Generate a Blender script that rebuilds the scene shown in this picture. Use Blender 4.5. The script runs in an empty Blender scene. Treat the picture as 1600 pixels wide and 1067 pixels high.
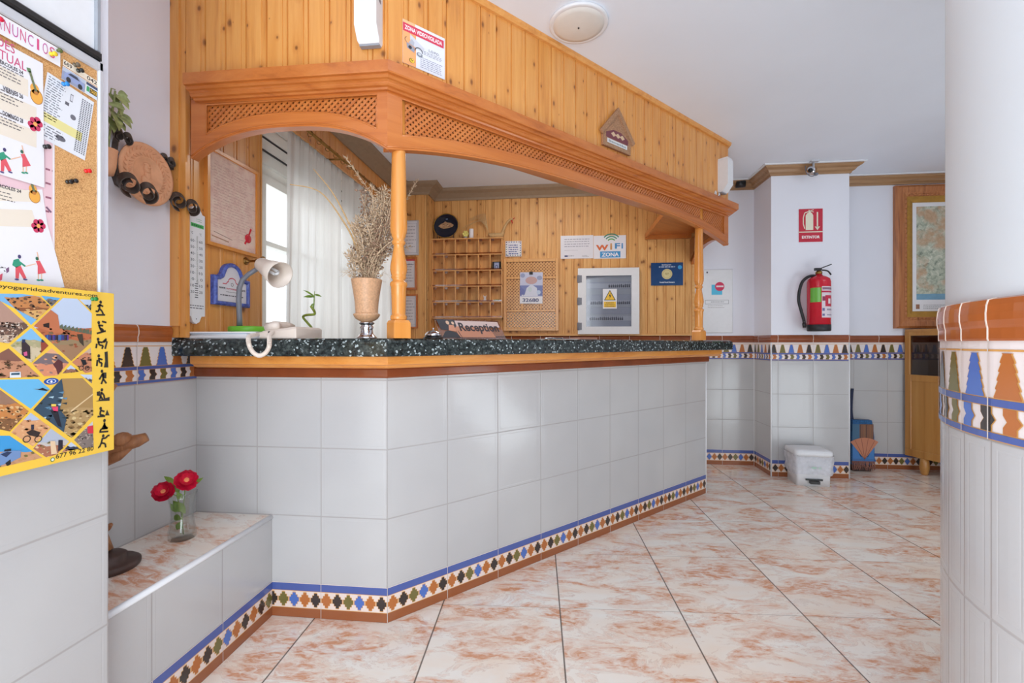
import bpy, bmesh, math, random
from mathutils import Vector, Matrix
random.seed(7)
SC = bpy.context.scene
COL = SC.collection
PI = math.pi
# ------------------------------------------------------------------ colour / materials
def lin(c):
    c = c / 255.0
    return c / 12.92 if c <= 0.04045 else ((c + 0.055) / 1.055) ** 2.4
def C(r, g, b): return (lin(r), lin(g), lin(b), 1.0)

class N:
    """tiny node helper"""
    def __init__(s, name):
        s.m = bpy.data.materials.new(name); s.m.use_nodes = True
        s.t = s.m.node_tree; s.b = s.t.nodes['Principled BSDF']; s.out = s.t.nodes['Material Output']
    def n(s, kind, **kw):
        x = s.t.nodes.new(kind)
        for k, v in kw.items(): setattr(x, k, v)
        return x
    def l(s, a, b): s.t.links.new(a, b)
    def set(s, **kw):
        for k, v in kw.items():
            s.b.inputs[k.replace('_', ' ')].default_value = v
        return s
    def math(s, op, a, b=None, c=None):
        x = s.n('ShaderNodeMath', operation=op)
        for i, v in enumerate((a, b, c)):
            if v is None: continue
            if hasattr(v, 'links'): s.l(v, x.inputs[i])
            else: x.inputs[i].default_value = v
        return x.outputs[0]
    def attr(s, name): return s.n('ShaderNodeAttribute', attribute_name=name)
    def mapping(s, vec, scale=(1,1,1), loc=(0,0,0), rot=(0,0,0)):
        x = s.n('ShaderNodeMapping'); s.l(vec, x.inputs[0])
        x.inputs['Scale'].default_value = scale; x.inputs['Location'].default_value = loc; x.inputs['Rotation'].default_value = rot
        return x.outputs[0]
    def noise(s, vec, scale=5, detail=4, rough=.55, dist=0):
        x = s.n('ShaderNodeTexNoise')
        if vec is not None: s.l(vec, x.inputs['Vector'])
        x.inputs['Scale'].default_value = scale; x.inputs['Detail'].default_value = detail
        x.inputs['Roughness'].default_value = rough; x.inputs['Distortion'].default_value = dist
        return x.outputs['Fac']
    def ramp(s, fac, stops, interp='LINEAR'):
        x = s.n('ShaderNodeValToRGB'); s.l(fac, x.inputs[0]); r = x.color_ramp; r.interpolation = interp
        while len(r.elements) < len(stops): r.elements.new(0.5)
        for e, (p, c) in zip(r.elements, stops):
            e.position = p; e.color = c if not isinstance(c, (int, float)) else (c, c, c, 1)
        return x.outputs[0]
    def mix(s, fac, a, b, blend='MIX'):
        x = s.n('ShaderNodeMix', data_type='RGBA', blend_type=blend)
        for sock, v in ((x.inputs[0], fac), (x.inputs[6], a), (x.inputs[7], b)):
            if hasattr(v, 'links'): s.l(v, sock)
            else: sock.default_value = v
        return x.outputs[2]
    def bump(s, h, strength=.3, dist=.002):
        x = s.n('ShaderNodeBump'); x.inputs['Strength'].default_value = strength; x.inputs['Distance'].default_value = dist
        s.l(h, x.inputs['Height']); s.l(x.outputs[0], s.b.inputs['Normal'])
    def color(s, sock): s.l(sock, s.b.inputs['Base Color'])

def plain(name, rgb, rough=.5, metal=0.0, var=.06, scale=30, spec=.5, **kw):
    m = N(name); c = C(*rgb)
    pos = m.n('ShaderNodeTexCoord').outputs['Object']
    f = m.noise(pos, scale, 3)
    lo = tuple(max(0, x * (1 - var)) for x in c[:3]) + (1,); hi = tuple(min(1, x * (1 + var)) for x in c[:3]) + (1,)
    m.color(m.ramp(f, [(.3, lo), (.7, hi)]))
    m.set(Roughness=rough, Metallic=metal)
    m.b.inputs['Specular IOR Level'].default_value = spec
    for k, v in kw.items(): m.b.inputs[k.replace('_', ' ')].default_value = v
    return m.m

def wood(name, light, mid, dark, rough=.32, knots=True, ring=34, coat=.25):
    m = N(name); gc = m.attr('gc').outputs['Vector']
    grain = m.noise(m.mapping(gc, (ring, ring, ring / 18)), 1.0, 5, .6, .6)
    fine = m.noise(m.mapping(gc, (260, 260, 9)), 1.0, 3, .6)
    broad = m.noise(m.mapping(gc, (6, 6, .5)), 1.0, 2, .5)
    col = m.ramp(grain, [(.28, C(*dark)), (.45, C(*mid)), (.68, C(*light))])
    col = m.mix(.35, col, m.ramp(broad, [(.3, C(*mid)), (.7, C(*light))]))
    col = m.mix(m.math('MULTIPLY', fine, .22), col, C(*dark))
    if knots:
        v = m.n('ShaderNodeTexVoronoi'); v.voronoi_dimensions = '2D'
        sp = m.n('ShaderNodeSeparateXYZ'); m.l(gc, sp.inputs[0])
        cb = m.n('ShaderNodeCombineXYZ')
        m.l(m.math('MULTIPLY', sp.outputs[0], 11.0), cb.inputs[0]); m.l(m.math('MULTIPLY', sp.outputs[2], 5.5), cb.inputs[1])
        m.l(cb.outputs[0], v.inputs['Vector']); v.inputs['Scale'].default_value = 1.0
        sc = m.n('ShaderNodeSeparateColor'); m.l(v.outputs['Color'], sc.inputs[0])
        thr = m.math('MULTIPLY', sc.outputs[0], .11)
        k = m.math('SUBTRACT', 1.0, m.math('SMOOTHSTEP', v.outputs['Distance'], 0, 1)) if False else None
        d = m.math('DIVIDE', v.outputs['Distance'], m.math('MAXIMUM', thr, .012))
        kr = m.ramp(d, [(.35, 1.0), (1.0, 0.0)])
        halo = m.ramp(m.math('MULTIPLY', d, .4), [(.25, .45), (1.0, 0.0)])
        col = m.mix(halo, col, C(*dark)); col = m.mix(m.math('MULTIPLY', kr, .8), col, C(110, 58, 22))
    m.color(col); m.set(Roughness=rough)
    m.b.inputs['Coat Weight'].default_value = coat; m.b.inputs['Coat Roughness'].default_value = .15
    m.bump(fine, .06, .001)
    return m.m

def tile_mat(name):
    m = N(name); tc = m.attr('tc').outputs['Vector']
    sp = m.n('ShaderNodeSeparateXYZ'); m.l(tc, sp.inputs[0])
    def edge(s, k):
        f = m.math('FRACT', m.math('ADD', s, 100.0))
        return m.math('MULTIPLY', m.math('MINIMUM', f, m.math('SUBTRACT', 1.0, f)), k)
    z = sp.outputs[2]      # tile width / tile height (cut tiles are narrower)
    ex = m.math('MULTIPLY', edge(sp.outputs[0], 1.0), z); ey = edge(sp.outputs[1], 1.0)
    e = m.math('MINIMUM', ex, ey)
    pos = m.n('ShaderNodeNewGeometry').outputs['Position']
    wav = m.noise(m.mapping(pos, (9, 9, 22), rot=(.4, .3, .6)), 1.0, 3, .5, 1.2)
    big = m.noise(pos, 2.2, 2)
    base = m.mix(m.ramp(big, [(.35, 0.0), (.65, 1.0)]), C(185, 184, 185), C(192, 191, 191))
    base = m.mix(m.ramp(e, [(0.0, 1.0), (.007, 1.0), (.011, 0.0)]), base, C(170, 166, 165))
    m.color(base)
    h = m.ramp(e, [(0.0, .30), (.012, .66), (.045, .80), (.052, .55), (.062, .72), (.12, .86)])
    hh = m.math('ADD', m.math('MULTIPLY', h, 1.0), m.math('MULTIPLY', wav, .35))
    m.bump(hh, .42, .003); m.set(Roughness=.16)
    return m.m

def floor_mat(name, ang, ox, oy, size, joints=True, scale=1.0):
    m = N(name); pos = m.n('ShaderNodeNewGeometry').outputs['Position']
    p = m.mapping(m.mapping(pos, loc=(-ox, -oy, 0)), (1 / size, 1 / size, 1 / size), rot=(0, 0, ang))
    sp = m.n('ShaderNodeSeparateXYZ'); m.l(p, sp.inputs[0])
    def edge(s):
        f = m.math('FRACT', m.math('ADD', s, 100.0)); return m.math('MINIMUM', f, m.math('SUBTRACT', 1.0, f))
    ex, ey = edge(sp.outputs[0]), edge(sp.outputs[1])
    fl = m.n('ShaderNodeVectorMath', operation='FLOOR'); m.l(p, fl.inputs[0])
    wn = m.n('ShaderNodeTexWhiteNoise'); wn.noise_dimensions = '3D'; m.l(fl.outputs[0], wn.inputs[0])
    ad = m.n('ShaderNodeVectorMath', operation='MULTIPLY_ADD'); m.l(wn.outputs['Color'], ad.inputs[0]); ad.inputs[1].default_value = (9, 9, 0); m.l(p, ad.inputs[2])
    q = ad.outputs[0] if joints else p
    n1 = m.noise(m.mapping(q, (2.0 * scale, 4.6 * scale, 1), rot=(0, 0, .55)), 1.0, 7, .66, .9)
    n2 = m.noise(m.mapping(q, (9 * scale, 22 * scale, 1), rot=(0, 0, .55)), 1.0, 6, .7, .6)
    n3 = m.noise(m.mapping(q, (1.3 * scale, 2.6 * scale, 1), rot=(0, 0, .4), loc=(5, 3, 0)), 1.0, 4, .6, .5)
    a = m.math('MULTIPLY', m.ramp(n1, [(.46, 0.0), (.60, 1.0)]), m.ramp(n2, [(.38, .12), (.56, 1.0)]))
    base = m.mix(m.ramp(n3, [(.35, 0.0), (.7, 1.0)]), C(244, 240, 233), C(243, 225, 208))
    col = m.mix(m.math('MULTIPLY', a, .88), base, C(214, 140, 92))
    vein = m.ramp(m.math('ABSOLUTE', m.math('SUBTRACT', n1, .47)), [(0.0, 1.0), (.012, 0.0)])
    col = m.mix(m.math('MULTIPLY', m.math('MULTIPLY', vein, n2), .55), col, C(168, 110, 80))
    if joints:
        jx = m.ramp(ex, [(0.0, 1.0), (.0035, 1.0), (.0055, 0.0)]); jy = m.ramp(ey, [(0.0, .55), (.002, .55), (.004, 0.0)])
        col = m.mix(m.math('MAXIMUM', jx, jy), col, C(92, 78, 68))
    m.color(col); m.set(Roughness=.14)
    m.bump(n2, .02, .001)
    return m.m

def granite_mat(name):
    m = N(name); pos = m.n('ShaderNodeNewGeometry').outputs['Position']
    v = m.n('ShaderNodeTexVoronoi'); m.l(pos, v.inputs['Vector']); v.inputs['Scale'].default_value = 150
    sc = m.n('ShaderNodeSeparateColor'); m.l(v.outputs['Color'], sc.inputs[0])
    n1 = m.noise(pos, 60, 4, .7); n2 = m.noise(pos, 160, 3, .7)
    col = m.ramp(n1, [(.35, C(17, 21, 21)), (.52, C(46, 54, 54)), (.66, C(80, 88, 86))])
    col = m.mix(m.ramp(sc.outputs[0], [(.90, 0.0), (.95, 1.0)]), col, C(170, 182, 184))
    col = m.mix(m.ramp(n2, [(.55, 0.0), (.7, .8)]), col, C(22, 27, 28))
    m.color(col); m.set(Roughness=.12); return m.m

def cork_mat(name):
    m = N(name); pos = m.n('ShaderNodeNewGeometry').outputs['Position']
    a = m.noise(pos, 420, 2, .6); b = m.noise(pos, 90, 3, .6)
    col = m.ramp(a, [(.3, C(176, 120, 68)), (.5, C(214, 162, 104)), (.7, C(228, 180, 122))])
    col = m.mix(m.ramp(b, [(.62, 0.0), (.72, .6)]), col, C(150, 96, 52))
    m.color(col); m.set(Roughness=.9); m.bump(a, .2, .001); return m.m

def print_mat(name, rough):
    m = N(name); a = m.attr('Col')
    pos = m.n('ShaderNodeTexCoord').outputs['Object']
    f = m.noise(pos, 14, 2)
    col = m.mix(m.math('MULTIPLY', f, .05), a.outputs['Color'], (0.5, .5, .5, 1))
    m.color(col); m.set(Roughness=rough); return m.m

def plaster_mat(name, rgb):
    m = N(name); pos = m.n('ShaderNodeNewGeometry').outputs['Position']
    a = m.noise(pos, 1.6, 3); b = m.noise(pos, 55, 4, .6)
    c = C(*rgb); d = tuple(x * .955 for x in c[:3]) + (1,)
    m.color(m.ramp(a, [(.3, d), (.7, c)])); m.set(Roughness=.55); m.bump(b, .1, .002); return m.m

def glass_mat(name, tint=(245, 250, 248), rough=.02, alpha=None):
    m = N(name); m.set(Base_Color=C(*tint), Roughness=rough, IOR=1.45)
    m.b.inputs['Transmission Weight'].default_value = 1.0
    return m.m

def pane_mat(name, tint=(235, 240, 240), mixv=.86):
    """thin clear sheet: mostly see-through with a glossy face"""
    m = N(name); tr = m.n('ShaderNodeBsdfTransparent'); tr.inputs[0].default_value = C(*tint)
    gl = m.n('ShaderNodeBsdfGlossy'); gl.inputs['Roughness'].default_value = .05
    mx = m.n('ShaderNodeMixShader'); mx.inputs[0].default_value = 1 - mixv
    m.l(tr.outputs[0], mx.inputs[1]); m.l(gl.outputs[0], mx.inputs[2]); m.l(mx.outputs[0], m.out.inputs[0]); return m.m

def thin_glass_mat(name):
    m = N(name); tr = m.n('ShaderNodeBsdfTransparent'); tr.inputs[0].default_value = C(246, 247, 246)
    gl = m.n('ShaderNodeBsdfGlossy'); gl.inputs['Roughness'].default_value = .04
    lw = m.n('ShaderNodeLayerWeight'); lw.inputs[0].default_value = .35
    mx = m.n('ShaderNodeMixShader'); m.l(m.ramp(lw.outputs['Facing'], [(0, .05), (.6, .14), (1, .75)]), mx.inputs[0])
    m.l(tr.outputs[0], mx.inputs[1]); m.l(gl.outputs[0], mx.inputs[2]); m.l(mx.outputs[0], m.out.inputs[0]); return m.m

def film_mat(name):
    m = N(name); d = m.n('ShaderNodeBsdfDiffuse'); d.inputs[0].default_value = C(232, 233, 240); p = m.n('ShaderNodeBsdfTransparent')
    f = m.noise(m.n('ShaderNodeTexCoord').outputs['Object'], 18, 3); a = m.n('ShaderNodeMixShader'); m.l(m.ramp(f, [(.3, .35), (.7, .75)]), a.inputs[0])
    m.l(p.outputs[0], a.inputs[1]); m.l(d.outputs[0], a.inputs[2]); m.l(a.outputs[0], m.out.inputs[0]); return m.m

def curtain_mat(name):
    m = N(name); pos = m.n('ShaderNodeTexCoord').outputs['Object']
    f = m.noise(m.mapping(pos, (40, 40, 3)), 1.0, 3)
    d = m.n('ShaderNodeBsdfDiffuse'); m.l(m.ramp(f, [(.3, C(192, 189, 185)), (.7, C(208, 206, 203))]), d.inputs[0])
    t = m.n('ShaderNodeBsdfTranslucent'); t.inputs[0].default_value = C(244, 243, 240)
    p = m.n('ShaderNodeBsdfTransparent')
    a = m.n('ShaderNodeMixShader'); a.inputs[0].default_value = .45; m.l(d.outputs[0], a.inputs[1]); m.l(t.outputs[0], a.inputs[2])
    b = m.n('ShaderNodeMixShader'); b.inputs[0].default_value = .10; m.l(a.outputs[0], b.inputs[1]); m.l(p.outputs[0], b.inputs[2])
    m.l(b.outputs[0], m.out.inputs[0]); return m.m

def relief_map_mat(name):
    m = N(name); pos = m.n('ShaderNodeTexCoord').outputs['Object']
    a = m.noise(pos, 26, 7, .7, .6); b = m.noise(m.mapping(pos, (1, 1, 1), loc=(3, 1, 2)), 6.5, 3, .5)
    col = m.ramp(a, [(.32, C(112, 124, 112)), (.48, C(176, 184, 164)), (.6, C(206, 208, 190)), (.75, C(232, 232, 222))])
    col = m.mix(m.ramp(b, [(.52, 0.0), (.64, .75)]), col, C(196, 150, 112))
    m.color(col); m.set(Roughness=.4); m.bump(a, .5, .004); return m.m

def parchment_mat(name):
    m = N(name); pos = m.n('ShaderNodeTexCoord').outputs['Object']
    a = m.noise(pos, 22, 5, .65, .5); b = m.noise(m.mapping(pos, (14, 14, 150)), 1.0, 4, .7)
    col = m.ramp(a, [(.3, C(222, 182, 170)), (.5, C(234, 204, 190)), (.7, C(238, 218, 200))])
    col = m.mix(m.ramp(b, [(.56, 0.0), (.66, .35)]), col, C(140, 84, 84))
    m.color(col); m.set(Roughness=.45); return m.m

M = {}
M['pine'] = wood('pine_panelling', (234, 172, 97), (221, 150, 72), (188, 111, 44))
M['pine_back'] = wood('pine_panelling_back', (236, 186, 120), (218, 160, 92), (170, 110, 52), rough=.5, coat=.04)
M['oak'] = wood('honey_wood', (208, 128, 62), (190, 106, 43), (150, 75, 25), knots=False, ring=24)
M['column'] = wood('column_wood', (232, 162, 84), (218, 142, 62), (188, 108, 44), rough=.25, knots=False, ring=18)
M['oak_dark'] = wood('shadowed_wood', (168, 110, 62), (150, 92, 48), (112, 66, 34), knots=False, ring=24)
M['cab'] = wood('cabinet_wood', (206, 152, 84), (192, 134, 68), (160, 104, 50), rough=.3, knots=False, ring=20)
M['map_frame'] = wood('carved_frame_wood', (206, 140, 84), (176, 104, 56), (104, 54, 28), rough=.4, knots=False, ring=60)
M['cornice'] = wood('cornice_wood', (186, 146, 104), (160, 120, 80), (112, 80, 52), rough=.5, knots=False, ring=50)
M['shutter'] = wood('shutter_wood', (230, 178, 118), (222, 166, 104), (190, 130, 74), knots=False)
M['tile'] = tile_mat('white_wall_tile')
M['floor'] = floor_mat('marbled_floor_tile', -math.radians(2.8), .489, 1.922, .4905)
M['plinthtop'] = floor_mat('marbled_ledge_tile', .3, 0, 0, .4905, joints=False, scale=1.0)
M['granite'] = granite_mat('dark_granite')
M['cork'] = cork_mat('cork')
M['print'] = print_mat('printed_paper', .55)
M['gloss'] = print_mat('glazed_print', .18)
M['wallw'] = plaster_mat('white_plaster', (233, 234, 243))
M['wallend'] = plaster_mat('shaded_white_plaster', (206, 211, 216))  # white plaster darkened in colour against the strong light on the rounded end
M['ceil'] = plaster_mat('ceiling_plaster', (236, 242, 252))
M['white'] = plain('white_plastic', (228, 229, 232), .35, var=.02)
M['offwhite'] = plain('cream_plastic', (226, 212, 200), .35, var=.02)
M['whitewood'] = plain('white_window_paint', (236, 236, 230), .4, var=.02)
M['alu'] = plain('light_grey_metal', (206, 208, 214), .35, .3, var=.03)
M['black'] = plain('black_plastic', (28, 28, 30), .35)
M['iron'] = plain('wrought_iron', (84, 74, 68), .5, .3, var=.25)
M['brass'] = plain('aged_brass', (150, 112, 60), .35, .9, var=.1)
M['chrome'] = plain('chrome', (214, 214, 218), .12, 1.0, var=.03)
M['brown_tile'] = plain('brown_glazed_tile', (168, 92, 46), .12, var=.12, scale=9)
M['brown_far'] = plain('shaded_brown_glazed_tile', (140, 76, 46), .12, var=.12, scale=9)  # same brown tile, darkened for the dimmer light on the far walls
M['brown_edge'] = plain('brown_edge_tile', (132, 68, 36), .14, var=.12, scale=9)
M['grout'] = plain('grout', (226, 214, 202), .7)
M['terracotta'] = plain('terracotta', (224, 166, 126), .7, var=.1)
M['red'] = plain('red_paint', (206, 30, 52), .22, var=.04)
M['rubber'] = plain('black_rubber', (34, 36, 40), .5)
M['green'] = plain('green_plastic', (112, 190, 52), .35, var=.03)
M['greypl'] = plain('grey_flex_tube', (122, 124, 134), .4, var=.04)
M['paper'] = plain('white_paper', (232, 230, 232), .7, var=.02)
M['leaf'] = plain('green_leaf', (110, 138, 52), .5, var=.25, scale=40)
M['leafv'] = plain('variegated_leaf', (150, 162, 104), .5, var=.4, scale=60)
M['bamboo'] = plain('bamboo_green', (124, 138, 40), .4, var=.2, scale=60)
M['straw'] = plain('straw', (196, 160, 112), .8, var=.15, scale=80)
M['dry'] = plain('dried_grass', (204, 178, 148), .85, var=.25, scale=90)
M['dry2'] = plain('dried_seed_heads', (150, 120, 98), .85, var=.3, scale=120)
M['stone'] = plain('sandy_stone', (206, 160, 122), .45, var=.16, scale=140)
M['rose'] = plain('red_rose_petal', (196, 10, 52), .5, var=.2, scale=60)
M['rosec'] = plain('rose_stamens', (232, 150, 96), .7, var=.2, scale=200)
M['vase_glass'] = thin_glass_mat('cut_glass')
M['glass'] = glass_mat('clear_glass')
M['pane'] = pane_mat('window_pane', (254, 254, 254), .95)
M['acrylic'] = pane_mat('acrylic_sheet', (232, 216, 214), .78)
M['wrap'] = film_mat('plastic_film')
M['smoke'] = pane_mat('cabinet_glass', (190, 176, 164), .90)
M['boxpane'] = pane_mat('fuse_box_window', (240, 242, 246), .94)
M['curtain'] = curtain_mat('sheer_curtain')
M['map'] = relief_map_mat('relief_map')
M['parch'] = parchment_mat('old_parchment')
M['gold'] = plain('gilt', (186, 140, 62), .35, .5, var=.12)
M['darkwood'] = plain('dark_carved_wood', (70, 50, 44), .5, var=.25, scale=40)
M['drift'] = wood('driftwood', (196, 140, 90), (150, 92, 52), (90, 54, 32), rough=.6, knots=False, ring=40)
M['taupe'] = plain('taupe_cornice', (156, 134, 110), .6)
M['lampw'] = plain('frosted_diffuser', (222, 218, 212), .35, var=.05, scale=8)
M['greybox'] = plain('grey_panel', (150, 154, 162), .4, var=.05)
M['navy'] = plain('navy_enamel', (18, 24, 44), .15, var=.1)
M['fabric_blue'] = plain('blue_woven_cloth', (44, 92, 140), .9, var=.35, scale=90)
M['candle'] = plain('candle_wax', (232, 230, 236), .4, var=.02)
# ------------------------------------------------------------------ camera model (used to place things at surveyed depths)
F_PX, HY, HC = 711.0, 535.5, 1.10
TH = math.radians(6.02)
FW = Vector((-math.sin(TH), math.cos(TH), 0)); RT = Vector((math.cos(TH), math.sin(TH), 0)); UP = Vector((0, 0, 1))
CAM = Vector((0, 0, HC))
def ray(px, py): return FW + RT * ((px - 800) / F_PX) + UP * ((HY - py) / F_PX)
def atd(px, py, d): return CAM + ray(px, py) * d
def onz(px, py, z):
    r = ray(px, py); return CAM + r * ((z - HC) / r.z)

class Fr:
    """flat frame on a wall: s to the viewer's right, t up, n towards the viewer"""
    def __init__(f, o, s, t=None, n=None):
        f.o = Vector(o); f.s = Vector(s).normalized(); f.t = Vector(t).normalized() if t else Vector((0, 0, 1)); f.n = f.s.cross(f.t).normalized()
    def pt(f, s, t, n=0.0): return f.o + f.s * s + f.t * t + f.n * n
    def hit(f, px, py, n=0.0):
        r = ray(px, py); o = f.o + f.n * n
        d = (o - CAM).dot(f.n) / r.dot(f.n); p = CAM + r * d - f.o
        return p.dot(f.s), p.dot(f.t)
    def sub(f, s, t, n=0.0, ang=0.0):
        c, k = math.cos(ang), math.sin(ang)
        return Fr(f.pt(s, t, n), f.s * c + f.t * k, f.t * c - f.s * k)
    def perp(f, v): return v

U_L, U_N = -1.488, -1.108
FL = Fr((U_L, 0, 0), (0, 1, 0))                 # left wall
FN = Fr((U_N, 0, 0), (0, 1, 0))                 # near left wall (notice board)
V_B = 4.28
FB = Fr((0, V_B, 0), (1, 0, 0))                 # back wall
V_P = 3.947
FP = Fr((0, V_P, 0), (1, 0, 0))                 # pilaster front
S2 = math.sqrt(.5)
FS = Fr((0, 1.604, 0), (1, 0, 0))               # canopy front, short side
CX, CY = -.627, 1.604
FLG = Fr((CX, CY, 0), (S2, S2, 0))              # canopy front, long side

class Arc:
    """rounded wall end on the right: s>0 straight towards the viewer, s<0 round the bend"""
    def __init__(f, c, R): f.c = Vector((c[0], c[1], 0)); f.R = R
    def pt(f, s, t, n=0.0):
        if s >= 0: return Vector((f.c.x - f.R - n, f.c.y - s, t))
        th = -s / f.R
        if th <= PI / 2: return f.c + Vector((-math.cos(th), math.sin(th), 0)) * (f.R + n) + UP * t
        return Vector((f.c.x + (-s - f.R * PI / 2), f.c.y + f.R + n, t))
FR_ = Arc((1.145, .68), .5)

# ------------------------------------------------------------------ mesh builder
class MB:
    def __init__(b): b.v = []; b.f = []; b.fm = []; b.fs = []; b.tc = []; b.off = []; b.cur = Vector((0, 0, 0)); b.mi = 0; b.sm = False
    def vert(b, p, tc=(0, 0, 0)):
        b.v.append(Vector(p)); b.tc.append(tc); b.off.append(b.cur.copy()); return len(b.v) - 1
    def face(b, idx): b.f.append(tuple(idx)); b.fm.append(b.mi); b.fs.append(b.sm)
    def quad(b, *ps, tcs=None):
        b.face([b.vert(p, tcs[i] if tcs else (0, 0, 0)) for i, p in enumerate(ps)])
    def hexa(b, lo, hi):
        """8 corners: lo[4], hi[4] same winding"""
        i = [b.vert(p) for p in lo] + [b.vert(p) for p in hi]; n = len(lo)
        b.face(i[:n][::-1]); b.face(i[n:])
        for k in range(n): b.face((i[k], i[(k + 1) % n], i[n + (k + 1) % n], i[n + k]))
    def box(b, c, sz, ax=None):
        c = Vector(c); X, Y, Z = ax if ax else (Vector((1, 0, 0)), Vector((0, 1, 0)), UP)
        X, Y, Z = X * sz[0] / 2, Y * sz[1] / 2, Z * sz[2] / 2
        b.hexa([c - X - Y - Z, c + X - Y - Z, c + X + Y - Z, c - X + Y - Z], [c - X - Y + Z, c + X - Y + Z, c + X + Y + Z, c - X + Y + Z])
    def bb(b, lo, hi): b.box([(x + y) / 2 for x, y in zip(lo, hi)], [y - x for x, y in zip(lo, hi)])
    def fbox(b, fr, s0, s1, t0, t1, n0, n1):
        P = fr.pt
        b.hexa([P(s0, t0, n0), P(s1, t0, n0), P(s1, t1, n0), P(s0, t1, n0)], [P(s0, t0, n1), P(s1, t0, n1), P(s1, t1, n1), P(s0, t1, n1)])
    def bevbox(b, fr, s0, s1, t0, t1, n0, n1, r):
        P = fr.pt
        a = [(s0, t0), (s1, t0), (s1, t1), (s0, t1)]; i = [(s0 + r, t0 + r), (s1 - r, t0 + r), (s1 - r, t1 - r), (s0 + r, t1 - r)]
        L = [[P(x, y, n0) for x, y in a], [P(x, y, n1 - r) for x, y in a], [P(x, y, n1) for x, y in i]]
        b.loft(L, closed=True, cap=True)
    def loft(b, rings, closed=True, cap=False, flip=False):
        R = [[b.vert(p) for p in r] for r in rings]; n = len(R[0])
        for a, c in zip(R, R[1:]):
            for k in range(n if closed else n - 1):
                q = (a[k], a[(k + 1) % n], c[(k + 1) % n], c[k]); b.face(q[::-1] if flip else q)
        if cap: b.face(R[0][::-1] if not flip else R[0]); b.face(R[-1] if not flip else R[-1][::-1])
    def lathe(b, prof, c, seg=24, ax=UP, cap=True, sm=True):
        """prof: (height, radius) from the base up"""
        ax = Vector(ax).normalized(); c = Vector(c)
        X = ax.orthogonal().normalized(); Y = ax.cross(X); o = b.sm; b.sm = sm
        b.loft([[c + ax * h + (X * math.cos(2 * PI * k / seg) + Y * math.sin(2 * PI * k / seg)) * max(r, 1e-4) for k in range(seg)] for h, r in prof], cap=cap)
        b.sm = o
    def tube(b, pts, r, seg=8, sm=True, cap=True):
        pts = [Vector(p) for p in pts]; o = b.sm; b.sm = sm; rings = []
        rr = r if isinstance(r, (list, tuple)) else [r] * len(pts)
        X = None
        for i, p in enumerate(pts):
            d = (pts[min(i + 1, len(pts) - 1)] - pts[max(i - 1, 0)]).normalized()
            X = d.orthogonal().normalized() if X is None else (X - d * X.dot(d)).normalized()
            Y = d.cross(X)
            rings.append([p + (X * math.cos(2 * PI * k / seg) + Y * math.sin(2 * PI * k / seg)) * rr[i] for k in range(seg)])
        b.loft(rings, cap=cap); b.sm = o
    def ribbon(b, pts, w, axis, th=.002):
        """flat strap along pts, its width along axis"""
        a = Vector(axis).normalized() * w / 2; pts = [Vector(p) for p in pts]; rings = []
        for i, p in enumerate(pts):
            d = (pts[min(i + 1, len(pts) - 1)] - pts[max(i - 1, 0)]).normalized(); n = d.cross(a).normalized() * th / 2
            rings.append([p - a - n, p + a - n, p + a + n, p - a + n])
        b.loft(rings, cap=True)
    def blob(b, c, r, seg=10, rings=6, jit=0.0, ax=None):
        c = Vector(c); r = Vector(r) if hasattr(r, '__len__') else Vector((r, r, r)); o = b.sm; b.sm = True; L = []
        X, Y, Z = ax if ax else (Vector((1, 0, 0)), Vector((0, 1, 0)), UP)
        for i in range(rings + 1):
            a = -PI / 2 + PI * i / rings; L.append([c + X * (math.cos(a) * math.cos(2 * PI * k / seg) * r.x * (1 + random.uniform(-jit, jit)) + 1e-5 * k)
              + Y * (math.cos(a) * math.sin(2 * PI * k / seg) * r.y * (1 + random.uniform(-jit, jit))) + Z * (math.sin(a) * r.z) for k in range(seg)])
        b.loft(L); b.sm = o
    def fprism(b, fr, poly, n0, n1):
        """extruded outline (counter-clockwise seen by the viewer)"""
        b.hexa([fr.pt(s, t, n0) for s, t in poly], [fr.pt(s, t, n1) for s, t in poly])
    def strip(b, fr, cols, n0, n1):
        """solid from columns (s, zlo, zhi)"""
        P = fr.pt
        b.loft([[P(s, lo, n0), P(s, lo, n1), P(s, hi, n1), P(s, hi, n0)] for s, lo, hi in cols], cap=True, flip=True)
    def sweep(b, path, prof, tile=None, s0=0.0, cap=True):
        """prof (out, z) swept along a plan polyline; out is to the right of travel"""
        path = [Vector((p[0], p[1], 0)) for p in path]; rings = []; s = s0; S = []
        for i, p in enumerate(path):
            ns = []
            if i > 0: d = (path[i] - path[i - 1]).normalized(); ns.append(Vector((d.y, -d.x, 0)))
            if i < len(path) - 1: d = (path[i + 1] - path[i]).normalized(); ns.append(Vector((d.y, -d.x, 0)))
            n = sum(ns, Vector()).normalized(); n = n / max(.3, n.dot(ns[0]))
            rings.append([p + n * o + UP * z for o, z in prof])
        b.loft(rings, closed=True, cap=cap, flip=True)
    def build(b, name, mats, parent=None, grain=(0, 0, 1), org=None):
        if not isinstance(mats, (list, tuple)): mats = [mats]
        me = bpy.data.meshes.new(name)
        if parent is not None: o0 = world_loc(parent)
        elif org is not None: o0 = Vector(org)
        elif b.v:
            xs = [p.x for p in b.v]; ys = [p.y for p in b.v]; zs = [p.z for p in b.v]
            o0 = Vector(((min(xs) + max(xs)) / 2, (min(ys) + max(ys)) / 2, min(zs)))
        me.from_pydata([p - o0 for p in b.v], [], b.f)
        for m in mats: me.materials.append(M[m] if isinstance(m, str) else m)
        me.polygons.foreach_set('material_index', b.fm); me.polygons.foreach_set('use_smooth', b.fs)
        g = Vector(grain).normalized(); a1 = g.orthogonal().normalized() if abs(g.z) < .9 else Vector((S2, S2, 0)); a2 = g.cross(a1)
        at = me.attributes.new('gc', 'FLOAT_VECTOR', 'POINT'); buf = []
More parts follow.
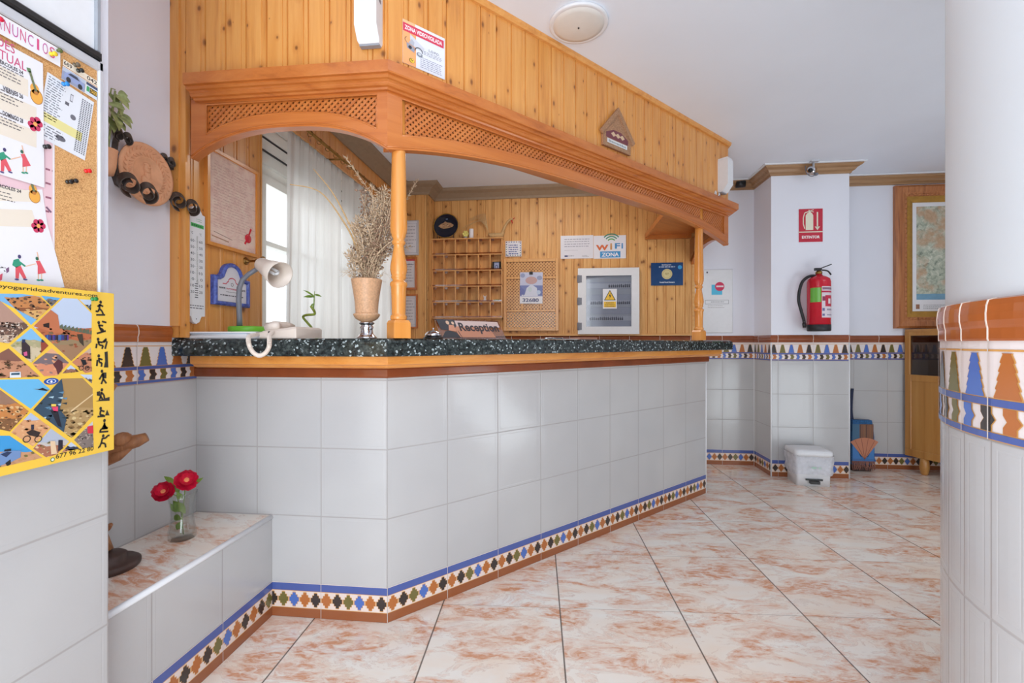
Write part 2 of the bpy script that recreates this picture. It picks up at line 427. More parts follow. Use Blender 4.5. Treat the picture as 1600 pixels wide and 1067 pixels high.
        for p, o in zip(b.v, b.off): buf += [p.dot(a1) + o.x, p.dot(a2) + o.y, p.dot(g) + o.z]
        at.data.foreach_set('vector', buf)
        at = me.attributes.new('tc', 'FLOAT_VECTOR', 'POINT'); at.data.foreach_set('vector', [x for t in b.tc for x in t])
        me.validate(clean_customdata=False); me.update()
        bm = bmesh.new(); bm.from_mesh(me); bmesh.ops.recalc_face_normals(bm, faces=bm.faces); bm.to_mesh(me); bm.free()
        ob = bpy.data.objects.new(name, me); COL.objects.link(ob)
        if parent is not None: ob.parent = parent
        else: ob.location = o0
        return ob

LOC = {}
def world_loc(o):
    p = Vector(o.location)
    return p + world_loc(o.parent) if o.parent else p
def tag(o, label, cat, group=None, kind=None):
    o['label'] = label; o['category'] = cat
    if group: o['group'] = group
    if kind: o['kind'] = kind
    return o
def thing(name, label, cat, loc, group=None):
    o = bpy.data.objects.new(name, None); o.empty_display_size = .05; COL.objects.link(o); o.location = loc
    return tag(o, label, cat, group)
def struct(o): o['kind'] = 'structure'; return o
def copy_tree(o, parent=None):
    c = o.copy(); COL.objects.link(c)
    if parent: c.parent = parent
    for ch in list(o.children): copy_tree(ch, c)
    return c

# ------------------------------------------------------------------ flat printed matter
_txt = {}
def text_polys(body, bold=0.0):
    key = (body, bold)
    if key not in _txt:
        cu = bpy.data.curves.new('lettering', 'FONT'); cu.body = body; cu.size = 1; cu.offset = bold; cu.resolution_u = 3
        ob = bpy.data.objects.new('lettering', cu); COL.objects.link(ob)
        dg = bpy.context.evaluated_depsgraph_get(); me = bpy.data.meshes.new_from_object(ob.evaluated_get(dg))
        vs = [(v.co.x, v.co.y) for v in me.vertices]; fs = [tuple(p.vertices) for p in me.polygons]
        bpy.data.objects.remove(ob); bpy.data.curves.remove(cu); bpy.data.meshes.remove(me)
        _txt[key] = (vs, fs)
    return _txt[key]

class Print:
    def __init__(p, fr, s=0, t=0, n=0.0, ang=0, lay=.0004, bend=None):
        p.fr = fr.sub(s, t, n, ang) if isinstance(fr, Fr) else fr; p.v = []; p.f = []; p.c = []; p.lay = lay; p.bend = bend; p.L = 0
    def _n(p, s, t): return (p.bend(s, t) if p.bend else 0)
    def poly(p, pts, col, L=None):
        L = p.L if L is None else L; i0 = len(p.v)
        for s, t in pts: p.v.append(p.fr.pt(s, t, L * p.lay + p._n(s, t)))
        p.f.append(tuple(range(i0, len(p.v)))); p.c.append(C(*col))
    def rect(p, s0, s1, t0, t1, col, L=None): p.poly([(s0, t0), (s1, t0), (s1, t1), (s0, t1)], col, L)
    def run(p, s0, s1, t0, t1, col, L=None, ds=.03):
        k = max(1, int(math.ceil((s1 - s0) / ds)))
        for i in range(k): p.rect(s0 + (s1 - s0) * i / k, s0 + (s1 - s0) * (i + 1) / k, t0, t1, col, L)
    def sheet(p, w, h, col, L=0, k=8):
        for i in range(k):
            for j in range(k): p.rect(w * i / k, w * (i + 1) / k, h * j / k, h * (j + 1) / k, col, L)
    def ell(p, c, rx, ry, col, L=None, k=20, a0=0, a1=2 * PI):
        p.poly([(c[0] + rx * math.cos(a0 + (a1 - a0) * i / k), c[1] + ry * math.sin(a0 + (a1 - a0) * i / k)) for i in range(k + (a1 - a0 < 6.28))], col, L)
    def arc(p, c, r0, r1, a0, a1, col, L=None, k=14):
        A = [a0 + (a1 - a0) * i / k for i in range(k + 1)]
        p.poly([(c[0] + r1 * math.cos(a), c[1] + r1 * math.sin(a)) for a in A] + [(c[0] + r0 * math.cos(a), c[1] + r0 * math.sin(a)) for a in A[::-1]], col, L)
    def line(p, pts, w, col, L=None):
        for (x0, y0), (x1, y1) in zip(pts, pts[1:]):
            d = math.hypot(x1 - x0, y1 - y0) or 1e-6; nx, ny = -(y1 - y0) / d * w / 2, (x1 - x0) / d * w / 2
            p.poly([(x0 - nx, y0 - ny), (x1 - nx, y1 - ny), (x1 + nx, y1 + ny), (x0 + nx, y0 + ny)], col, L)
    def text(p, body, s0, s1, t0, t1, col, L=None, bold=.012, rot=0.0):
        """letters fitted to the box"""
        L = p.L if L is None else L
        vs, fs = text_polys(body, bold)
        if not vs: return
        x0 = min(v[0] for v in vs); x1 = max(v[0] for v in vs); y0 = min(v[1] for v in vs); y1 = max(v[1] for v in vs)
        i0 = len(p.v); cs, ct = (s0 + s1) / 2, (t0 + t1) / 2; c, k = math.cos(rot), math.sin(rot)
        for x, y in vs:
            s = s0 + (x - x0) / (x1 - x0) * (s1 - s0) - cs; t = t0 + (y - y0) / max(1e-6, y1 - y0) * (t1 - t0) - ct
            s, t = cs + s * c - t * k, ct + s * k + t * c
            p.v.append(p.fr.pt(s, t, L * p.lay + p._n(s, t)))
        for f in fs: p.f.append(tuple(i0 + i for i in f)); p.c.append(C(*col))
    def bars(p, s0, s1, t1, rows, pitch, h, col, L=None, rag=.35, word=.012):
        """rows of small unreadable print"""
        for r in range(rows):
            s = s0; e = s1 - random.random() * rag * (s1 - s0); t = t1 - r * pitch
            while s < e:
                w = word * random.uniform(.5, 1.4); p.rect(s, min(s + w, e), t - h, t, col, L); s += w + word * .3
    def build(p, name, parent=None, mat='print', back=None):
        me = bpy.data.meshes.new(name)
        if parent is not None: o0 = world_loc(parent)
        else:
            o0 = Vector([(min(v[i] for v in p.v) + max(v[i] for v in p.v)) / 2 for i in range(3)]); o0.z = min(v.z for v in p.v)
        me.from_pydata([v - o0 for v in p.v], [], p.f); me.materials.append(M[mat])
        at = me.attributes.new('Col', 'FLOAT_COLOR', 'CORNER'); buf = []
        for poly, c in zip(me.polygons, p.c): buf += list(c) * poly.loop_total
        at.data.foreach_set('color', buf); me.update()
        ob = bpy.data.objects.new(name, me); COL.objects.link(ob)
        if parent is not None: ob.parent = parent
        else: ob.location = o0
        return ob
    def slab(p, w, h, th, col):
        """body of a board under the print: front at layer 0"""
        P = p.fr.pt; A = [(0, 0), (w, 0), (w, h), (0, h)]
        for i in range(4):
            a, b = A[i], A[(i + 1) % 4]; i0 = len(p.v)
            p.v += [P(*a, -th), P(*b, -th), P(*b, 0), P(*a, 0)]; p.f.append((i0, i0 + 1, i0 + 2, i0 + 3)); p.c.append(C(*col))
        i0 = len(p.v); p.v += [P(*a, -th) for a in A]; p.f.append((i0 + 3, i0 + 2, i0 + 1, i0)); p.c.append(C(*col))
        p.rect(0, w, 0, h, col, 0)

def clip(poly, region):
    """poly clipped to a convex counter-clockwise region"""
    out = poly
    for (ax, ay), (bx, by) in zip(region, region[1:] + region[:1]):
        inp, out = out, []
        if not inp: return []
        def side(q): return (bx - ax) * (q[1] - ay) - (by - ay) * (q[0] - ax)
        for i, q in enumerate(inp):
            r = inp[i - 1]; a, b = side(r), side(q)
            if (a >= 0) != (b >= 0):
                k = a / (a - b); out.append((r[0] + (q[0] - r[0]) * k, r[1] + (q[1] - r[1]) * k))
            if b >= 0: out.append(q)
    return out

# ------------------------------------------------------------------ glazed borders
OLV, BLU, ORG, BLK = (112, 104, 52), (74, 110, 188), (182, 106, 50), (52, 42, 40)
OCH = (214, 158, 88); CRM = (232, 216, 208); DKB = (72, 92, 160)
TILE = .2724
def stair(cx, cy, hw, hh, k):
    """stepped diamond outline"""
    q = []
    for i in range(k): q += [(hw * (k - i) / k, hh * i / k), (hw * (k - i) / k, hh * (i + .92) / k)]
    q.append((hw * .12, hh)); pts = q + [(-x, y) for x, y in q[::-1]]
    pts = pts + [(x, -y) for x, y in pts[::-1]]
    return [(cx + x, cy + y) for x, y in pts]
def clampp(pts, a, b): return [(min(max(x, a), b), y) for x, y in pts]
def base_border(P, s0, s1, org=0.0, grout=TILE, shift=0):
    P.run(s0, s1, 0.001, .138, CRM, 0)
    P.run(s0, s1, 0.001, .038, (150, 84, 44), 1); P.run(s0, s1, .107, .136, DKB, 1)
    P.run(s0, s1, .0375, .0395, OCH, 2); P.run(s0, s1, .1055, .1075, OCH, 2)
    p = TILE / 6; seq = (ORG, BLK, OLV, BLU, ORG, BLK); k = int(math.floor((s0 - org) / p)) - 1
    while org + k * p < s1:
        c = org + (k + .5) * p
        if s0 - .012 < c < s1 + .012:
            P.poly(clampp(stair(c, .0725, .0220, .0300, 3), s0, s1), OCH, 1); P.poly(clampp(stair(c, .0725, .0195, .0270, 3), s0, s1), seq[(k + shift) % 6], 2)
        k += 1
    k = math.ceil((s0 - org) / grout)
    while org + k * grout < s1: c = org + k * grout; P.run(c - .0012, c + .0012, 0.001, .137, (206, 196, 190), 3); k += 1
def frieze(P, s0, s1, org=0.0, grout=TILE, wp=TILE / 4, shift=0):
    P.run(s0, s1, .953, 1.103, (232, 222, 220), 0)
    P.run(s0, s1, 1.087, 1.090, OCH, 1)
    for a, b in ((.954, .964), (1.0045, 1.0155)): P.run(s0, s1, a - .0015, b + .0015, OCH, 1); P.run(s0, s1, a, b, DKB, 2)
    seq = (OLV, BLU, ORG, BLK); k = int(math.floor((s0 - org) / wp)) - 1
    def tower(c, g):
        L = []; n = 5
        for i in range(n):
            w = .0235 - .0029 * i; a = 1.017 + .0133 * i; L += [(c + w + g, a), (c + w + g, a + .002), (c + w - .0052 + g, a + .0128)]
        L = [(c + .0235 + g, 1.017)] + L + [(c + .0085 + g, 1.0845)]
        return L + [(2 * c - x, y) for x, y in L[::-1]]
    while org + k * wp < s1 + wp:
        c = org + (k + .5) * wp
        if s0 - .02 < c < s1 + .02:
            P.poly(clampp(tower(c, .0022), s0, s1), OCH, 1); P.poly(clampp(tower(c, 0), s0, s1), seq[(k + shift) % 4], 2)
        k += 1
    p = wp * 4 / 6; k = int(math.floor((s0 - org) / p)) - 1; seq = (BLU, BLK, OLV, BLU, BLK, ORG)
    while org + k * p < s1 + p:
        c = org + (k + .35) * p
        def ch(g): return clampp([(c - .011 - g, .9655), (c + .011 + g, .9655), (c + .011 + g, .975), (c + .019 + g, .984), (c + .011 + g, .993), (c + .011 + g, 1.003), (c - .011 - g, 1.003), (c - .011 - g, .993), (c - .004 - g, .984), (c - .011 - g, .975)], s0, s1)
        if s0 - .02 < c < s1 + .02: P.poly(ch(.0018), OCH, 1); P.poly(ch(0), seq[k % 6], 2)
        k += 1
    k = math.ceil((s0 - org) / grout)
    while org + k * grout < s1: c = org + k * grout; P.run(c - .0012, c + .0012, .953, 1.103, (214, 204, 198), 4); k += 1
RAIL = [(0, 1.103), (.009, 1.103), (.011, 1.106), (.011, 1.121), (.014, 1.125), (.0175, 1.132), (.018, 1.142), (.015, 1.153), (.008, 1.161), (0, 1.164)]
RAIL = [(o * .6, z) for o, z in RAIL]
def rail(name, path, parent, org=0.0, grout=TILE, mat='brown_tile'):
    b = MB(); b.sweep(path, RAIL)
    # grout joints between the trim tiles
    b.mi = 1; s = 0; d_tot = 0
    pts = [Vector((p[0], p[1], 0)) for p in path]
    for a, c in zip(pts, pts[1:]):
        L = (c - a).length; d = (c - a) / L; k = math.ceil((d_tot - org) / grout + 1e-6)
        while org + k * grout < d_tot + L - .004:
            q = a + d * (org + k * grout - d_tot); b.sweep([q - d * .0016, q + d * .0016], [(o + .0006 if o > 0 else o, z + (.0006 if z > 1.15 else 0)) for o, z in RAIL]); k += 1
        d_tot += L
    return b.build(name, [mat, 'grout'], parent)
def tiles(b, fr, s0, s1, z0, z1, org, tw=TILE, zo=.135, n=0.0, ds=None):
    k = 1 if ds is None else max(1, int(math.ceil((s1 - s0) / ds)))
    for i in range(k):
        a, c = s0 + (s1 - s0) * i / k, s0 + (s1 - s0) * (i + 1) / k
        tcs = [((s - org) / tw, (z - zo) / .2724, tw / .2724) for s, z in ((a, z0), (c, z0), (c, z1), (a, z1))]
        b.quad(fr.pt(a, z0, n), fr.pt(c, z0, n), fr.pt(c, z1, n), fr.pt(a, z1, n), tcs=tcs)
# ================================================================== SETTING
CEIL = 2.545
U_R = 3.5; V_0 = -1.7
b = MB(); b.quad((-1.7, V_0, 0), (3.7, V_0, 0), (3.7, 4.5, 0), (-1.7, 4.5, 0)); struct(b.build('floor', 'floor', org=(0, 0, 0)))
b = MB(); b.bb((-1.7, V_0, CEIL), (3.7, 4.5, CEIL + .1)); struct(b.build('ceiling', 'ceil'))

# --- near left wall with the notice board
b = MB()
b.mi = 0
tiles(b, FN, V_0, 1.0115, 0, .953, 1.0115)
b.mi = 1
b.quad(FN.pt(V_0, .953), FN.pt(1.0115, .953), FN.pt(1.0115, CEIL), FN.pt(V_0, CEIL))
b.quad((U_N, 1.0115, 0), (-1.66, 1.0115, 0), (-1.66, 1.0115, CEIL), (U_N, 1.0115, CEIL))
wnear = struct(b.build('wall_near_left', ['tile', 'wallw'], org=(U_N, 1.0, 0)))
P = Print(FN, n=.0008); frieze(P, -.2, 1.0115, 1.0115); P.build('frieze', wnear, 'gloss')
rail('dado_rail', [(U_N, -.2), (U_N, 1.0115)], wnear)

# --- left wall (window in it)
WV0, WV1, WZ0, WZ1 = 2.115, 3.72, 1.02, 2.30
b = MB()
for v0, v1, z0, z1 in ((1.0115, WV0, 0, CEIL), (WV1, 4.4, 0, CEIL), (WV0, WV1, 0, WZ0), (WV0, WV1, WZ1, CEIL)):
    b.bb((U_L - .17, v0, z0), (U_L, v1, z1))
b.mi = 1
tiles(b, FL, 1.0115, 1.725, .135, .953, 1.725, n=.001)
wleft = struct(b.build('wall_left', ['wallw', 'tile'], org=(U_L, 1.7, 0)))
P = Print(FL, n=.0018); frieze(P, 1.0115, 1.7235, 1.459); P.build('frieze', wleft, 'gloss')
o = struct(rail('trim_7', [(U_L, 1.0115), (U_L, 1.60)], None, .447))

# --- back wall, pilaster, right wall as one room shell each
def wall_seg(b, fr, s0, s1, org):
    b.mi = 0; tiles(b, fr, s0, s1, .135, .953, org)
    b.mi = 1; b.quad(fr.pt(s0, .953), fr.pt(s1, .953), fr.pt(s1, CEIL), fr.pt(s0, CEIL)); b.quad(fr.pt(s0, 0), fr.pt(s1, 0), fr.pt(s1, .135), fr.pt(s0, .135))
def borders(fr, s0, s1, org, parent):
    P = Print(fr, n=.0008); frieze(P, s0, s1, org); P.build('frieze', parent, 'gloss')
    P = Print(fr, n=.0008); base_border(P, s0, s1, org); P.build('base_border', parent, 'gloss')
PU0, PU1 = 1.728, 2.327
b = MB(); wall_seg(b, FB, -1.488, PU0, PU0); wall_seg(b, FB, PU1, U_R, 2.833)
wback = struct(b.build('wall_back', ['tile', 'wallw'], org=(0, V_B, 0)))
borders(FB, .6, PU0, PU0, wback); borders(FB, PU1, U_R, 2.833, wback)
FPL = Fr((PU0, 0, 0), (0, -1, 0))      # pilaster left flank, s = -v
FPR = Fr((PU1, 0, 0), (0, 1, 0))
b = MB(); wall_seg(b, FP, PU0, PU1, PU1); wall_seg(b, FPL, -V_B, -V_P, -V_P); wall_seg(b, FPR, V_P, V_B, V_B)
b.mi = 2
for u in (PU0, PU1): b.tube([(u, V_P, 0), (u, V_P, 1.103)], .006, 8)
b.tube([(PU0, V_B - .003, 0), (PU0, V_B - .003, 1.103)], .004, 8)
wpil = struct(b.build('wall_pilaster', ['tile', 'wallw', 'white'], org=(2.03, V_P, 0)))
borders(FP, PU0, PU1, PU1, wpil); borders(FPL, -V_B, -V_P, -V_P, wpil)
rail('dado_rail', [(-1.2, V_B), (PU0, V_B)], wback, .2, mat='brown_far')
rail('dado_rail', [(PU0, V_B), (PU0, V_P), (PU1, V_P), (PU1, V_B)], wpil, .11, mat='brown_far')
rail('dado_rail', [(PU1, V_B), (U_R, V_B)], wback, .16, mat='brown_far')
FRW = Fr((U_R, 0, 0), (0, -1, 0))
b = MB(); wall_seg(b, FRW, -V_B, -1.18, 0)
wright = struct(b.build('wall_right', ['tile', 'wallw'], org=(U_R, 2.7, 0)))

# --- rounded wall end in the right foreground
b = MB(); SEGS = [.05 * i for i in range(-63, 48)]
b.sm = True; CUT = .0681
def arcgrid(b, s0, s1, z0, z1, ds, mi, n=0.0):
    b.mi = mi; k = int(math.ceil((s1 - s0) / ds)); prev = None
    for i in range(k + 1):
        s = s0 + (s1 - s0) * i / k; tcs = [(s / CUT + .27, (z - .135) / .2724, .25) for z in (z0, z1)]
        cur = [b.vert(FR_.pt(s, z, n), tc) for z, tc in zip((z0, z1), tcs)]
        if prev: b.face((prev[0], cur[0], cur[1], prev[1]))
        prev = cur
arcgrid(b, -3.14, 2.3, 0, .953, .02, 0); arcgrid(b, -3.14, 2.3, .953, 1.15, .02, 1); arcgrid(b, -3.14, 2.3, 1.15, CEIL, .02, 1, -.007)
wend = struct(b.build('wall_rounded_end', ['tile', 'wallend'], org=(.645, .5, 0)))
P = Print(FR_, bend=lambda s, t: .0009); P.lay = .0007; frieze(P, -.85, .9, -.27 * CUT, CUT, CUT, shift=-1); P.build('frieze', wend, 'gloss')
P = Print(FR_, bend=lambda s, t: .0009); P.lay = .0007; base_border(P, -.85, .9, -.27 * CUT, CUT); P.build('base_border', wend, 'gloss')
pth = [FR_.pt(-.9 + .0227 * i, 0) for i in range(0, 80)]
rl = MB(); rl.sm = False
rl.sweep(pth, [(o * .55 - (.008 if o == 0 else 0), 1.103 + (z - 1.103) * 1.08) for o, z in RAIL]); rl.mi = 1
for k in range(-13, 13):
    s = (k - .27) * CUT; rl.sweep([FR_.pt(s - .0014, 0), FR_.pt(s + .0014, 0)], [(o * .55 + (.0006 if o > 0 else -.008), 1.103 + (z - 1.103) * 1.08 + (.0005 if z > 1.15 else 0)) for o, z in RAIL])
rl.build('dado_rail', ['brown_tile', 'grout'], wend)

# --- cornices
CRN = [(0, 2.470), (.010, 2.470), (.014, 2.482), (.030, 2.492), (.040, 2.508), (.062, 2.520), (.070, 2.530), (.070, 2.536), (0, 2.536)]
b = MB(); b.sweep([(1.30, V_B), (PU0, V_B), (PU0, V_P), (PU1, V_P), (PU1, V_B), (U_R, V_B)], CRN)
b.mi = 1; b.sweep([(1.30, V_B), (PU0, V_B), (PU0, V_P), (PU1, V_P), (PU1, V_B), (U_R, V_B)], [(0, 2.536), (.085, 2.536), (.085, CEIL), (0, CEIL)])
struct(b.build('trim_1', ['cornice', 'white'], grain=(1, 0, 0)))
b = MB(); b.sweep([(-1.47, 1.66), (-1.47, 4.06), (-1.2, 4.06), (-1.2, 4.262), (1.17, 4.262)], [(0, 2.455), (.012, 2.455), (.02, 2.475), (.06, 2.505), (.10, 2.52), (.115, 2.535), (.115, CEIL), (0, CEIL)])
struct(b.build('trim_2', 'taupe'))

# --- pine panelling
def planks(name, fr, s0, s1, t0, t1, n0=0.0, n1=.014, pitch=.083, mat='pine', parent=None, phase=0.0):
    b = MB(); s = s0 - phase
    while s < s1 - .004:
        a, c = max(s, s0), min(s + pitch, s1); b.cur = Vector((random.uniform(0, 30), random.uniform(0, 30), random.uniform(0, 30)))
        g = min(.004, (c - a) / 3)
        q = [(a, n0), (a, n1 - .007), (a + g * .5, n1 - .007), (a + g * 1.1, n1), (a + (c - a) * .76, n1), (a + (c - a) * .76 + g * .4, n1 - .003), (a + (c - a) * .76 + g * 1.0, n1), (c - g * .6, n1), (c, n1 - .006), (c, n0)]
        b.loft([[fr.pt(x, t, n) for x, n in q] for t in (t0, t1)], cap=True); s += pitch
    return b.build(name, mat, parent)
CZ = 2.085
wf = struct(planks('wall_fascia_short', FS, -1.43, CX, CZ, CEIL, -.03, 0))
struct(planks('wall_fascia_long', FLG, 0, 2.602, CZ, CEIL, -.03, 0))
FRT = Fr((1.213, 0, 0), (0, 1, 0))
struct(planks('wall_fascia_return', FRT, 3.444, V_B, CZ, CEIL, -.03, 0))
struct(planks('wall_left_panelling', FL, 1.625, WV0, 1.12, CEIL, .001, .018, phase=.02))
struct(planks('wall_left_panelling', FL, WV0, 4.06, WZ1 - .02, CEIL, .001, .018))
struct(planks('wall_left_panelling', FL, WV1 - .02, 4.06, 1.0, WZ1 - .02, .001, .018))
FC = Fr((0, 4.06, 0), (1, 0, 0))
struct(planks('wall_corner_panelling', FC, -1.488, -1.2, .5, CEIL, -.014, 0, mat='pine_back'))
struct(planks('wall_corner_panelling', Fr((-1.2, 0, 0), (0, 1, 0)), 4.06, V_B, .5, CEIL, -.014, 0, mat='pine_back'))
struct(planks('wall_back_panelling', FB, -1.2, 1.2, 1.172, CEIL, .001, .018, mat='pine_back'))
b = MB()
b.fbox(FB, -1.2, 1.2, 1.165, 1.185, .001, .03); b.fbox(FB, 1.188, 1.212, 1.165, CEIL, .001, .022)
struct(b.build('trim_3', 'pine_back', grain=(1, 0, 0)))
b = MB()   # left jamb board and the small mouldings of the panelling
b.fbox(FS, -1.488, -1.452, 1.165, CEIL, -.02, .006); b.cur = Vector((3, 4, 5)); b.fbox(FS, -1.452, -1.428, 1.12, CEIL, -.02, .0)
b.fbox(FL, 1.604, 1.632, 1.12, CEIL, .001, .03)
struct(b.build('trim_4', 'pine'))
b = MB(); b.fbox(FL, 1.632, WV0, 1.12, 1.145, .018, .028); struct(b.build('trim_5', 'pine', grain=(0, 1, 0)))
b = MB(); b.sweep([(-1.43, 1.604), (CX, CY), (1.213, 3.444), (1.213, 4.2)], [(.0, 2.520), (.012, 2.520), (.018, 2.53), (.020, CEIL), (0, CEIL)])
struct(b.build('trim_6', 'pine', grain=(1, 0, 0)))

# --- window, roller shutter box
WF = Fr((U_L - .06, 0, 0), (0, 1, 0))
win = MB()
for s0, s1, t0, t1 in ((WV0, WV0 + .05, WZ0, WZ1), (WV1 - .05, WV1, WZ0, WZ1), (WV0 + .05, WV1 - .05, WZ0, WZ0 + .05), (WV0 + .05, WV1 - .05, 1.97, 2.02), (2.87, 2.96, WZ0 + .05, 1.97)):
    win.fbox(WF, s0, s1, t0, t1, -.05, .02)
window = struct(win.build('window_1', 'whitewood', org=(U_L - .06, 2.9, WZ0)))
for k in (0, 1):
    a = 2.165 + k * .795; c = a + .705
    b = MB()
    mm = (a + c) / 2
    for s0, s1, t0, t1 in ((a, a + .045, 1.072, 1.968), (c - .045, c, 1.072, 1.968), (a + .045, c - .045, 1.072, 1.115), (a + .045, c - .045, 1.925, 1.968), (a + .045, mm - .012, 1.605, 1.63), (mm + .012, c - .045, 1.605, 1.63), (mm - .012, mm + .012, 1.115, 1.925)):
        b.fbox(WF, s0, s1, t0, t1, -.03, .035)
    sash = struct(b.build('window_sash', 'whitewood', window))
    g = MB(); g.fbox(WF, a + .04, c - .04, 1.11, 1.93, -.004, .0); struct(g.build('window_pane', 'pane', sash))
b = MB()
b.fbox(WF, WV0 + .002, WV1 - .002, 2.021, WZ1 - .002, -.04, .038)
for t in (2.086, 2.153, 2.22): b.fbox(WF, WV0 + .003, WV1 - .003, t + .002, t + .056, .039, .046)
b.mi = 1
for t in (2.1455, 2.0795): b.fbox(WF, WV0 + .003, WV1 - .003, t, t + .006, .0385, .048)
struct(b.build('shutter_box', ['whitewood', 'black'], window))
b = MB(); b.bb((U_L - .17, WV0, .98), (U_L + .04, WV1, 1.02)); struct(b.build('window_sill', 'whitewood', window))

# --- tiled ledge (plinth)
U_K = -1.155
FK = Fr((U_K, 0, 0), (0, 1, 0))
b = MB(); b.bb((U_L, 1.0125, 0), (U_K - .001, 1.7245, .392)); b.mi = 1; tiles(b, FK, 1.0115, 1.725, .135, .405, 1.725)
ledge = struct(b.build('ledge', ['wallw', 'tile'], org=(U_K, 1.37, 0)))
P = Print(FK, n=.0008); base_border(P, 1.0115, 1.725, 1.725, shift=3); P.build('base_border', ledge, 'gloss')
b = MB(); b.bb((U_L + .001, 1.0125, .392), (U_K - .006, 1.7245, .405)); struct(b.build('ledge_top', 'plinthtop', ledge))
b = MB(); b.tube([(U_K - .004, 1.0125, .397), (U_K - .004, 1.7245, .397)], .0095, 10); struct(b.build('edge_bead', 'white', ledge))

# ================================================================== COUNTER
CU0, CV0 = -.6745, 1.725
FCS = Fr((0, CV0, 0), (1, 0, 0)); FCL = Fr((CU0, CV0, 0), (S2, S2, 0)); LEN = 2.456
counter = thing('reception_counter', 'white tiled angled reception counter with blue and brown border along the floor', 'counter', (0, 2.6, 0))
pe = FCL.pt(LEN, 0); pb = pe + Vector((-S2, S2, 0)) * .2
plan = [(U_L + .001, CV0 + .001), (CU0 - .0005, CV0 + .001), (pe.x - .001, pe.y - .001), (pb.x, pb.y), (CU0 - .083, CV0 + .2), (U_L + .001, CV0 + .2)]
b = MB(); b.hexa([(x, y, 0) for x, y in plan], [(x, y, 1.0) for x, y in plan]); b.mi = 1
tiles(b, FCS, U_L, CU0, .135, .964, CU0, n=.0005); tiles(b, FCL, 0, LEN, .135, .964, 0, n=.0005)
b.quad(pe + UP * .0, pb + UP * .0, pb + UP * .964, pe + UP * .964, tcs=[(0, -.5, 1), (.7, -.5, 1), (.7, 3.04, 1), (0, 3.04, 1)])
b.mi = 2; b.tube([pe, pe + UP * 1.0], .005, 8)
b.build('tiled_body', ['wallw', 'tile', 'white'], counter)
P = Print(FCS, n=.0012); base_border(P, U_K, CU0, CU0); o = P.build('base_border', counter, 'gloss')
P = Print(FCL, n=.0012); base_border(P, 0, LEN, 0); o = P.build('base_border', counter, 'gloss')
pth = [(U_L, CV0), (CU0, CV0), tuple(FCL.pt(LEN + .02, 0)[:2])]
b = MB(); b.sweep(pth, [(0, .962), (.010, .962), (.014, .968), (.014, .995), (.010, 1.002), (0, 1.002)]); b.build('brown_tile_strip', 'brown_edge', counter)
pth = [(U_L + .055, CV0), (CU0, CV0), tuple(FCL.pt(LEN + .05, 0)[:2])]
b = MB(); b.sweep(pth, [(0, 1.002), (.060, 1.002), (.072, 1.006), (.080, 1.014), (.092, 1.018), (.094, 1.026), (.094, 1.049), (0, 1.049)])
b.build('wooden_edge_strip', 'column', counter, grain=(1, .6, 0))
def gpoly(o):
    e0 = Vector((1.262 - o * S2 * 1.0, 3.493 - o * S2, 0)) + Vector((-S2, S2, 0)) * o
    ui = -1.604 + 0
    c = (CY + o - 2.231 - o * 1.4142, CY + o)
    return [(U_L + .001, CY + o), c, (e0.x, e0.y), (1.262 - .318 - o, 3.493 + .318), (-.813, 2.054), (U_L + .001, 2.054)]
b = MB(); b.loft([[Vector((x, y, z)) for x, y in gpoly(o)] for o, z in ((.004, 1.049), (0, 1.053), (0, 1.094), (.0012, 1.095), (.001, 1.102), (.005, 1.110), (.011, 1.115), (.02, 1.117))], cap=True)
tag(b.build('granite_worktop', 'granite'), 'dark speckled granite worktop along the top of the white tiled counter', 'worktop')
GT = 1.117

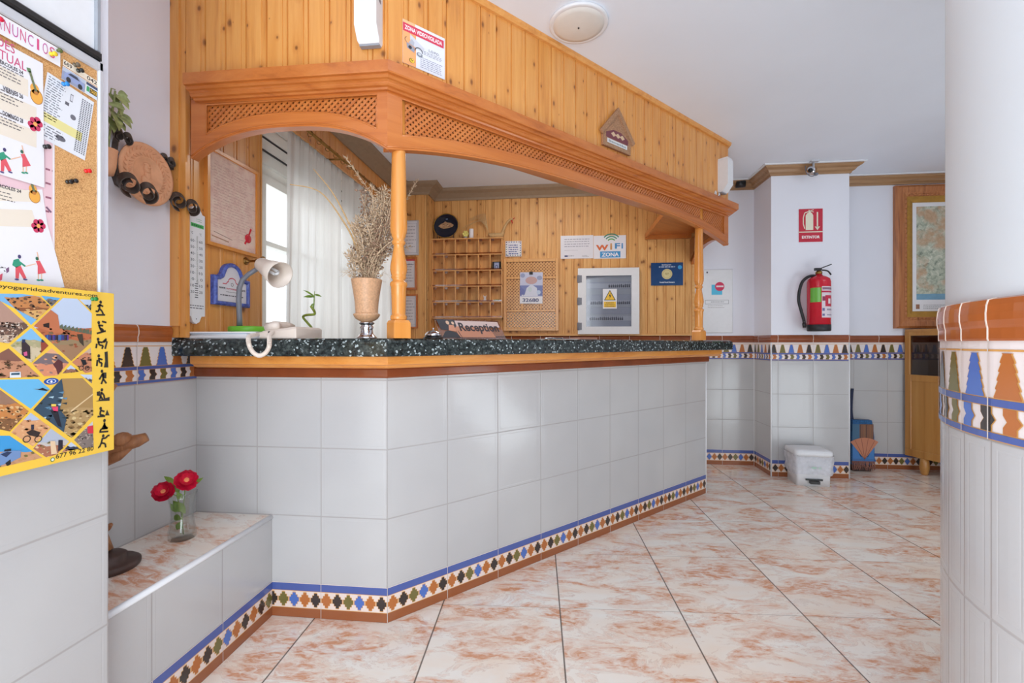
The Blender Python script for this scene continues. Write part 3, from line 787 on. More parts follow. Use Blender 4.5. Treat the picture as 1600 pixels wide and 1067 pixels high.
# ================================================================== CANOPY OVER THE COUNTER
canopy = thing('counter_canopy', 'honey-coloured wooden canopy with arched lattice panels hanging above the counter', 'canopy', (0, 2.4, 1.8))
pth = [(-1.385, 1.604), (CX, CY), (1.213, 3.444), (1.213, 4.26)]
b = MB(); b.sweep(pth, [(0, 2.020), (.010, 2.020), (.014, 2.026), (.024, 2.028), (.030, 2.034), (.030, 2.038), (.036, 2.042), (.044, 2.044), (.050, 2.050), (.050, 2.054), (.060, 2.055), (.062, 2.060), (.062, 2.096), (.058, 2.0985), (0, 2.0985)])
b.build('crown_moulding', 'oak', canopy, grain=(1, .5, 0))
ZT = 2.030
def arch_panel(fr, s0, s1, sl, sr, e, grain, gap=.053, pitch=.0235):
    def a(s): t = (s - s0) / (s1 - s0); return 1.806 + .101 * (1 - abs(2 * t - 1) ** e)
    n = 60; top = 2.010
    b = MB()
    S = [s0 + (s1 - s0) * i / n for i in range(n + 1)]
    b.strip(fr, [(s, a(s), ZT) for s in [s0 + (sl - s0) * i / 8 for i in range(9)]], -.035, 0)
    b.strip(fr, [(s, a(s), ZT) for s in [sr + (s1 - sr) * i / 8 for i in range(9)]], -.035, 0)
    b.strip(fr, [(s, a(s), a(s) + gap) for s in [sl + (sr - sl) * i / n for i in range(n + 1)]], -.035, 0)
    b.strip(fr, [(s, top, ZT) for s in (sl, sr)], -.035, 0)
    board = b.build('arched_board', 'oak', canopy, grain=grain)
    h = MB(); h.tube([fr.pt(s, a(s) + .010, .0) for s in S], .0035, 6)
    h.tube([fr.pt(s, a(s) + gap, -.002) for s in [sl + (sr - sl) * i / n for i in range(n + 1)]], .004, 6)
    h.tube([fr.pt(sl, a(sl) + gap, -.002), fr.pt(sl, top, -.002), fr.pt(sr, top, -.002), fr.pt(sr, a(sr) + gap, -.002)], .004, 6)
    h.build('bead', 'oak', board, grain=grain)
    lt = MB(); z0, z1 = 1.86, 2.018; w = .0092
    for dr, n0, n1 in ((1, -.0135, -.0095), (-1, -.0160, -.0120)):
        s = sl - .3
        while s < sr + .3:
            ok = []; best = []
            for i in range(41):
                z = z0 + (z1 - z0) * i / 40; q = s + dr * (z - z0)
                if sl - .008 < q < sr + .008 and z > a(min(max(q, sl), sr)) + gap - .012: ok.append((q, z))
                else: best = max(best, ok, key=len); ok = []
            best = max(best, ok, key=len)
            if len(best) > 1:
                (q0, za), (q1, zb) = best[0], best[-1]; h2 = w / 2 * S2
                px = [(q0 + h2, za - dr * h2), (q1 + h2, zb - dr * h2), (q1 - h2, zb + dr * h2), (q0 - h2, za + dr * h2)]
                lt.fprism(fr, px, n0, n1)
            s += pitch
    lt.build('lattice', 'oak', canopy, grain=fr.s + UP)
    bk = MB(); bk.strip(fr, [(s, a(s) + .03, ZT) for s in S], -.046, -.040); bk.build('lattice_shade_board', 'oak_dark', canopy, grain=grain)  # dark board stands for the shade seen through the lattice holes
arch_panel(FS, -1.405, CX, -1.343, -.666, 2.6, (1, 0, 0))
arch_panel(FLG, 0, 2.602, .058, 2.545, 3.2, (1, 1, 0))
arch_panel(FRT, 3.444, 4.26, 3.51, 4.20, 2.6, (0, 1, 0))
b = MB(); b.fbox(FLG, 0, 2.58, 2.036, 2.052, -.325, -.03)
poly = [(.77, 3.46), (1.17, 3.86), (1.17, 4.26), (.77, 4.26)]
b.cur = Vector((5, 2, 9)); b.hexa([(x, y, 2.075) for x, y in poly], [(x, y, 2.092) for x, y in poly])
b.bb((.77, 4.225, 2.040), (1.17, 4.26, 2.075)); b.bb((.77, 3.46, 2.052), (.785, 4.26, 2.075))
b.build('soffit', 'oak', canopy, grain=(1, 1, 0))

# --- turned columns
colprof = [(528, .024), (504, .024), (500.5, .027), (499.5, .030), (496, .031), (493.5, .029), (492, .025), (489, .0255), (470, .0265), (449, .0285), (447.5, .031), (444, .0325), (441.5, .030), (440, .024), (438, .022), (435.5, .026), (433.5, .0285), (431.5, .026), (429, .028), (422, .0315), (415, .0305), (402, .025), (390, .020), (384, .0185), (382.5, .023), (379.5, .026), (377, .023), (375, .021), (372.5, .0225), (370, .0265), (367.5, .0265), (364, .030), (358, .0315), (350, .0315), (330, .030), (300, .0285), (270, .027), (245, .0258)]
def column(name, x, y, label):
    root = thing(name, label, 'column', (x, y, GT))
    k = 413.4; prof = [(1.1 + (HY - py) / k - GT, r) for py, r in colprof]; z0 = prof[0][0]
    prof = [(max(0, h - z0 + .002), r) for h, r in prof] + [(2.035 - GT, .0255)]
    b = MB(); b.lathe(prof, (x, y, GT), 28); b.build('shaft', 'column', root)
    b = MB(); X, Y = Vector((S2, S2, 0)), Vector((-S2, S2, 0)); w = .033
    def ring(r, z): return [Vector((x, y, GT + z)) + X * r * i + Y * r * j for i, j in ((-1, -1), (1, -1), (1, 1), (-1, 1))]
    b.loft([ring(w, 0), ring(w, .058), ring(w - .005, .068)], cap=True); b.build('base_block', 'column', root)
    return root
column('turned_column', -.6063, 1.6656, 'turned wooden column standing at the corner of the counter beside the vase')
column('turned_column', .9395, 3.212, 'turned wooden column at the far right end of the counter')
# ================================================================== NOTICE BOARD CORNER (near left wall)
def _px(p, pts): return [p.fr.hit(x, y) for x, y in pts]
Print.px = _px
def _ptext(p, body, x0, x1, yb, yt, col, L=2, bold=.012, side=0):
    xr = x0 if side == 0 else x1
    s0, _ = p.fr.hit(x0, yb); s1, _ = p.fr.hit(x1, yb); _, tb = p.fr.hit(xr, yb); _, tt = p.fr.hit(xr, yt)
    p.text(body, s0, s1, tb, tt, col, L, bold)
Print.ptext = _ptext
def _pbars(p, x0, x1, y, rows, dy, h, col, L=2, **k):
    s0, t = p.fr.hit(x0, y); s1, _ = p.fr.hit(x1, y); _, t2 = p.fr.hit(x0, y + dy); _, t3 = p.fr.hit(x0, y + h)
    p.bars(s0, s1, t, rows, t - t2, t - t3, col, L, **k)
Print.pbars = _pbars
def _prect(p, x0, x1, yt, yb, col, L=1, ref=None):
    ref = x0 if ref is None else ref
    s0, t1 = p.fr.hit(ref, yt); _, t0 = p.fr.hit(ref, yb); s0, _ = p.fr.hit(x0, yt); s1, _ = p.fr.hit(x1, yt); p.rect(s0, s1, t0, t1, col, L)
Print.prect = _prect
def _pell(p, x, y, rx, ry, col, L=2, **k):
    c = p.fr.hit(x, y); e = p.fr.hit(x + rx, y); f = p.fr.hit(x, y - ry); p.ell(c, abs(e[0] - c[0]), abs(f[1] - c[1]), col, L, **k)
Print.pell = _pell
def _pline(p, pts, w, col, L=2):
    p.line(p.px(pts), w, col, L)
Print.pline = _pline

# --- cork board and whiteboard
zb, zt = 1.172, FN.hit(156, 97, .014)[1]
sR = FN.hit(161, 300, .014)[0]; sI = FN.hit(153, 300, .014)[0]; zi = FN.hit(153, 110.5, .014)[1]; sL = .25
board = thing('cork_board', 'cork notice board with pale grey frame on the near left wall', 'notice board', (U_N, .8, zb))
b = MB(); b.fbox(FN, sL + .01, sR - .008, zb + .01, zt - .008, .001, .011); b.build('cork_panel', 'cork', board)
b = MB(); fw = sR - sI
for s0, s1, t0, t1 in ((sR - fw, sR, zb, zt), (sL, sL + fw, zb, zt), (sL, sR, zi, zt), (sL, sR, zb, zb + fw)): b.bevbox(FN, s0, s1, t0, t1, .001, .017, .003)
b.build('frame', 'alu', board)
wz = zt + .0015; wsR = FN.hit(158, 60, .016)[0]
wb = thing('whiteboard', 'framed whiteboard with black lower edge above the cork board', 'whiteboard', (U_N, .8, wz))
b = MB(); b.fbox(FN, .25, wsR - .006, wz + .01, 2.3, .001, .012); b.build('writing_surface', 'white', wb)
h = FN.hit(157, 85, .02)[1] - FN.hit(157, 97, .02)[1]
b = MB(); b.bevbox(FN, .25, wsR, wz, wz + h, .001, .022, .004); b.build('bottom_rail', 'black', wb)
b = MB(); b.bevbox(FN, wsR - .013, wsR, wz + h, 2.3, .001, .018, .003); b.bevbox(FN, .25, wsR, 2.3, 2.313, .001, .018, .003); b.build('side_rail', 'greybox', wb)

PNK, INK, BEI, GUI = (206, 84, 128), (60, 56, 66), (232, 220, 204), (236, 170, 70)
def flyer_bits(P, L, dy=0, lower=False):
    pass
def guitar(P, x, y, k, L):
    P.pell(x, y + 4 * k, 10 * k, 12 * k, (170, 110, 50), L); P.pell(x, y + 4 * k, 9 * k, 11 * k, GUI, L + 1)
    P.pell(x - 3 * k, y - 8 * k, 7 * k, 8 * k, GUI, L + 1); P.pell(x - 1 * k, y - 2 * k, 3.4 * k, 3.4 * k, (190, 120, 50), L + 2)
    P.pline([(x - 1 * k, y - 4 * k), (x - 11 * k, y - 36 * k)], .0045, (110, 120, 84), L + 3); P.pline([(x - 11 * k, y - 34 * k), (x - 13 * k, y - 41 * k)], .007, (96, 130, 84), L + 3)
def flower(P, x, y, r, L):
    for i in range(6): P.pell(x + r * .62 * math.cos(i * 1.047), y + r * .62 * math.sin(i * 1.047), r * .46, r * .46, (200, 50, 92), L)
    P.pell(x, y, r * .3, r * .3, (240, 170, 90), L + 1)
def dancers(P, x, y, k, L):
    G, R_, SK = (40, 150, 118), (222, 84, 96), (236, 190, 160)
    P.poly(P.px([(x, y), (x + 8 * k, y - 2 * k), (x + 12 * k, y + 8 * k), (x + 4 * k, y + 12 * k), (x - 2 * k, y + 8 * k)]), G, L)
    P.pell(x + 9 * k, y - 5 * k, 2.6 * k, 3 * k, (70, 60, 110), L + 1)
    P.pline([(x + 9 * k, y + 3 * k), (x + 18 * k, y + 10 * k)], .0035, G, L + 1)
    P.poly(P.px([(x + 3 * k, y + 11 * k), (x + 11 * k, y + 9 * k), (x + 20 * k, y + 28 * k), (x + 15 * k, y + 29 * k), (x + 9 * k, y + 19 * k), (x + 8 * k, y + 29 * k), (x + 3 * k, y + 28 * k)]), R_, L)
    P.pline([(x + 18 * k, y + 10 * k), (x + 34 * k, y + 6 * k)], .002, SK, L)
    P.poly(P.px([(x + 34 * k, y + 2 * k), (x + 40 * k, y + 1 * k), (x + 50 * k, y + 20 * k), (x + 37 * k, y + 22 * k), (x + 37 * k, y + 9 * k)]), R_, L)
    P.pell(x + 36 * k, y - 2 * k, 2.4 * k, 2.8 * k, (50, 110, 90), L + 1); P.pline([(x + 39 * k, y + 2 * k), (x + 36 * k, y - 12 * k)], .002, SK, L + 1)
    for dx in (38, 43): P.pline([(x + dx * k, y + 21 * k), (x + dx * k, y + 30 * k)], .002, SK, L); P.pell(x + dx * k, y + 31 * k, 3 * k, 1.4 * k, G, L + 1)
    for dx in (5, 18): P.pell(x + dx * k, y + 30 * k, 3.5 * k, 1.4 * k, (84, 74, 130), L + 1)
# pink sheet at the back
P = Print(FN, n=.0115, lay=.0001); s0 = FN.hit(86, 300, .0125)[0]
P.poly([(s0 - .2, FN.hit(86, 392, .0125)[1]), (s0, FN.hit(86, 392, .0125)[1]), (s0, FN.hit(86, 212, .0125)[1]), (s0 - .2, FN.hit(86, 212, .0125)[1])], (236, 228, 230), 0)
P.poly([(s0 - .19, FN.hit(86, 390, .0125)[1]), (s0 - .004, FN.hit(86, 390, .0125)[1]), (s0 - .004, FN.hit(86, 216, .0125)[1]), (s0 - .19, FN.hit(86, 216, .0125)[1])], (232, 196, 204), 1)
P.pbars(71, 82, 262, 4, 22, 3, (150, 90, 110), 2); P.pline([(72, 323), (80, 332)], .004, (120, 84, 110), 2)
tag(P.build('pink_sheet'), 'pale pink sheet pinned behind the white flyers on the cork board', 'sheet of paper')
# lower flyer
P = Print(FN, n=.0122, lay=.00012)
P.poly(P.px([(-60, 300), (66, 296), (74, 350), (86, 392), (101, 449), (-60, 458)]), (234, 232, 236), 0)
P.poly(P.px([(-40, 285), (62, 300), (64, 316), (-40, 312)]), BEI, 1); P.ptext('MIÉRCOLES 24', -14, 33, 289, 282, INK, 2, .03); P.pbars(-20, 30, 293, 3, 5.5, 1.6, (120, 112, 110), 2, word=.006)
guitar(P, 54, 303, .9, 2)
P.poly(P.px([(-40, 325), (50, 328), (58, 355), (-40, 352)]), BEI, 1); flower(P, 60, 353, 10.5, 2); dancers(P, 21, 406, 1.02, 2)
P.poly(P.px([(-2, 416), (9, 420), (10, 426), (-2, 424)]), (240, 240, 244), 2); P.poly(P.px([(9, 420), (14, 417), (14, 424), (10, 427)]), (120, 80, 120), 2)
for i in range(8): P.pell(random.uniform(-2, 8), random.uniform(416, 424), .8, .8, (40, 36, 44), 3)
P.poly(P.px([(-2, 430), (4, 427), (3, 437), (-2, 440)]), (214, 84, 106), 2)
tag(P.build('event_flyer'), 'lower white dance flyer hanging out at the bottom edge of the cork board', 'flyer', 'event flyers')
# price sheet and taxi card
def quadframe(tl, tr, bl, n):
    a, c, d = (Vector((*FN.hit(*q, n), 0)) for q in (tl, tr, bl)); x = (c - a).normalized()
    ang = math.atan2(x.y, x.x); w = (c - a).length; h = abs((d - a).dot(Vector((-x.y, x.x, 0))))
    return FN.sub(a.x, a.y, n, ang), w, h
fr, w, h = quadframe((74, 112), (147, 160), (66, 216), .0118)
P = Print(fr, lay=.0001); P.rect(0, w, -h, 0, (228, 230, 236), 0); P.rect(0, w * .86, -h * .74, -h * .60, (230, 220, 150), 1)
P.bars(.004, w * .40, -.006, 17, h / 26, h / 75, (104, 108, 122), 1, word=.008); P.bars(.004, w * .5, -h * .78, 5, h / 26, h / 70, (110, 110, 124), 1)
for i in range(5): P.bars(w * (.74 + .05 * i), w * (.775 + .05 * i), -h * .06, 30, h / 34, h / 60, (84, 86, 98), 1, rag=.1, word=.006)
P.rect(w * .50, w * .56, -h * .22, -h * .1, (110, 110, 120), 1); P.rect(w * .51, w * .555, -h * .205, -h * .115, (214, 214, 224), 2)
P.rect(w * .42, w * .5, -h * .31, -h * .26, (90, 90, 100), 1); P.ell((w * .62, -h * .44), .006, .006, (110, 110, 120), 1); P.ell((w * .45, -h * .86), .010, .006, (100, 100, 110), 1)
tag(P.build('price_list'), 'tilted printed price list with a yellow strip on the cork board', 'sheet of paper')
fr, w, h = quadframe((99, 92), (154, 128), (94, 122), .0132)
P = Print(fr, lay=.0001); P.rect(0, w, -h, 0, (238, 226, 206), 0)
P.text('689', w * .02, w * .24, -h * .24, -h * .04, (74, 64, 60), 1, .02); P.text('042', w * .66, w * .96, -h * .24, -h * .04, (74, 64, 60), 1, .02)
P.rect(0, w, -h * .33, -h * .30, (196, 130, 80), 1)
P.rect(0, w * .64, -h * .98, -h * .36, (150, 158, 186), 1); P.rect(0, w * .64, -h * .55, -h * .36, (186, 196, 216), 2)
P.poly([(w * .06, -h * .84), (w * .06, -h * .62), (w * .2, -h * .44), (w * .42, -h * .44), (w * .6, -h * .62), (w * .62, -h * .84)], (150, 164, 206), 3)
P.poly([(w * .15, -h * .6), (w * .22, -h * .47), (w * .40, -h * .47), (w * .48, -h * .6)], (60, 66, 84), 4)
for x in (.18, .5): P.ell((w * x, -h * .84), .005, .006, (40, 42, 50), 4)
P.rect(w * .66, w, -h * .50, -h * .36, (64, 74, 104), 1); P.rect(w * .66, w, -h * .98, -h * .5, (214, 224, 236), 1)
P.rect(w * .68, w * .76, -h * .82, -h * .56, (60, 160, 90), 2); P.rect(w * .77, w * .99, -h * .84, -h * .56, (70, 58, 30), 2); P.text('TAXI', w * .785, w * .975, -h * .79, -h * .61, (238, 190, 60), 3, .03)
tag(P.build('taxi_card'), 'taxi card with blue car photo at the top right of the cork board', 'card')
# upper flyer
P = Print(FN, n=.0140, lay=.00012); sF = FN.hit(71, 200, .0175)[0]
zt0 = FN.hit(71, 100, .0175)[1]; zb0 = FN.hit(71, 293, .0175)[1]
P.poly([(sF - .212, zb0), (sF + .001, zb0), (sF - .002, zt0), (sF - .212, zt0)], (234, 232, 236), 0)
P.ptext('ACTIVIDADES', -100, 23, 85, 70.5, PNK, 2, .004, side=1); P.ptext('EVENTUAL', -46, 41, 112, 98, PNK, 2, .004, side=1)
for y, name in ((112, 'MIÉRCOLES 24'), (150, 'VIERNES 26'), (188, 'DOMINGO 28')):
    P.prect(-60, 57 if y > 120 else 44, y + 6, y + 33, BEI, 1, ref=30)
    P.ptext(name, -8 if y < 120 else 4, 36, y + 5, y - 2, INK, 2, .03, side=1); P.pbars(-12, 38, y - 17, 4, 5, 1.7, (112, 104, 104), 3, word=.006)
guitar(P, 57, 147, 1.0, 3); flower(P, 55, 194, 11, 2); dancers(P, -2, 239, 1.0, 2)
tag(P.build('event_flyer'), 'upper white event flyer with a guitar drawing on the cork board', 'flyer', 'event flyers')
# header strip
P = Print(FN, n=.0152, lay=.0002); a = FN.hit(97, 100, .0195)
sa = FN.hit(97, 90, .0195)[0]; ta = FN.hit(85, 98, .0195)[1]; tb = FN.hit(85, 70, .0195)[1]
P.rect(sa - .32, sa, ta, tb, (236, 234, 238), 0)
s1 = FN.hit(91, 90, .0195)[0]; s0 = FN.hit(-4, 40, .0195)[0]; c0 = s0
for i, ch in enumerate('ANUNCIOS'):
    x0 = s0 + (s1 - s0) * i / 8; x1 = s0 + (s1 - s0) * (i + .74) / 8
    P.text(ch, x0 + (.003 if ch == 'I' else 0), x1 - (.003 if ch == 'I' else 0), ta + .010, ta + .033, (214, 70, 128) if i % 2 else (196, 92, 160), 2, -.004)
tag(P.build('header_strip'), 'white paper strip with pink lettering along the top of the cork board', 'paper strip')

# --- pushpins
pin_spots = [((0, 30), .020, (214, 24, 60), 'red pushpin at the left end of the lettered paper strip'),
 ((85, 84), .020, (232, 196, 40), 'yellow pushpin over the last letter of the header strip'),
 ((93, 79), .012, (92, 104, 52), 'olive pushpin beside the right end of the header strip'),
 ((121, 101), .012, (104, 92, 76), 'brown pushpin just above the taxi card'),
 ((127, 110), .0165, (24, 30, 26), 'black pushpin holding the taxi card'),
 ((104, 131), .0165, (36, 130, 206), 'blue pushpin on the car photo of the taxi card'),
 ((75, 229), .0135, (30, 24, 28), 'black pushpin in the pink sheet'),
 ((139, 267), .012, (222, 22, 26), 'red pushpin stuck alone in the bare cork'),
 ((110, 284), .012, (26, 22, 22), 'left of two black pushpins side by side in the bare cork'),
 ((118, 282.5), .012, (34, 28, 28), 'right of two black pushpins side by side in the bare cork'),
 ((149, 467), .0285, (34, 128, 60), 'green pushpin at the top of the yellow poster')]
for i, ((x, y), n, col, lab) in enumerate(pin_spots):
    s, t = FN.hit(x, y, n + .008); k = 'pin_%d' % i; M[k] = plain('pin_colour', col, .25, var=.02)
    b = MB(); b.lathe([(-.004, .0008), (0, .0012), (.0002, .0046), (.002, .0046), (.003, .0028), (.008, .0032), (.0092, .0050), (.011, .0048), (.012, .002)], FN.pt(s, t, n), 14, (1, 0, 0))
    tag(b.build('pushpin', k), lab, 'pushpin', 'pushpins on the notice board')

# --- yellow adventure poster
P = Print(FN, n=.028, lay=.00012); YEL = (240, 196, 70)
sr = FN.hit(178, 600, .028)[0]; z0 = FN.hit(178, 702, .028)[1]; z1 = FN.hit(172, 458, .028)[1]; W = .50
base = P.fr; P.fr = base
i0 = len(P.v)
for A in (((sr - W, z0), (sr, z0)), ((sr, z0), (sr, z1)), ((sr, z1), (sr - W, z1)), ((sr - W, z1), (sr - W, z0))):
    i0 = len(P.v); P.v += [base.pt(*A[0], -.003), base.pt(*A[1], -.003), base.pt(*A[1], 0), base.pt(*A[0], 0)]; P.f.append((i0, i0 + 1, i0 + 2, i0 + 3)); P.c.append(C(*YEL))
P.rect(sr - W, sr, z0, z1, YEL, 0)
i0 = len(P.v); P.v += [base.pt(x, y, -.003) for x, y in ((sr - W, z0), (sr - W, z1), (sr, z1), (sr, z0))]; P.f.append((i0, i0 + 1, i0 + 2, i0 + 3)); P.c.append(C(236, 232, 226))
rs = random.Random(3)
def ZA(*q): return [(x / 7.116, 450 + y / 7.116) for x, y in q]
def ZB(*q): return [(x / 6.67, 590 + y / 6.67) for x, y in q]
def photo(pts, bands, specks, nsp=40, size=(2, 7)):
    """bands: (y from, colour) top to bottom in picture rows; specks: colours"""
    loc = P.px(pts)
    ar = sum(a[0] * b_[1] - b_[0] * a[1] for a, b_ in zip(loc, loc[1:] + loc[:1]))
    if ar < 0: loc = loc[::-1]
    ys = [p[1] for p in pts]; xs = [p[0] for p in pts]; y0, y1 = min(ys), max(ys)
    P.poly(loc, bands[0][1], 1)
    for k, (f, c) in enumerate(bands[1:]):
        yy = y0 + (y1 - y0) * f; q = [(min(xs) - 2 + (max(xs) - min(xs) + 4) * i / 8, yy + rs.uniform(-2.2, 2.2)) for i in range(9)]
        r = P.px(q + [(max(xs) + 2, y1 + 3), (min(xs) - 2, y1 + 3)])[::-1]
        r = clip(r, loc)
        if len(r) > 2: P.poly(r, c, 2 + k)
    fr0 = bands[1][0] if len(bands) > 1 else 0
    for i in range(nsp * 2):
        c = rs.choice(specks); x = rs.uniform(min(xs), max(xs)); y = rs.uniform(y0 + (y1 - y0) * fr0, y1); r = rs.uniform(*size) * .5
        q = P.px([(x + r * 1.3 * math.cos(a) * rs.uniform(.5, 1.2), y + r * .7 * math.sin(a) * rs.uniform(.5, 1.2)) for a in (0, .9, 1.8, 2.7, 3.6, 4.5, 5.4)])[::-1]
        q = clip(q, loc)
        if len(q) > 2: P.poly(q, c, 6)
    return loc
def inpic(loc, pts, col, L=7):
    q = clip(P.px(pts)[::-1], loc)
    if len(q) > 2: P.poly(q, col, L)
SKY, PSK, TAN, ROCK, RED_, DRK, GRN = (96, 168, 220), (190, 204, 226), (206, 158, 106), (168, 116, 80), (184, 104, 68), (60, 46, 40), (96, 100, 60)
BR = [(150, 104, 70), (206, 160, 110), (112, 78, 56), (190, 130, 86)]
photo(ZA((-160, 60), (250, 65), (440, 95), (560, 210), (345, 410), (170, 230)), [(0, (120, 176, 220)), (.12, (196, 130, 76)), (.45, (140, 84, 50)), (.55, (214, 168, 104))], BR + [DRK], 60)
photo(ZA((455, 85), (670, 110), (575, 205)), [(0, SKY), (.35, (120, 110, 100))], [DRK, (90, 110, 150)], 10, (2, 4))
L3 = photo(ZA((700, 110), (860, 120), (1020, 285), (1015, 600), (790, 810), (370, 425)), [(0, PSK), (.48, RED_), (.66, (150, 128, 96)), (.74, (158, 122, 92))], [(196, 118, 80), (150, 84, 56), (120, 100, 72)], 46)
inpic(L3, ZA((370, 425), (545, 230), (640, 300), (660, 430), (800, 520), (600, 500)), (190, 112, 76), 6)
inpic(L3, ZA((475, 400), (545, 385), (545, 445), (480, 430)), (44, 30, 28)); inpic(L3, ZA((850, 515), (915, 510), (930, 650), (880, 600)), (66, 56, 44))
for i in range(16): inpic(L3, [(70 + i * 2.3, 523 + rs.uniform(0, 1)), (72 + i * 2.3, 523), (72 + i * 2.3, 531), (70 + i * 2.3, 532)], rs.choice([(50, 60, 130), (40, 40, 60), (90, 60, 140), (60, 110, 170)]), 8)
for i in range(9): inpic(L3, ZA((660 + 42 * i, 420 + 8 * i), (690 + 42 * i, 400 + 8 * i), (700 + 42 * i, 455 + 8 * i), (660 + 42 * i, 450 + 8 * i)), (96, 104, 84), 7)
photo(ZA((880, 125), (1015, 130), (1010, 250)), [(0, PSK), (.5, (110, 120, 120))], [DRK], 8, (2, 4))
photo(ZA((-300, 140), (0, 140), (320, 425), (95, 615), (-300, 560)), [(0, (176, 140, 124)), (.5, (110, 84, 72)), (.8, (196, 172, 150))], [(84, 64, 58), (200, 170, 150), (140, 104, 88), (226, 210, 196)], 90, (2, 6))
L6 = photo(ZA((345, 445), (535, 640), (345, 830), (115, 640)), [(0, (130, 186, 226)), (.35, (176, 168, 130)), (.55, (206, 190, 160))], [(150, 150, 100), (190, 176, 140)], 16)
for dx in (0, 215): 
    inpic(L6, ZA((235 + dx, 600), (280 + dx, 600), (330 + dx, 650), (335 + dx, 790), (240 + dx, 770)), (56, 44, 50) if dx == 0 else (150, 70, 52), 8); inpic(L6, ZA((240 + dx, 570), (275 + dx, 570), (275 + dx, 605), (240 + dx, 605)), (40, 54, 90), 9)
inpic(L6, ZA((255, 715), (295, 705), (300, 750), (265, 755)), (206, 90, 140), 9)
L7 = photo(ZA((-300, 720), (0, 720), (95, 670), (445, 985), (-300, 1015)), [(0, (132, 90, 76)), (.4, (196, 140, 108))], [(116, 80, 60), (180, 124, 96), (92, 72, 48)], 50)
inpic(L7, ZA((105, 935), (225, 930), (230, 1000), (105, 1005)), (222, 226, 232), 8); inpic(L7, ZA((120, 945), (215, 940), (212, 965), (118, 968)), (60, 90, 110), 9)
L8 = photo(ZA((575, 670), (765, 830), (640, 970), (490, 980), (360, 840)), [(0, (226, 170, 130)), (.2, (120, 106, 110)), (.55, (214, 140, 108))], [(150, 120, 112), (226, 160, 120)], 14)
inpic(L8, ZA((585, 850), (640, 790), (690, 820), (695, 890), (640, 965), (620, 900)), (92, 46, 50), 8)
photo(ZA((785, 855), (880, 930), (690, 950)), [(0, PSK), (.5, (150, 104, 84))], [DRK], 8, (2, 3))
L10 = photo(ZA((1010, 660), (1020, 930), (950, 945), (800, 825)), [(0, (200, 170, 150)), (.25, (196, 130, 98))], [(160, 104, 78), (70, 50, 44)], 20, (2, 4))
for x in (900, 965): P.arc(P.fr.hit(x / 7.116, 450 + 890 / 7.116), .004, .0055, 0, 6.28, (40, 34, 34), 8)
inpic(L10, ZA((890, 790), (950, 800), (960, 850), (920, 860)), (30, 30, 36), 8)
photo(ZA((890, 960), (1025, 965), (1020, 1060)), [(0, PSK), (.5, (120, 110, 104))], [DRK], 8, (2, 3))
L12 = photo(ZB((-300, 25), (400, 15), (520, 120), (320, 325), (-60, 60)), [(0, (104, 180, 224)), (.34, (110, 128, 140)), (.5, (96, 84, 64))], [DRK, GRN, (120, 100, 76)], 26)
inpic(L12, ZB((265, 220), (350, 180), (385, 240), (300, 285)), (196, 206, 216), 8); inpic(L12, ZB((380, 130), (440, 105), (490, 130), (430, 190), (380, 190)), (36, 38, 44), 8)
photo(ZB((-300, 125), (0, 125), (300, 350), (100, 560), (-300, 480)), [(0, (150, 116, 96)), (.35, (196, 130, 74)), (.7, (130, 92, 62))], BR + [(220, 180, 130)], 60)
L14 = photo(ZB((640, 10), (860, 5), (965, 110), (970, 390), (745, 630), (345, 335)), [(0, (168, 134, 84)), (.5, (178, 146, 98))], [(140, 106, 64), (200, 166, 112), (110, 88, 54), (214, 190, 140)], 80, (2, 9))
inpic(L14, ZB((345, 335), (640, 10), (660, 150), (620, 330), (690, 420), (660, 580)), (52, 76, 96), 7)
for i in range(26): x, y = rs.uniform(380, 640), rs.uniform(90, 520); inpic(L14, ZB((x, y), (x + 60, y - 10), (x + 50, y + 14)), rs.choice([(40, 60, 70), (96, 140, 170), (170, 200, 214), (36, 44, 40)]), 8)
inpic(L14, ZB((530, 300), (600, 300), (600, 350), (560, 360)), (226, 70, 110), 9); inpic(L14, ZB((530, 275), (580, 275), (580, 305), (530, 305)), (230, 200, 90), 9); inpic(L14, ZB((520, 340), (600, 350), (640, 520), (600, 500)), (30, 32, 44), 9)
inpic(L14, ZB((730, 345), (965, 165), (965, 180), (735, 360)), (224, 196, 150), 9)
L15 = photo(ZB((320, 365), (525, 520), (340, 715), (115, 570)), [(0, (176, 190, 216)), (.22, (216, 160, 116))], [(226, 180, 136), (190, 130, 92)], 24)
for x in (275, 395): P.arc(P.fr.hit(x / 6.67, 590 + 640 / 6.67), .0055, .0072, 0, 6.28, (40, 32, 32), 8)
inpic(L15, ZB((270, 570), (330, 540), (420, 570), (390, 620), (300, 600)), (50, 40, 40), 8); inpic(L15, ZB((320, 490), (350, 490), (350, 540), (320, 540)), (40, 44, 64), 9)
L16 = photo(ZB((530, 530), (720, 665), (590, 800), (480, 830), (345, 740)), [(0, (176, 184, 200)), (.45, (196, 190, 186)), (.6, (170, 110, 84))], [(226, 190, 150), (120, 110, 70), (190, 80, 70)], 20, (2, 5))
inpic(L16, ZB((605, 650), (650, 650), (650, 740), (600, 770)), (40, 36, 50), 8); inpic(L16, ZB((520, 660), (570, 660), (590, 790), (530, 800)), (226, 196, 160), 8)
L17 = photo(ZB((965, 455), (975, 725), (860, 735), (770, 650)), [(0, (200, 200, 206)), (.25, (130, 116, 110))], [(90, 80, 80), (176, 160, 150)], 30, (2, 4)); inpic(L17, ZB((905, 510), (970, 495), (970, 580), (910, 580)), (206, 50, 70), 8)
photo(ZB((740, 670), (830, 740), (640, 780)), [(0, PSK), (.4, (60, 70, 90)), (.75, (190, 130, 100))], [DRK], 6, (2, 3))
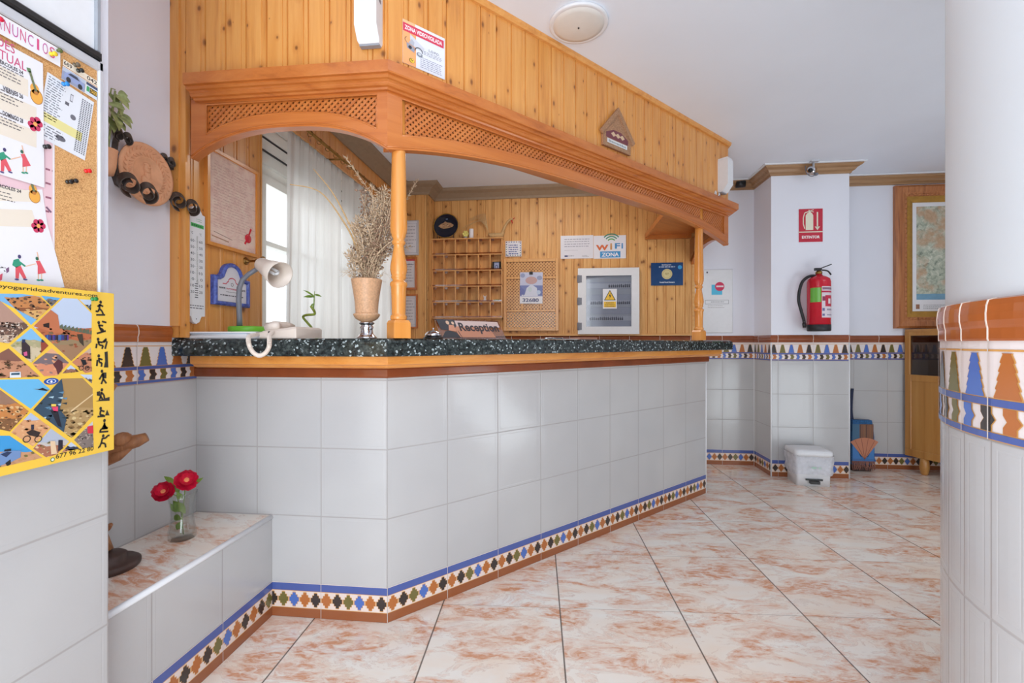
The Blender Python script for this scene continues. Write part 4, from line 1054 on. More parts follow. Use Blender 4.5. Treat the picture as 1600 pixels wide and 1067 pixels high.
L19 = photo(ZB((-300, 605), (100, 605), (440, 835), (0, 935), (-300, 990)), [(0, (60, 150, 210)), (.45, (200, 150, 112))], [(190, 140, 100), (214, 176, 130), (120, 110, 60)], 26)
inpic(L19, ZB((-40, 810), (60, 760), (215, 760), (210, 830), (110, 880), (-40, 930)), (110, 140, 186), 8); inpic(L19, ZB((0, 800), (70, 770), (120, 775), (60, 830)), (40, 56, 90), 9); inpic(L19, ZB((50, 890), (105, 850), (110, 900), (70, 925)), (30, 30, 36), 9); inpic(L19, ZB((40, 750), (110, 740), (110, 765), (40, 770)), (30, 34, 44), 9)
P.pell(80, 595.7, 11.5, 5.2, (30, 74, 160), 3); P.pell(80, 595.7, 7.5, 3.4, (220, 228, 240), 4); P.pell(80, 595.7, 6, 2.6, (40, 90, 170), 5); P.pell(80, 596, 1.8, 1.8, (230, 230, 240), 6)
P.ptext('goyogarridoadventures.com', -14, 152, 466, 459.5, (44, 40, 38), 3, .01, side=1)
P.ptext('677 96 22 80', 87, 146, 717, 709.5, (44, 40, 38), 3, .012); P.pell(82, 718, 3.4, 3.4, (60, 120, 70), 3); P.pell(82, 718, 2.2, 2.2, (236, 236, 220), 4)
IK = (46, 42, 36)
def icon(x, y, limbs, extra=()):
    P.pell(x + limbs[0][0], y + limbs[0][1], 2.1, 2.6, IK, 4)
    for l in limbs[1:]: P.pline([(x + a, y + b_) for a, b_ in l], .0042, IK, 4)
    for e in extra: P.poly(P.px([(x + a, y + b_) for a, b_ in e])[::-1], IK, 4)
icon(156, 481, [(1, -9), [(0, -6), (-1, 1), (3, 5), (5, 10)], [(-1, 1), (-3, 6), (-7, 5)], [(0, -5), (5, -2)], [(0, -5), (-4, -2)], [(-6, 11), (8, 11)]])
icon(158, 510, [(-4, -6), [(-4, -3), (-2, 3), (1, 8)], [(-4, -2), (3, -1)], [(-2, 3), (2, 4), (3, 8)], [(-7, 11), (7, 7)], [(1, -8), (8, -6)]])
icon(158, 537, [(-5, -7), [(-5, -4), (-3, 2), (3, 3), (1, 8)], [(-5, -3), (2, -2), (8, -8)], [(-7, 0), (-8, 7)], [(4, -2), (8, -6)], [(6, 8), (9, -4)]])
icon(159, 564, [(-5, -8), [(-5, -5), (-4, 2), (0, 3), (-1, 9)], [(-5, -4), (1, -2)], [(-7, -2), (-8, 8)]], [[(4, -14), (9, -15), (10, 10), (3, 10), (5, 0)]])
icon(161, 590, [(-2, -10), [(-1, -7), (0, 2), (5, 9)], [(0, 2), (-3, 10)], [(-1, -6), (-5, 1), (-6, 3)]], [[(-1, -8), (5, -8), (5, 1), (0, 1)]])
icon(160, 618, [(-1, -9), [(-2, -6), (-3, 1), (-5, 7)], [(-3, 1), (0, 6)], [(-2, -5), (2, -1), (3, 5)]], [[(-9, -6), (-4, -7), (-4, 1), (-9, 0)], [(-11, 9), (11, 2), (11, 8)]])
icon(161, 644, [(-4, -6), [(-4, -3), (-5, 4), (1, 5)], [(-4, -3), (2, -1)], [(-9, 7), (3, 6)]], [[(3, 5), (6, -4), (10, 5)]])
icon(163, 666, [(0, -9), [(0, -6), (0, 2)], [(-2, -1), (5, 3)], [(-5, 4), (5, 3)], [(-8, 9), (6, 8)], [(-5, 4), (-7, 8)]], [[(-5, 4), (0, -6), (5, 4)]])
icon(162, 690, [(-1, -9), [(-2, -6), (-4, 2), (2, 3), (3, 9)], [(-4, 2), (-7, 9), (-9, 9)], [(-1, -5), (4, -6), (5, -9), (9, -10)]])
tag(P.build('adventure_poster', mat='gloss'), 'yellow poster with a diamond grid of adventure photos hanging below the cork board', 'poster')

# ================================================================== LEFT RECESS
# --- iron wall bracket with scrolls, plate and hanging plant
FL2 = Fr((U_L, 0, 0), (0, 1, 0))
def LP(px, py, n): return FL.pt(*FL.hit(px, py, n), n)
root = thing('iron_wall_bracket', 'black wrought iron wall bracket with curled ends around the terracotta plate', 'wall bracket', LP(226, 273, .0))
b = MB(); pts = [LP(x, y, n) for x, y, n in ((186, 205, .012), (180, 222, .010), (177, 250, .010), (178, 272, .010), (184, 288, .012), (196, 296, .03), (210, 298, .05))]
b.ribbon(pts, .022, (1, 0, 0), .004); b.build('strap', 'iron', root); b = MB()
pts = [LP(x, y, n) for x, y, n in ((262, 246, .012), (268, 262, .008), (276, 290, .010), (282, 308, .03))]; b.ribbon(pts, .018, (1, 0, 0), .004)
b.build('strap', 'iron', root)
def scroll(px, py, n, r0, wd, tilt=.5):
    """pair of rolled strap ends seen from the room"""
    c = LP(px, py, n); v = (CAM - c).normalized(); X = UP.cross(v).normalized(); Y = v.cross(X); b = MB()
    w = (v * .82 + Y * -tilt + X * .25).normalized(); pts = []
    for i in range(44):
        a = -.5 * PI + i / 43 * 3.1 * PI; r = r0 * (1 - .62 * i / 43); pts.append(c - X * r0 * .62 + Y * r0 * .2 + X * (-r * math.cos(a) * .9) + Y * (r * math.sin(a)))
    b.ribbon(pts[::-1], wd, w, .003)
    b.build('scroll', 'iron', root); b = MB(); pts = []
    for i in range(44):
        a = -.6 * PI + i / 43 * 3.0 * PI; r = r0 * .88 * (1 - .62 * i / 43); pts.append(c + X * r0 * .72 - Y * r0 * .28 + X * (r * math.cos(a) * .9) + Y * (r * math.sin(a)))
    b.ribbon(pts[::-1], wd, w, .003); b.build('scroll', 'iron', root)
scroll(216, 293, .085, .035, .032); scroll(289, 318, .06, .031, .028); scroll(192, 212, .03, .017, .022, .8); scroll(262, 250, .02, .015, .020, .8)
c = LP(226, 273, .018)
plate = thing('terracotta_plate', 'round carved terracotta plate with a bearded figure in relief on the left wall', 'plate', c)
b = MB(); ax = Vector((1, 0, .0)); R = .108
b.lathe([(-.014, .03), (-.012, .07), (.004, R - .008), (.010, R), (.014, R - .002), (.015, R - .012), (.0125, R - .016), (.0125, R - .044), (.015, R - .047), (.0125, R - .052), (.008, R - .058), (.007, .001)], c, 48, ax); b.build('dish', 'terracotta', plate)
b = MB(); rs2 = random.Random(5)
for i in range(64):
    a = i * 2 * PI / 64; r = R - .030 + .010 * (1 if i % 2 else -1); d = Vector((0, math.cos(a), math.sin(a)))
    b.blob(c + ax * .0135 + d * r, (.004, .0045, .009), 6, 4, ax=(ax, d.cross(ax).normalized(), (d + d.cross(ax) * (.8 if i % 2 else -.8)).normalized()))
b.build('leaf_border', 'terracotta', plate)
b = MB(); Y = Vector((0, 1, 0))
for dy, dz, r in ((0, .022, (.010, .013, .017)), (0, .010, (.013, .010, .008)), (.0, -.006, (.012, .012, .018)), (.002, -.022, (.010, .020, .016)), (-.012, -.024, (.008, .010, .018)), (.016, -.030, (.008, .012, .010)), (0, .036, (.008, .014, .006)), (.024, -.036, (.006, .012, .006)), (-.004, .024, (.014, .004, .004)), (.004, .024, (.014, .004, .004))):
    b.blob(c + ax * .008 + Y * dy + UP * dz, r, 10, 6, jit=.12)
b.build('figure_relief', 'terracotta', plate)
root = thing('trailing_plant', 'variegated green plant in a wall pot at the notice board wall edge', 'plant', LP(172, 215, .03))
b = MB(); b.tube([LP(168, 240, .03), LP(172, 205, .03), LP(176, 170, .04), LP(180, 142, .05)], .003, 6)
b.tube([LP(176, 200, .03), LP(184, 180, .05), LP(190, 160, .06)], .0025, 6); b.tube([LP(172, 150, .04), LP(174, 138, .04), LP(180, 140, .05)], .002, 6); b.build('stem', 'leafv', root)
def leaf(b, p, tip, w, up=(1, 0, 0), n=6, curl=.1):
    p, tip = Vector(p), Vector(tip); d = tip - p; L = d.length; side = d.normalized().cross(Vector(up)).normalized(); nn = side.cross(d.normalized())
    rows = []
    for i in range(n + 1):
        t = i / n; ww = w * math.sin(PI * min(1, t ** .8 * .98 + .02)) * .5; q = p + d * t + nn * (math.sin(PI * t) * curl * L)
        rows.append([q - side * ww, q - nn * ww * .25, q + side * ww])
    o = b.sm; b.sm = True; b.loft(rows, closed=False); b.sm = o
b = MB()
for x0, y0, x1, y1, w, n0, n1 in ((178, 145, 202, 172, .030, .03, .07), (176, 150, 190, 182, .03, .03, .06), (182, 150, 204, 160, .028, .03, .05), (172, 168, 186, 205, .036, .03, .08), (182, 178, 206, 202, .028, .04, .08), (176, 182, 196, 206, .03, .03, .07), (186, 176, 208, 194, .024, .03, .06), (172, 145, 184, 168, .028, .03, .05), (168, 180, 178, 208, .03, .03, .06), (170, 160, 196, 172, .03, .04, .08), (184, 146, 200, 150, .022, .03, .04)):
    leaf(b, LP(x0, y0, n0), LP(x1, y1, n1), w * 1.15)
b.build('foliage', 'leafv', root)
b = MB(); q = LP(164, 250, .035); b.lathe([(-.045, .022), (-.02, .028), (.03, .032), (.035, .034)], q, 16); b.build('pot', 'terracotta', root)
# --- driftwood sculpture on the ledge
cx, cy = -1.385, 1.262
root = thing('driftwood_sculpture', 'twisted driftwood sculpture on a dark round base at the end of the tiled ledge', 'sculpture', (cx, cy, .405))
b = MB(); b.lathe([(0, .078), (.006, .082), (.016, .082), (.022, .074), (.024, .05), (.040, .048), (.046, .04), (.048, .001)], (cx, cy, .405), 28); b.build('base', 'darkwood', root)
b = MB(); Q = lambda dx, dy, z: Vector((cx + dx, cy + dy, z))
b.tube([Q(-.03, 0, .45), Q(-.05, .0, .52), Q(-.058, .0, .62), Q(-.055, .0, .72), Q(-.058, 0, .82), Q(-.06, .0, .94)], [.036, .03, .034, .028, .032, .016], 10)
b.tube([Q(-.05, .0, .74), Q(-.01, .015, .772), Q(.03, .03, .785), Q(.055, .045, .79), Q(.075, .06, .80)], [.028, .026, .024, .020, .014], 8)
b.tube([Q(-.05, 0, .72), Q(.015, .02, .75), Q(.045, .03, .770)], [.02, .018, .008], 8)
b.blob(Q(.03, .02, .80), (.026, .03, .022), 10, 6, jit=.15); b.tube([Q(-.05, 0, .50), Q(-.0, 0, .53), Q(.022, -.01, .545)], [.012, .010, .006], 8)
b.tube([Q(-.06, 0, .86), Q(-.02, .01, .93), Q(.006, .02, .97)], [.014, .012, .006], 8); b.build('twisted_root', 'drift', root, grain=(.3, .2, 1))
# --- glass vase with two red roses
vx, vy = -1.335, 1.485
root = thing('glass_vase', 'small cut glass vase holding two red roses on the tiled ledge', 'vase', (vx, vy, .405))
b = MB(); o = .0
prof = [(.0, .034), (.004, .041), (.03, .041), (.05, .037), (.08, .034), (.115, .036), (.145, .041), (.165, .046)]
ins = [(.165, .0435), (.145, .0385), (.115, .0335), (.08, .0315), (.05, .034), (.03, .037), (.014, .034), (.012, .001)]
seg = 32; rings = []
for h_, r in prof + ins:
    rings.append([Vector((vx, vy, .405 + h_)) + Vector((math.cos(2 * PI * k / seg), math.sin(2 * PI * k / seg), 0)) * (r * (1 + (.03 if k % 2 else -.02) * (1 if h_ < .06 and r > .033 else .25))) for k in range(seg)])
b.sm = True; b.loft(rings, cap=True); b.build('vessel', 'vase_glass', root)
def rose(head, face, R, label, stem_pts, leaves):
    head = Vector(head); f = Vector(face).normalized(); r_ = thing('rose', label, 'flower', stem_pts[0], 'red roses in the glass vase')
    X = f.orthogonal().normalized(); Y = f.cross(X); b = MB(); rr = random.Random(int(R * 10000))
    for layer, (n, r, lift) in enumerate(((6, R, .002), (5, R * .82, .006), (5, R * .6, .010))):
        for k in range(n):
            a = 2 * PI * k / n + layer * .5; d = X * math.cos(a) + Y * math.sin(a); side = f.cross(d); rows = []
            for i in range(5):
                t = i / 4; ww = r * .62 * math.sin(PI * (.12 + .70 * t)); q = head + f * (lift + (t * t) * .006 * (1 + layer)) + d * (r * t * (1 + rr.uniform(-.05, .05)))
                rows.append([q - side * ww + f * .003 * t, q - side * ww * .4, q + f * -.001, q + side * ww * .4, q + side * ww + f * .003 * t])
            b.sm = True; b.loft(rows, closed=False)
    b.build('petals', 'rose', r_)
    b = MB(); b.blob(head + f * .011, (R * .24, R * .24, R * .12), 12, 6, .2, ax=(X, Y, f)); b.build('stamens', 'rosec', r_)
    b = MB(); b.tube(stem_pts + [tuple(head)], .0018, 6); b.build('stem', 'leaf', r_)
    b = MB()
    for p, t, w in leaves: leaf(b, p, t, w, up=(.6, -.8, .2))
    b.build('leaves', 'leaf', r_)
tocam = (CAM - Vector((vx, vy, .6))).normalized()
V = lambda px, py, d: atd(px, py, d)
rose(V(256, 769, 1.60), tocam + Vector((-.25, 0, .25)), .034, 'red rose leaning left in the glass vase', [(vx + .005, vy, .42), (vx - .004, vy, .50), (vx - .012, vy - .01, .56)], [(V(262, 768, 1.62), V(237, 763, 1.62), .012), (V(276, 800, 1.615), V(266, 786, 1.6), .016), (V(272, 806, 1.615), V(285, 812, 1.6), .02), (V(284, 815, 1.61), V(276, 828, 1.61), .022)])
rose(V(291, 751, 1.61), tocam + Vector((.15, 0, .3)), .036, 'red rose standing taller at the right of the glass vase', [(vx - .005, vy, .42), (vx + .004, vy, .51), (vx + .01, vy, .57)], [(V(300, 757, 1.63), V(318, 746, 1.62), .017), (V(274, 755, 1.62), V(256, 744, 1.62), .017), (V(280, 770, 1.62), V(268, 752, 1.62), .02), (V(280, 785, 1.61), V(290, 803, 1.61), .02), (V(276, 790, 1.61), V(281, 800, 1.61), .022), (V(284, 780, 1.61), V(276, 768, 1.6), .018), (V(282, 795, 1.61), V(270, 782, 1.61), .02)])
# ================================================================== LEFT WALL FITTINGS (over the counter)
NL = .0185                     # face of the pine panelling
FLP = Fr((U_L + NL, 0, 0), (0, 1, 0))
# thermometer
FJ = Fr((U_L + .0305, 0, 0), (0, 1, 0))
s0, s1 = FLP.hit(290, 400, .012)[0], FLP.hit(318, 400, .012)[0]; t1 = FLP.hit(304, 322, .012)[1]; t0 = FLP.hit(304, 506, .012)[1]
th = thing('thermometer', 'tall white thermometer board on the pine wall left of the framed parchment', 'thermometer', FLP.pt((s0 + s1) / 2, t0, .012))
w = s1 - s0; h = t1 - t0; fr = FLP.sub(s0, t0, .018)
out = [(0, .032 * 1), (w * .2, .03), (w * .32, .008), (w * .5, 0), (w * .68, .008), (w * .8, .03), (w, .032), (w, h - .03), (w * .85, h - .028), (w * .7, h - .006), (w * .5, h), (w * .3, h - .006), (w * .15, h - .028), (0, h - .03)]
b = MB(); b.fprism(fr, out, -.014, 0); b.build('board', 'white', th)
P = Print(fr, n=.0004, lay=.0003); P.poly(out, (232, 233, 236), 0)
P.rect(w * .2, w * .92, h - .085, h - .070, (60, 180, 90), 1); P.bars(w * .26, w * .86, h - .075, 1, .01, .006, (30, 90, 50), 2, word=.01, rag=.1); P.bars(w * .5, w * .92, h - .05, 2, .008, .002, (110, 170, 130), 1, word=.006)
P.text('°C', w * .2, w * .32, h - .115, h - .105, (100, 104, 112), 1); P.text('°C', w * .68, w * .8, h - .115, h - .105, (100, 104, 112), 1)
for i, v in enumerate((60, 50, 40, 30, 20, 10, 0, 10, 20)):
    y = h - .135 - i * .0255
    for x in (.18, .66): P.text(str(v), w * x + (.006 if v == 0 else 0), w * (x + .2), y - .011, y, (92, 96, 104), 1, .006)
    P.line([(w * .40, y - .006), (w * .46, y - .006)], .0008, (90, 94, 100), 1); P.line([(w * .56, y - .006), (w * .62, y - .006)], .0008, (90, 94, 100), 1)
for i in range(7): P.rect(w * .42, w * .6, .105 + i * .009, .1085 + i * .009, (84, 86, 92), 1)
P.bars(w * .15, w * .92, .075, 2, .010, .004, (120, 120, 128), 1, word=.012, rag=.05); P.ell((w * .5, .020), .002, .003, (40, 40, 44), 1); P.ell((w * .5, h - .02), .002, .003, (40, 40, 44), 1)
P.build('scale', th)
b = MB(); b.tube([fr.pt(w * .51, .17, .004), fr.pt(w * .51, h - .12, .004)], .0024, 8); b.blob(fr.pt(w * .51, .168, .004), (.004, .004, .006)); b.build('glass_tube', 'vase_glass', th)
# framed parchment
s0, s1 = FLP.hit(322, 300, .012)[0], FLP.hit(403, 300, .012)[0]; t0 = FLP.hit(362, 392, .012)[1]; t1 = FLP.hit(362, 247, .012)[1]; w, h = s1 - s0, t1 - t0
fr = FLP.sub(s0, t0, .0)
root = thing('framed_parchment', 'framed old parchment letter with a red wax seal on the pine wall', 'picture', fr.pt(w / 2, 0, 0))
fw = .014
def frame_bars(name, fr, w, h, fw, th, mat, root, n0=0.0005):
    b = MB()
    for q in ([(0, 0), (w, 0), (w - fw, fw), (fw, fw)], [(w, 0), (w, h), (w - fw, h - fw), (w - fw, fw)], [(w, h), (0, h), (fw, h - fw), (w - fw, h - fw)], [(0, h), (0, 0), (fw, fw), (fw, h - fw)]):
        b.cur = Vector((random.random() * 9, random.random() * 9, 0)); b.fprism(fr, q, n0, th)
        m = [((x * .62 + (w / 2) * .38 * (0)) , y) for x, y in q]
    return b.build(name, mat, root, grain=fr.t)
frame_bars('frame', fr, w, h, fw, .020, 'column', root)
b = MB(); b.fbox(fr, fw - .002, w - fw + .002, fw - .002, h - fw + .002, .001, .009); b.build('letter', 'parch', root)
P = Print(fr, n=.0094); P.bars(fw + .03, w - fw - .03, h - .06, 22, .0125, .0022, (206, 166, 152), 1, word=.02, rag=.2)
P.line([(fw + .02, fw + .03), (fw + .12, fw + .022)], .004, (170, 120, 84), 1); P.line([(fw + .03, fw + .05), (fw + .14, fw + .035)], .002, (110, 74, 62), 1); P.build('handwriting', root)
b = MB(); c = fr.pt(w - fw - .055, fw + .065, .0095); b.lathe([(0, .019), (.003, .021), (.005, .016), (.004, .001)], c, 18, fr.n)
for a, L in ((1.15, .055), (4.1, .035)): b.ribbon([c, c + (fr.s * math.cos(a) + fr.t * math.sin(a)) * L], .009, fr.s * -math.sin(a) + fr.t * math.cos(a), .002)
b.build('wax_seal', 'red', root)
# blue glazed plaque
s0, s1 = FLP.hit(333, 440, .012)[0], FLP.hit(389, 440, .012)[0]; t0 = FLP.hit(340, 476, .012)[1]; t1 = FLP.hit(356, 410, .012)[1]; w, h = s1 - s0, t1 - t0
fr = FLP.sub(s0, t0, .0)
root = thing('ceramic_plaque', 'blue rimmed ceramic plaque with arched top behind the desk lamp', 'plaque', fr.pt(w / 2, 0, 0))
def arch_out(g):
    q = [(g, g), (w - g, g), (w - g, h * .66 - g), (w * .86 - g * .4, h * .67 - g), (w * .80 - g * .6, h * .72 - g)]
    q += [(w * .5 + (w * .28 - g) * math.cos(a), h * .72 + (h * .28 - g) * math.sin(a)) for a in [PI * i / 12 for i in range(1, 12)]]
    return q + [(w * .20 + g * .6, h * .72 - g), (w * .14 + g * .4, h * .67 - g), (g, h * .66 - g)]
M['cobalt'] = plain('cobalt_glaze', (80, 98, 178), .15, var=.35, scale=70)
b = MB(); b.loft([[fr.pt(x, y, n) for x, y in arch_out(g)] for g, n in ((0, -.001), (0, .016), (.006, .022), (.014, .022), (.018, .016), (.018, .012))], cap=True); b.build('rim', 'cobalt', root)
P = Print(fr, n=.0125); P.poly(arch_out(.016), (226, 224, 230), 0)
P.line([(w * .24, h * .50), (w * .34, h * .50), (w * .36, h * .54), (w * .40, h * .56)] + [(w * .5 - w * .11 * math.cos(a), h * .56 + h * .09 * math.sin(a)) for a in (.5, 1.0, 1.57, 2.1, 2.6)] + [(w * .60, h * .56), (w * .66, h * .52), (w * .74, h * .50)], .004, (206, 50, 76), 1)
P.arc((w * .5, h * .50), .006, .008, 0, 6.28, (70, 70, 80), 1)
P.text('www.', w * .14, w * .33, h * .375, h * .42, (60, 56, 66), 1, .02); P.text('turgranada', w * .34, w * .68, h * .365, h * .425, (200, 50, 84), 1, .02); P.text('.com', w * .69, w * .88, h * .375, h * .42, (60, 56, 66), 1, .02)
P.bars(w * .34, w * .66, h * .33, 1, .008, .003, (150, 150, 156), 1, word=.006); P.bars(w * .18, w * .84, h * .25, 1, .008, .005, (96, 92, 100), 1, word=.012, rag=.03)
P.build('painted_face', root, 'gloss')
# curtain tie-back hook
q = FLP.pt(*FLP.hit(384, 408, 0), 0)
root = thing('tieback_hook', 'brass curtain hook sticking out of the pine wall above the blue plaque', 'hook', q)
b = MB(); b.lathe([(0, .018), (.003, .018), (.006, .012), (.009, .006), (.05, .0055), (.053, .009), (.058, .009), (.06, .004), (.088, .004)], q, 16, (1, 0, 0)); b.build('rosette', 'brass', root)
b = MB(); b.lathe([(.086, .020), (.090, .021), (.093, .014), (.095, .004)], q, 16, (1, 0, 0)); b.build('end_disc', 'brass', root)

# --- sheer curtains
def curtain(name, v0, v1, label, sag, amp=.022):
    b = MB(); b.sm = True; rows = []; n = 90; u0 = U_L + .13
    rs_ = random.Random(int(v0 * 100))
    ph = [rs_.uniform(0, 6) for _ in range(4)]
    for j in range(25):
        t = j / 24; z = 2.225 - t * 1.19; r = []
        for i in range(n + 1):
            x = i / n; v = v0 + (v1 - v0) * x
            nn = (amp * (.5 + .5 * t)) * (math.sin(x * 44 + ph[0]) + .5 * math.sin(x * 83 + ph[1] + t * 1.2) + .4 * math.sin(x * 19 + ph[2] + t)) * .55
            r.append((u0 + nn, v + sag * t * (1 - x) * .1, z - .05 * (1 if j == 0 else 0)))
        rows.append(r)
    b.loft(rows, closed=False); return tag(b.build(name, 'curtain'), label, 'curtain', 'sheer window curtains')
curtain('curtain', 2.15, 2.70, 'white sheer curtain panel nearest the desk lamp', -.3)
curtain('curtain', 2.715, 3.80, 'white sheer curtain panel behind the dried bouquet', .2)
rod = thing('curtain_rod', 'brass curtain rod along the pine wall above the sheer curtains', 'curtain rod', (U_L + .10, 3.1, 2.25))
b = MB(); b.tube([(U_L + .13, 2.13, 2.25), (U_L + .13, 3.98, 2.25)], .009, 10); b.build('pole', 'brass', rod)
for v in (2.14, 2.73, 3.94): b = MB(); b.tube([(U_L + .02, v, 2.255), (U_L + .12, v, 2.252)], .006, 8); b.build('bracket', 'brass', rod)
for i in range(18):
    b = MB(); v = 2.17 + i * .095; b.tube([Vector((U_L + .13 + .016 * math.cos(a), v, 2.25 + .016 * math.sin(a) - .008)) for a in [2 * PI * k / 10 for k in range(11)]], .0022, 5); b.build('ring', 'brass', rod)

# ================================================================== ON THE COUNTER
G = GT + .0005
def lampaxis(): pass
# stack of papers (each wad of sheets is one thing lying on the next)
labs = ['lowest wad of white leaflets at the left end of the granite counter', 'middle wad of white leaflets with a blue edge under the desk lamp', 'top wad of white leaflets at the left end of the counter']
z = G
for i, (u0, u1, v0, v1, hh, a) in enumerate(((-1.452, -1.13, 1.632, 1.90, .010, .02), (-1.448, -1.19, 1.640, 1.93, .008, -.03), (-1.45, -1.17, 1.636, 1.92, .007, .025))):
    b = MB(); c, k = math.cos(a), math.sin(a); X, Y = Vector((c, k, 0)), Vector((-k, c, 0)); m = Vector(((u0 + u1) / 2, (v0 + v1) / 2, 0))
    nl = 4
    for j in range(nl):
        zz = z + hh * j / nl; dx = random.uniform(-.012, .012); b.mi = 1 if (i == 1 and j == 3) else 0
        b.box(m + X * dx + UP * (zz + hh / nl / 2), (u1 - u0, v1 - v0, hh / nl * .96), (X, Y, UP))
    M.setdefault('bluepaper', plain('blue_paper', (96, 150, 190), .6)); tag(b.build('leaflet_stack', ['paper', 'bluepaper']), labs[i], 'papers', 'leaflet stacks'); z += hh + .0004
ZL = z
# desk lamp
d = 1.93; c = onz(388, 520, ZL); d = (c - CAM).dot(FW)
c = atd(388, 520, 1.93); c.z = ZL
lamp = thing('desk_lamp', 'grey gooseneck desk lamp with green base and cream shade on the counter', 'lamp', c)
b = MB(); b.lathe([(0, .072), (.004, .075), (.020, .075), (.025, .071), (.027, .03), (.028, .001)], c, 36); b.build('base', 'green', lamp)
Q = lambda x, y, dd=0: atd(x, y, 1.93 + dd)
base_top = c + Vector((-.040, 0, .026))
pts = [base_top, Vector((base_top.x, base_top.y, 1.20)), Q(373, 470), Q(374, 450), Q(379, 437), Q(389, 428), Q(402, 420)]
b = MB(); b.tube(pts, [.0115, .0105, .0105, .0105, .010, .010, .0095], 12); b.build('gooseneck', 'greypl', lamp)
A, B = Q(408, 413, .0), Q(438, 430, -.055); ax = (B - A).normalized(); L = (B - A).length
b = MB(); b.lathe([(-.008, .012), (-.004, .027), (.0, .029), (.012, .030), (L * .5, .041), (L, .056), (L, .0535), (L * .5, .0385), (.012, .0275), (.006, .001)], A, 36, ax); shade = b.build('shade', 'offwhite', lamp)
b = MB(); b.lathe([(-.020, .010), (-.016, .018), (-.004, .020), (.002, .020)], A, 20, ax); b.build('collar', 'brass', lamp)
X = ax.orthogonal().normalized(); b = MB()
for sg in (-1, 1): b.tube([A + ax * .01 + X * .009 * sg, A + ax * (L * .80) + X * .009 * sg], .006, 8)
b.tube([A + ax * (L * .80) - X * .009, A + ax * (L * .86), A + ax * (L * .80) + X * .009], .006, 8); b.build('bulb', 'white', lamp)
# telephone
c = atd(452, 526, 1.80); c.z = G; X = Vector((math.cos(-.05), math.sin(-.05), 0)); Y = Vector((-X.y, X.x, 0))
ph = thing('telephone', 'cream corded telephone lying on the counter between lamp and bamboo', 'telephone', c)
def pbox(b, x0, x1, y0, y1, z0, z1, taper=.006, zl=None):
    def R(g, z, zr): return [c + X * x + Y * y + UP * zz for x, y, zz in ((x0 + g, y0 + g, z), (x1 - g, y0 + g, zr), (x1 - g, y1 - g, zr), (x0 + g, y1 - g, z))]
    b.loft([R(0, z0, z0), R(0, z1 - taper, (zl or z1) - taper), R(taper, z1, zl or z1)], cap=True)
b = MB(); pbox(b, -.075, .078, -.070, .10, 0, .028, .008, .044); b.build('body', 'offwhite', ph)
b = MB(); pts = [c + X * x + Y * .02 + UP * zz for x, zz in ((-.080, .040), (-.07, .052), (-.045, .060), (0, .062), (.0, .062))]
b.tube([c + X * -.05 + Y * -.045 + UP * .043, c + X * -.05 + Y * -.02 + UP * .052, c + X * -.05 + Y * .05 + UP * .052, c + X * -.05 + Y * .085 + UP * .043], [.019, .016, .016, .019], 14)
b.tube([c + X * -.058 + Y * -.05 + UP * .043, c + X * -.005 + Y * -.055 + UP * .047], [.018, .015], 14); b.build('handset', 'offwhite', ph)
b = MB(); q = c + X * -.03 + Y * -.0765 + UP * .022; b.lathe([(0, .0045), (.0015, .0045)], q, 12, -Y); b.build('socket', 'black', ph)
b = MB(); W = lambda x, y, dd: atd(x, y, dd)
ctr = [W(426, 519, 1.74), W(421, 524, 1.66), W(421, 533, 1.585), W(420, 543, 1.58), W(414, 552, 1.58), W(405, 555.5, 1.58), W(396, 551, 1.58), W(390, 541, 1.58), W(388, 531, 1.582), W(390, 525.5, 1.64), W(402, 522.5, 1.74), W(418, 521, 1.76)]
# smooth the centre line, then coil round it
def catmull(P, n):
    out = []
    for i in range(len(P) - 1):
        p0, p1, p2, p3 = P[max(i - 1, 0)], P[i], P[i + 1], P[min(i + 2, len(P) - 1)]
        for k in range(n):
            t = k / n; out.append(.5 * ((2 * p1) + (p2 - p0) * t + (2 * p0 - 5 * p1 + 4 * p2 - p3) * t * t + (3 * p1 - p0 - 3 * p2 + p3) * t ** 3))
    return out + [P[-1]]
cl = catmull(ctr, 56); pts = []
for i, p in enumerate(cl):
    dd = (cl[min(i + 1, len(cl) - 1)] - cl[max(i - 1, 0)]).normalized(); n1 = dd.cross(FW).normalized(); n2 = dd.cross(n1); a = i * 2 * PI / 8
    pts.append(p + (n1 * math.cos(a) + n2 * math.sin(a)) * .0062)
b.tube(pts, .0021, 5); b.build('coiled_cord', 'offwhite', ph)
# lucky bamboo
c = atd(484, 520, 2.02); c.z = G
root = thing('lucky_bamboo', 'curly green lucky bamboo stem behind the telephone', 'plant', c)
b = MB(); b.lathe([(0, .022), (.004, .024), (.04, .026), (.042, .026), (.040, .023), (.008, .021), (.008, .001)], c, 20); b.build('pot', 'white', root)
Q = lambda x, y, dd=0: atd(x, y, 2.02 + dd); top = Q(487, 512)
b = MB(); b.tube(catmull([c + UP * .02, Q(487, 513), Q(481, 505), Q(475, 498), Q(474, 494), Q(480, 492, -.02), Q(491, 491, -.02), Q(491, 486), Q(487, 480), Q(486, 478)], 4), .0055, 8); b.build('stem', 'bamboo', root)
b = MB(); b.tube([Q(489, 484), Q(490.5, 476), Q(491, 467), Q(491.5, 455)], [.003, .0028, .0024, .001], 6); b.build('shoot', 'leaf', root)
for x0, y0, x1, y1, w in ((490, 463, 473, 453, .010), (490, 464, 474, 464, .016), (491, 460, 503, 464, .012), (491, 466, 486, 458, .008), (490, 474, 485, 480, .008)):
    b = MB(); leaf(b, Q(x0, y0), Q(x1, y1), w, up=(.5, -.6, .5)); b.build('leaf', 'leaf', root)
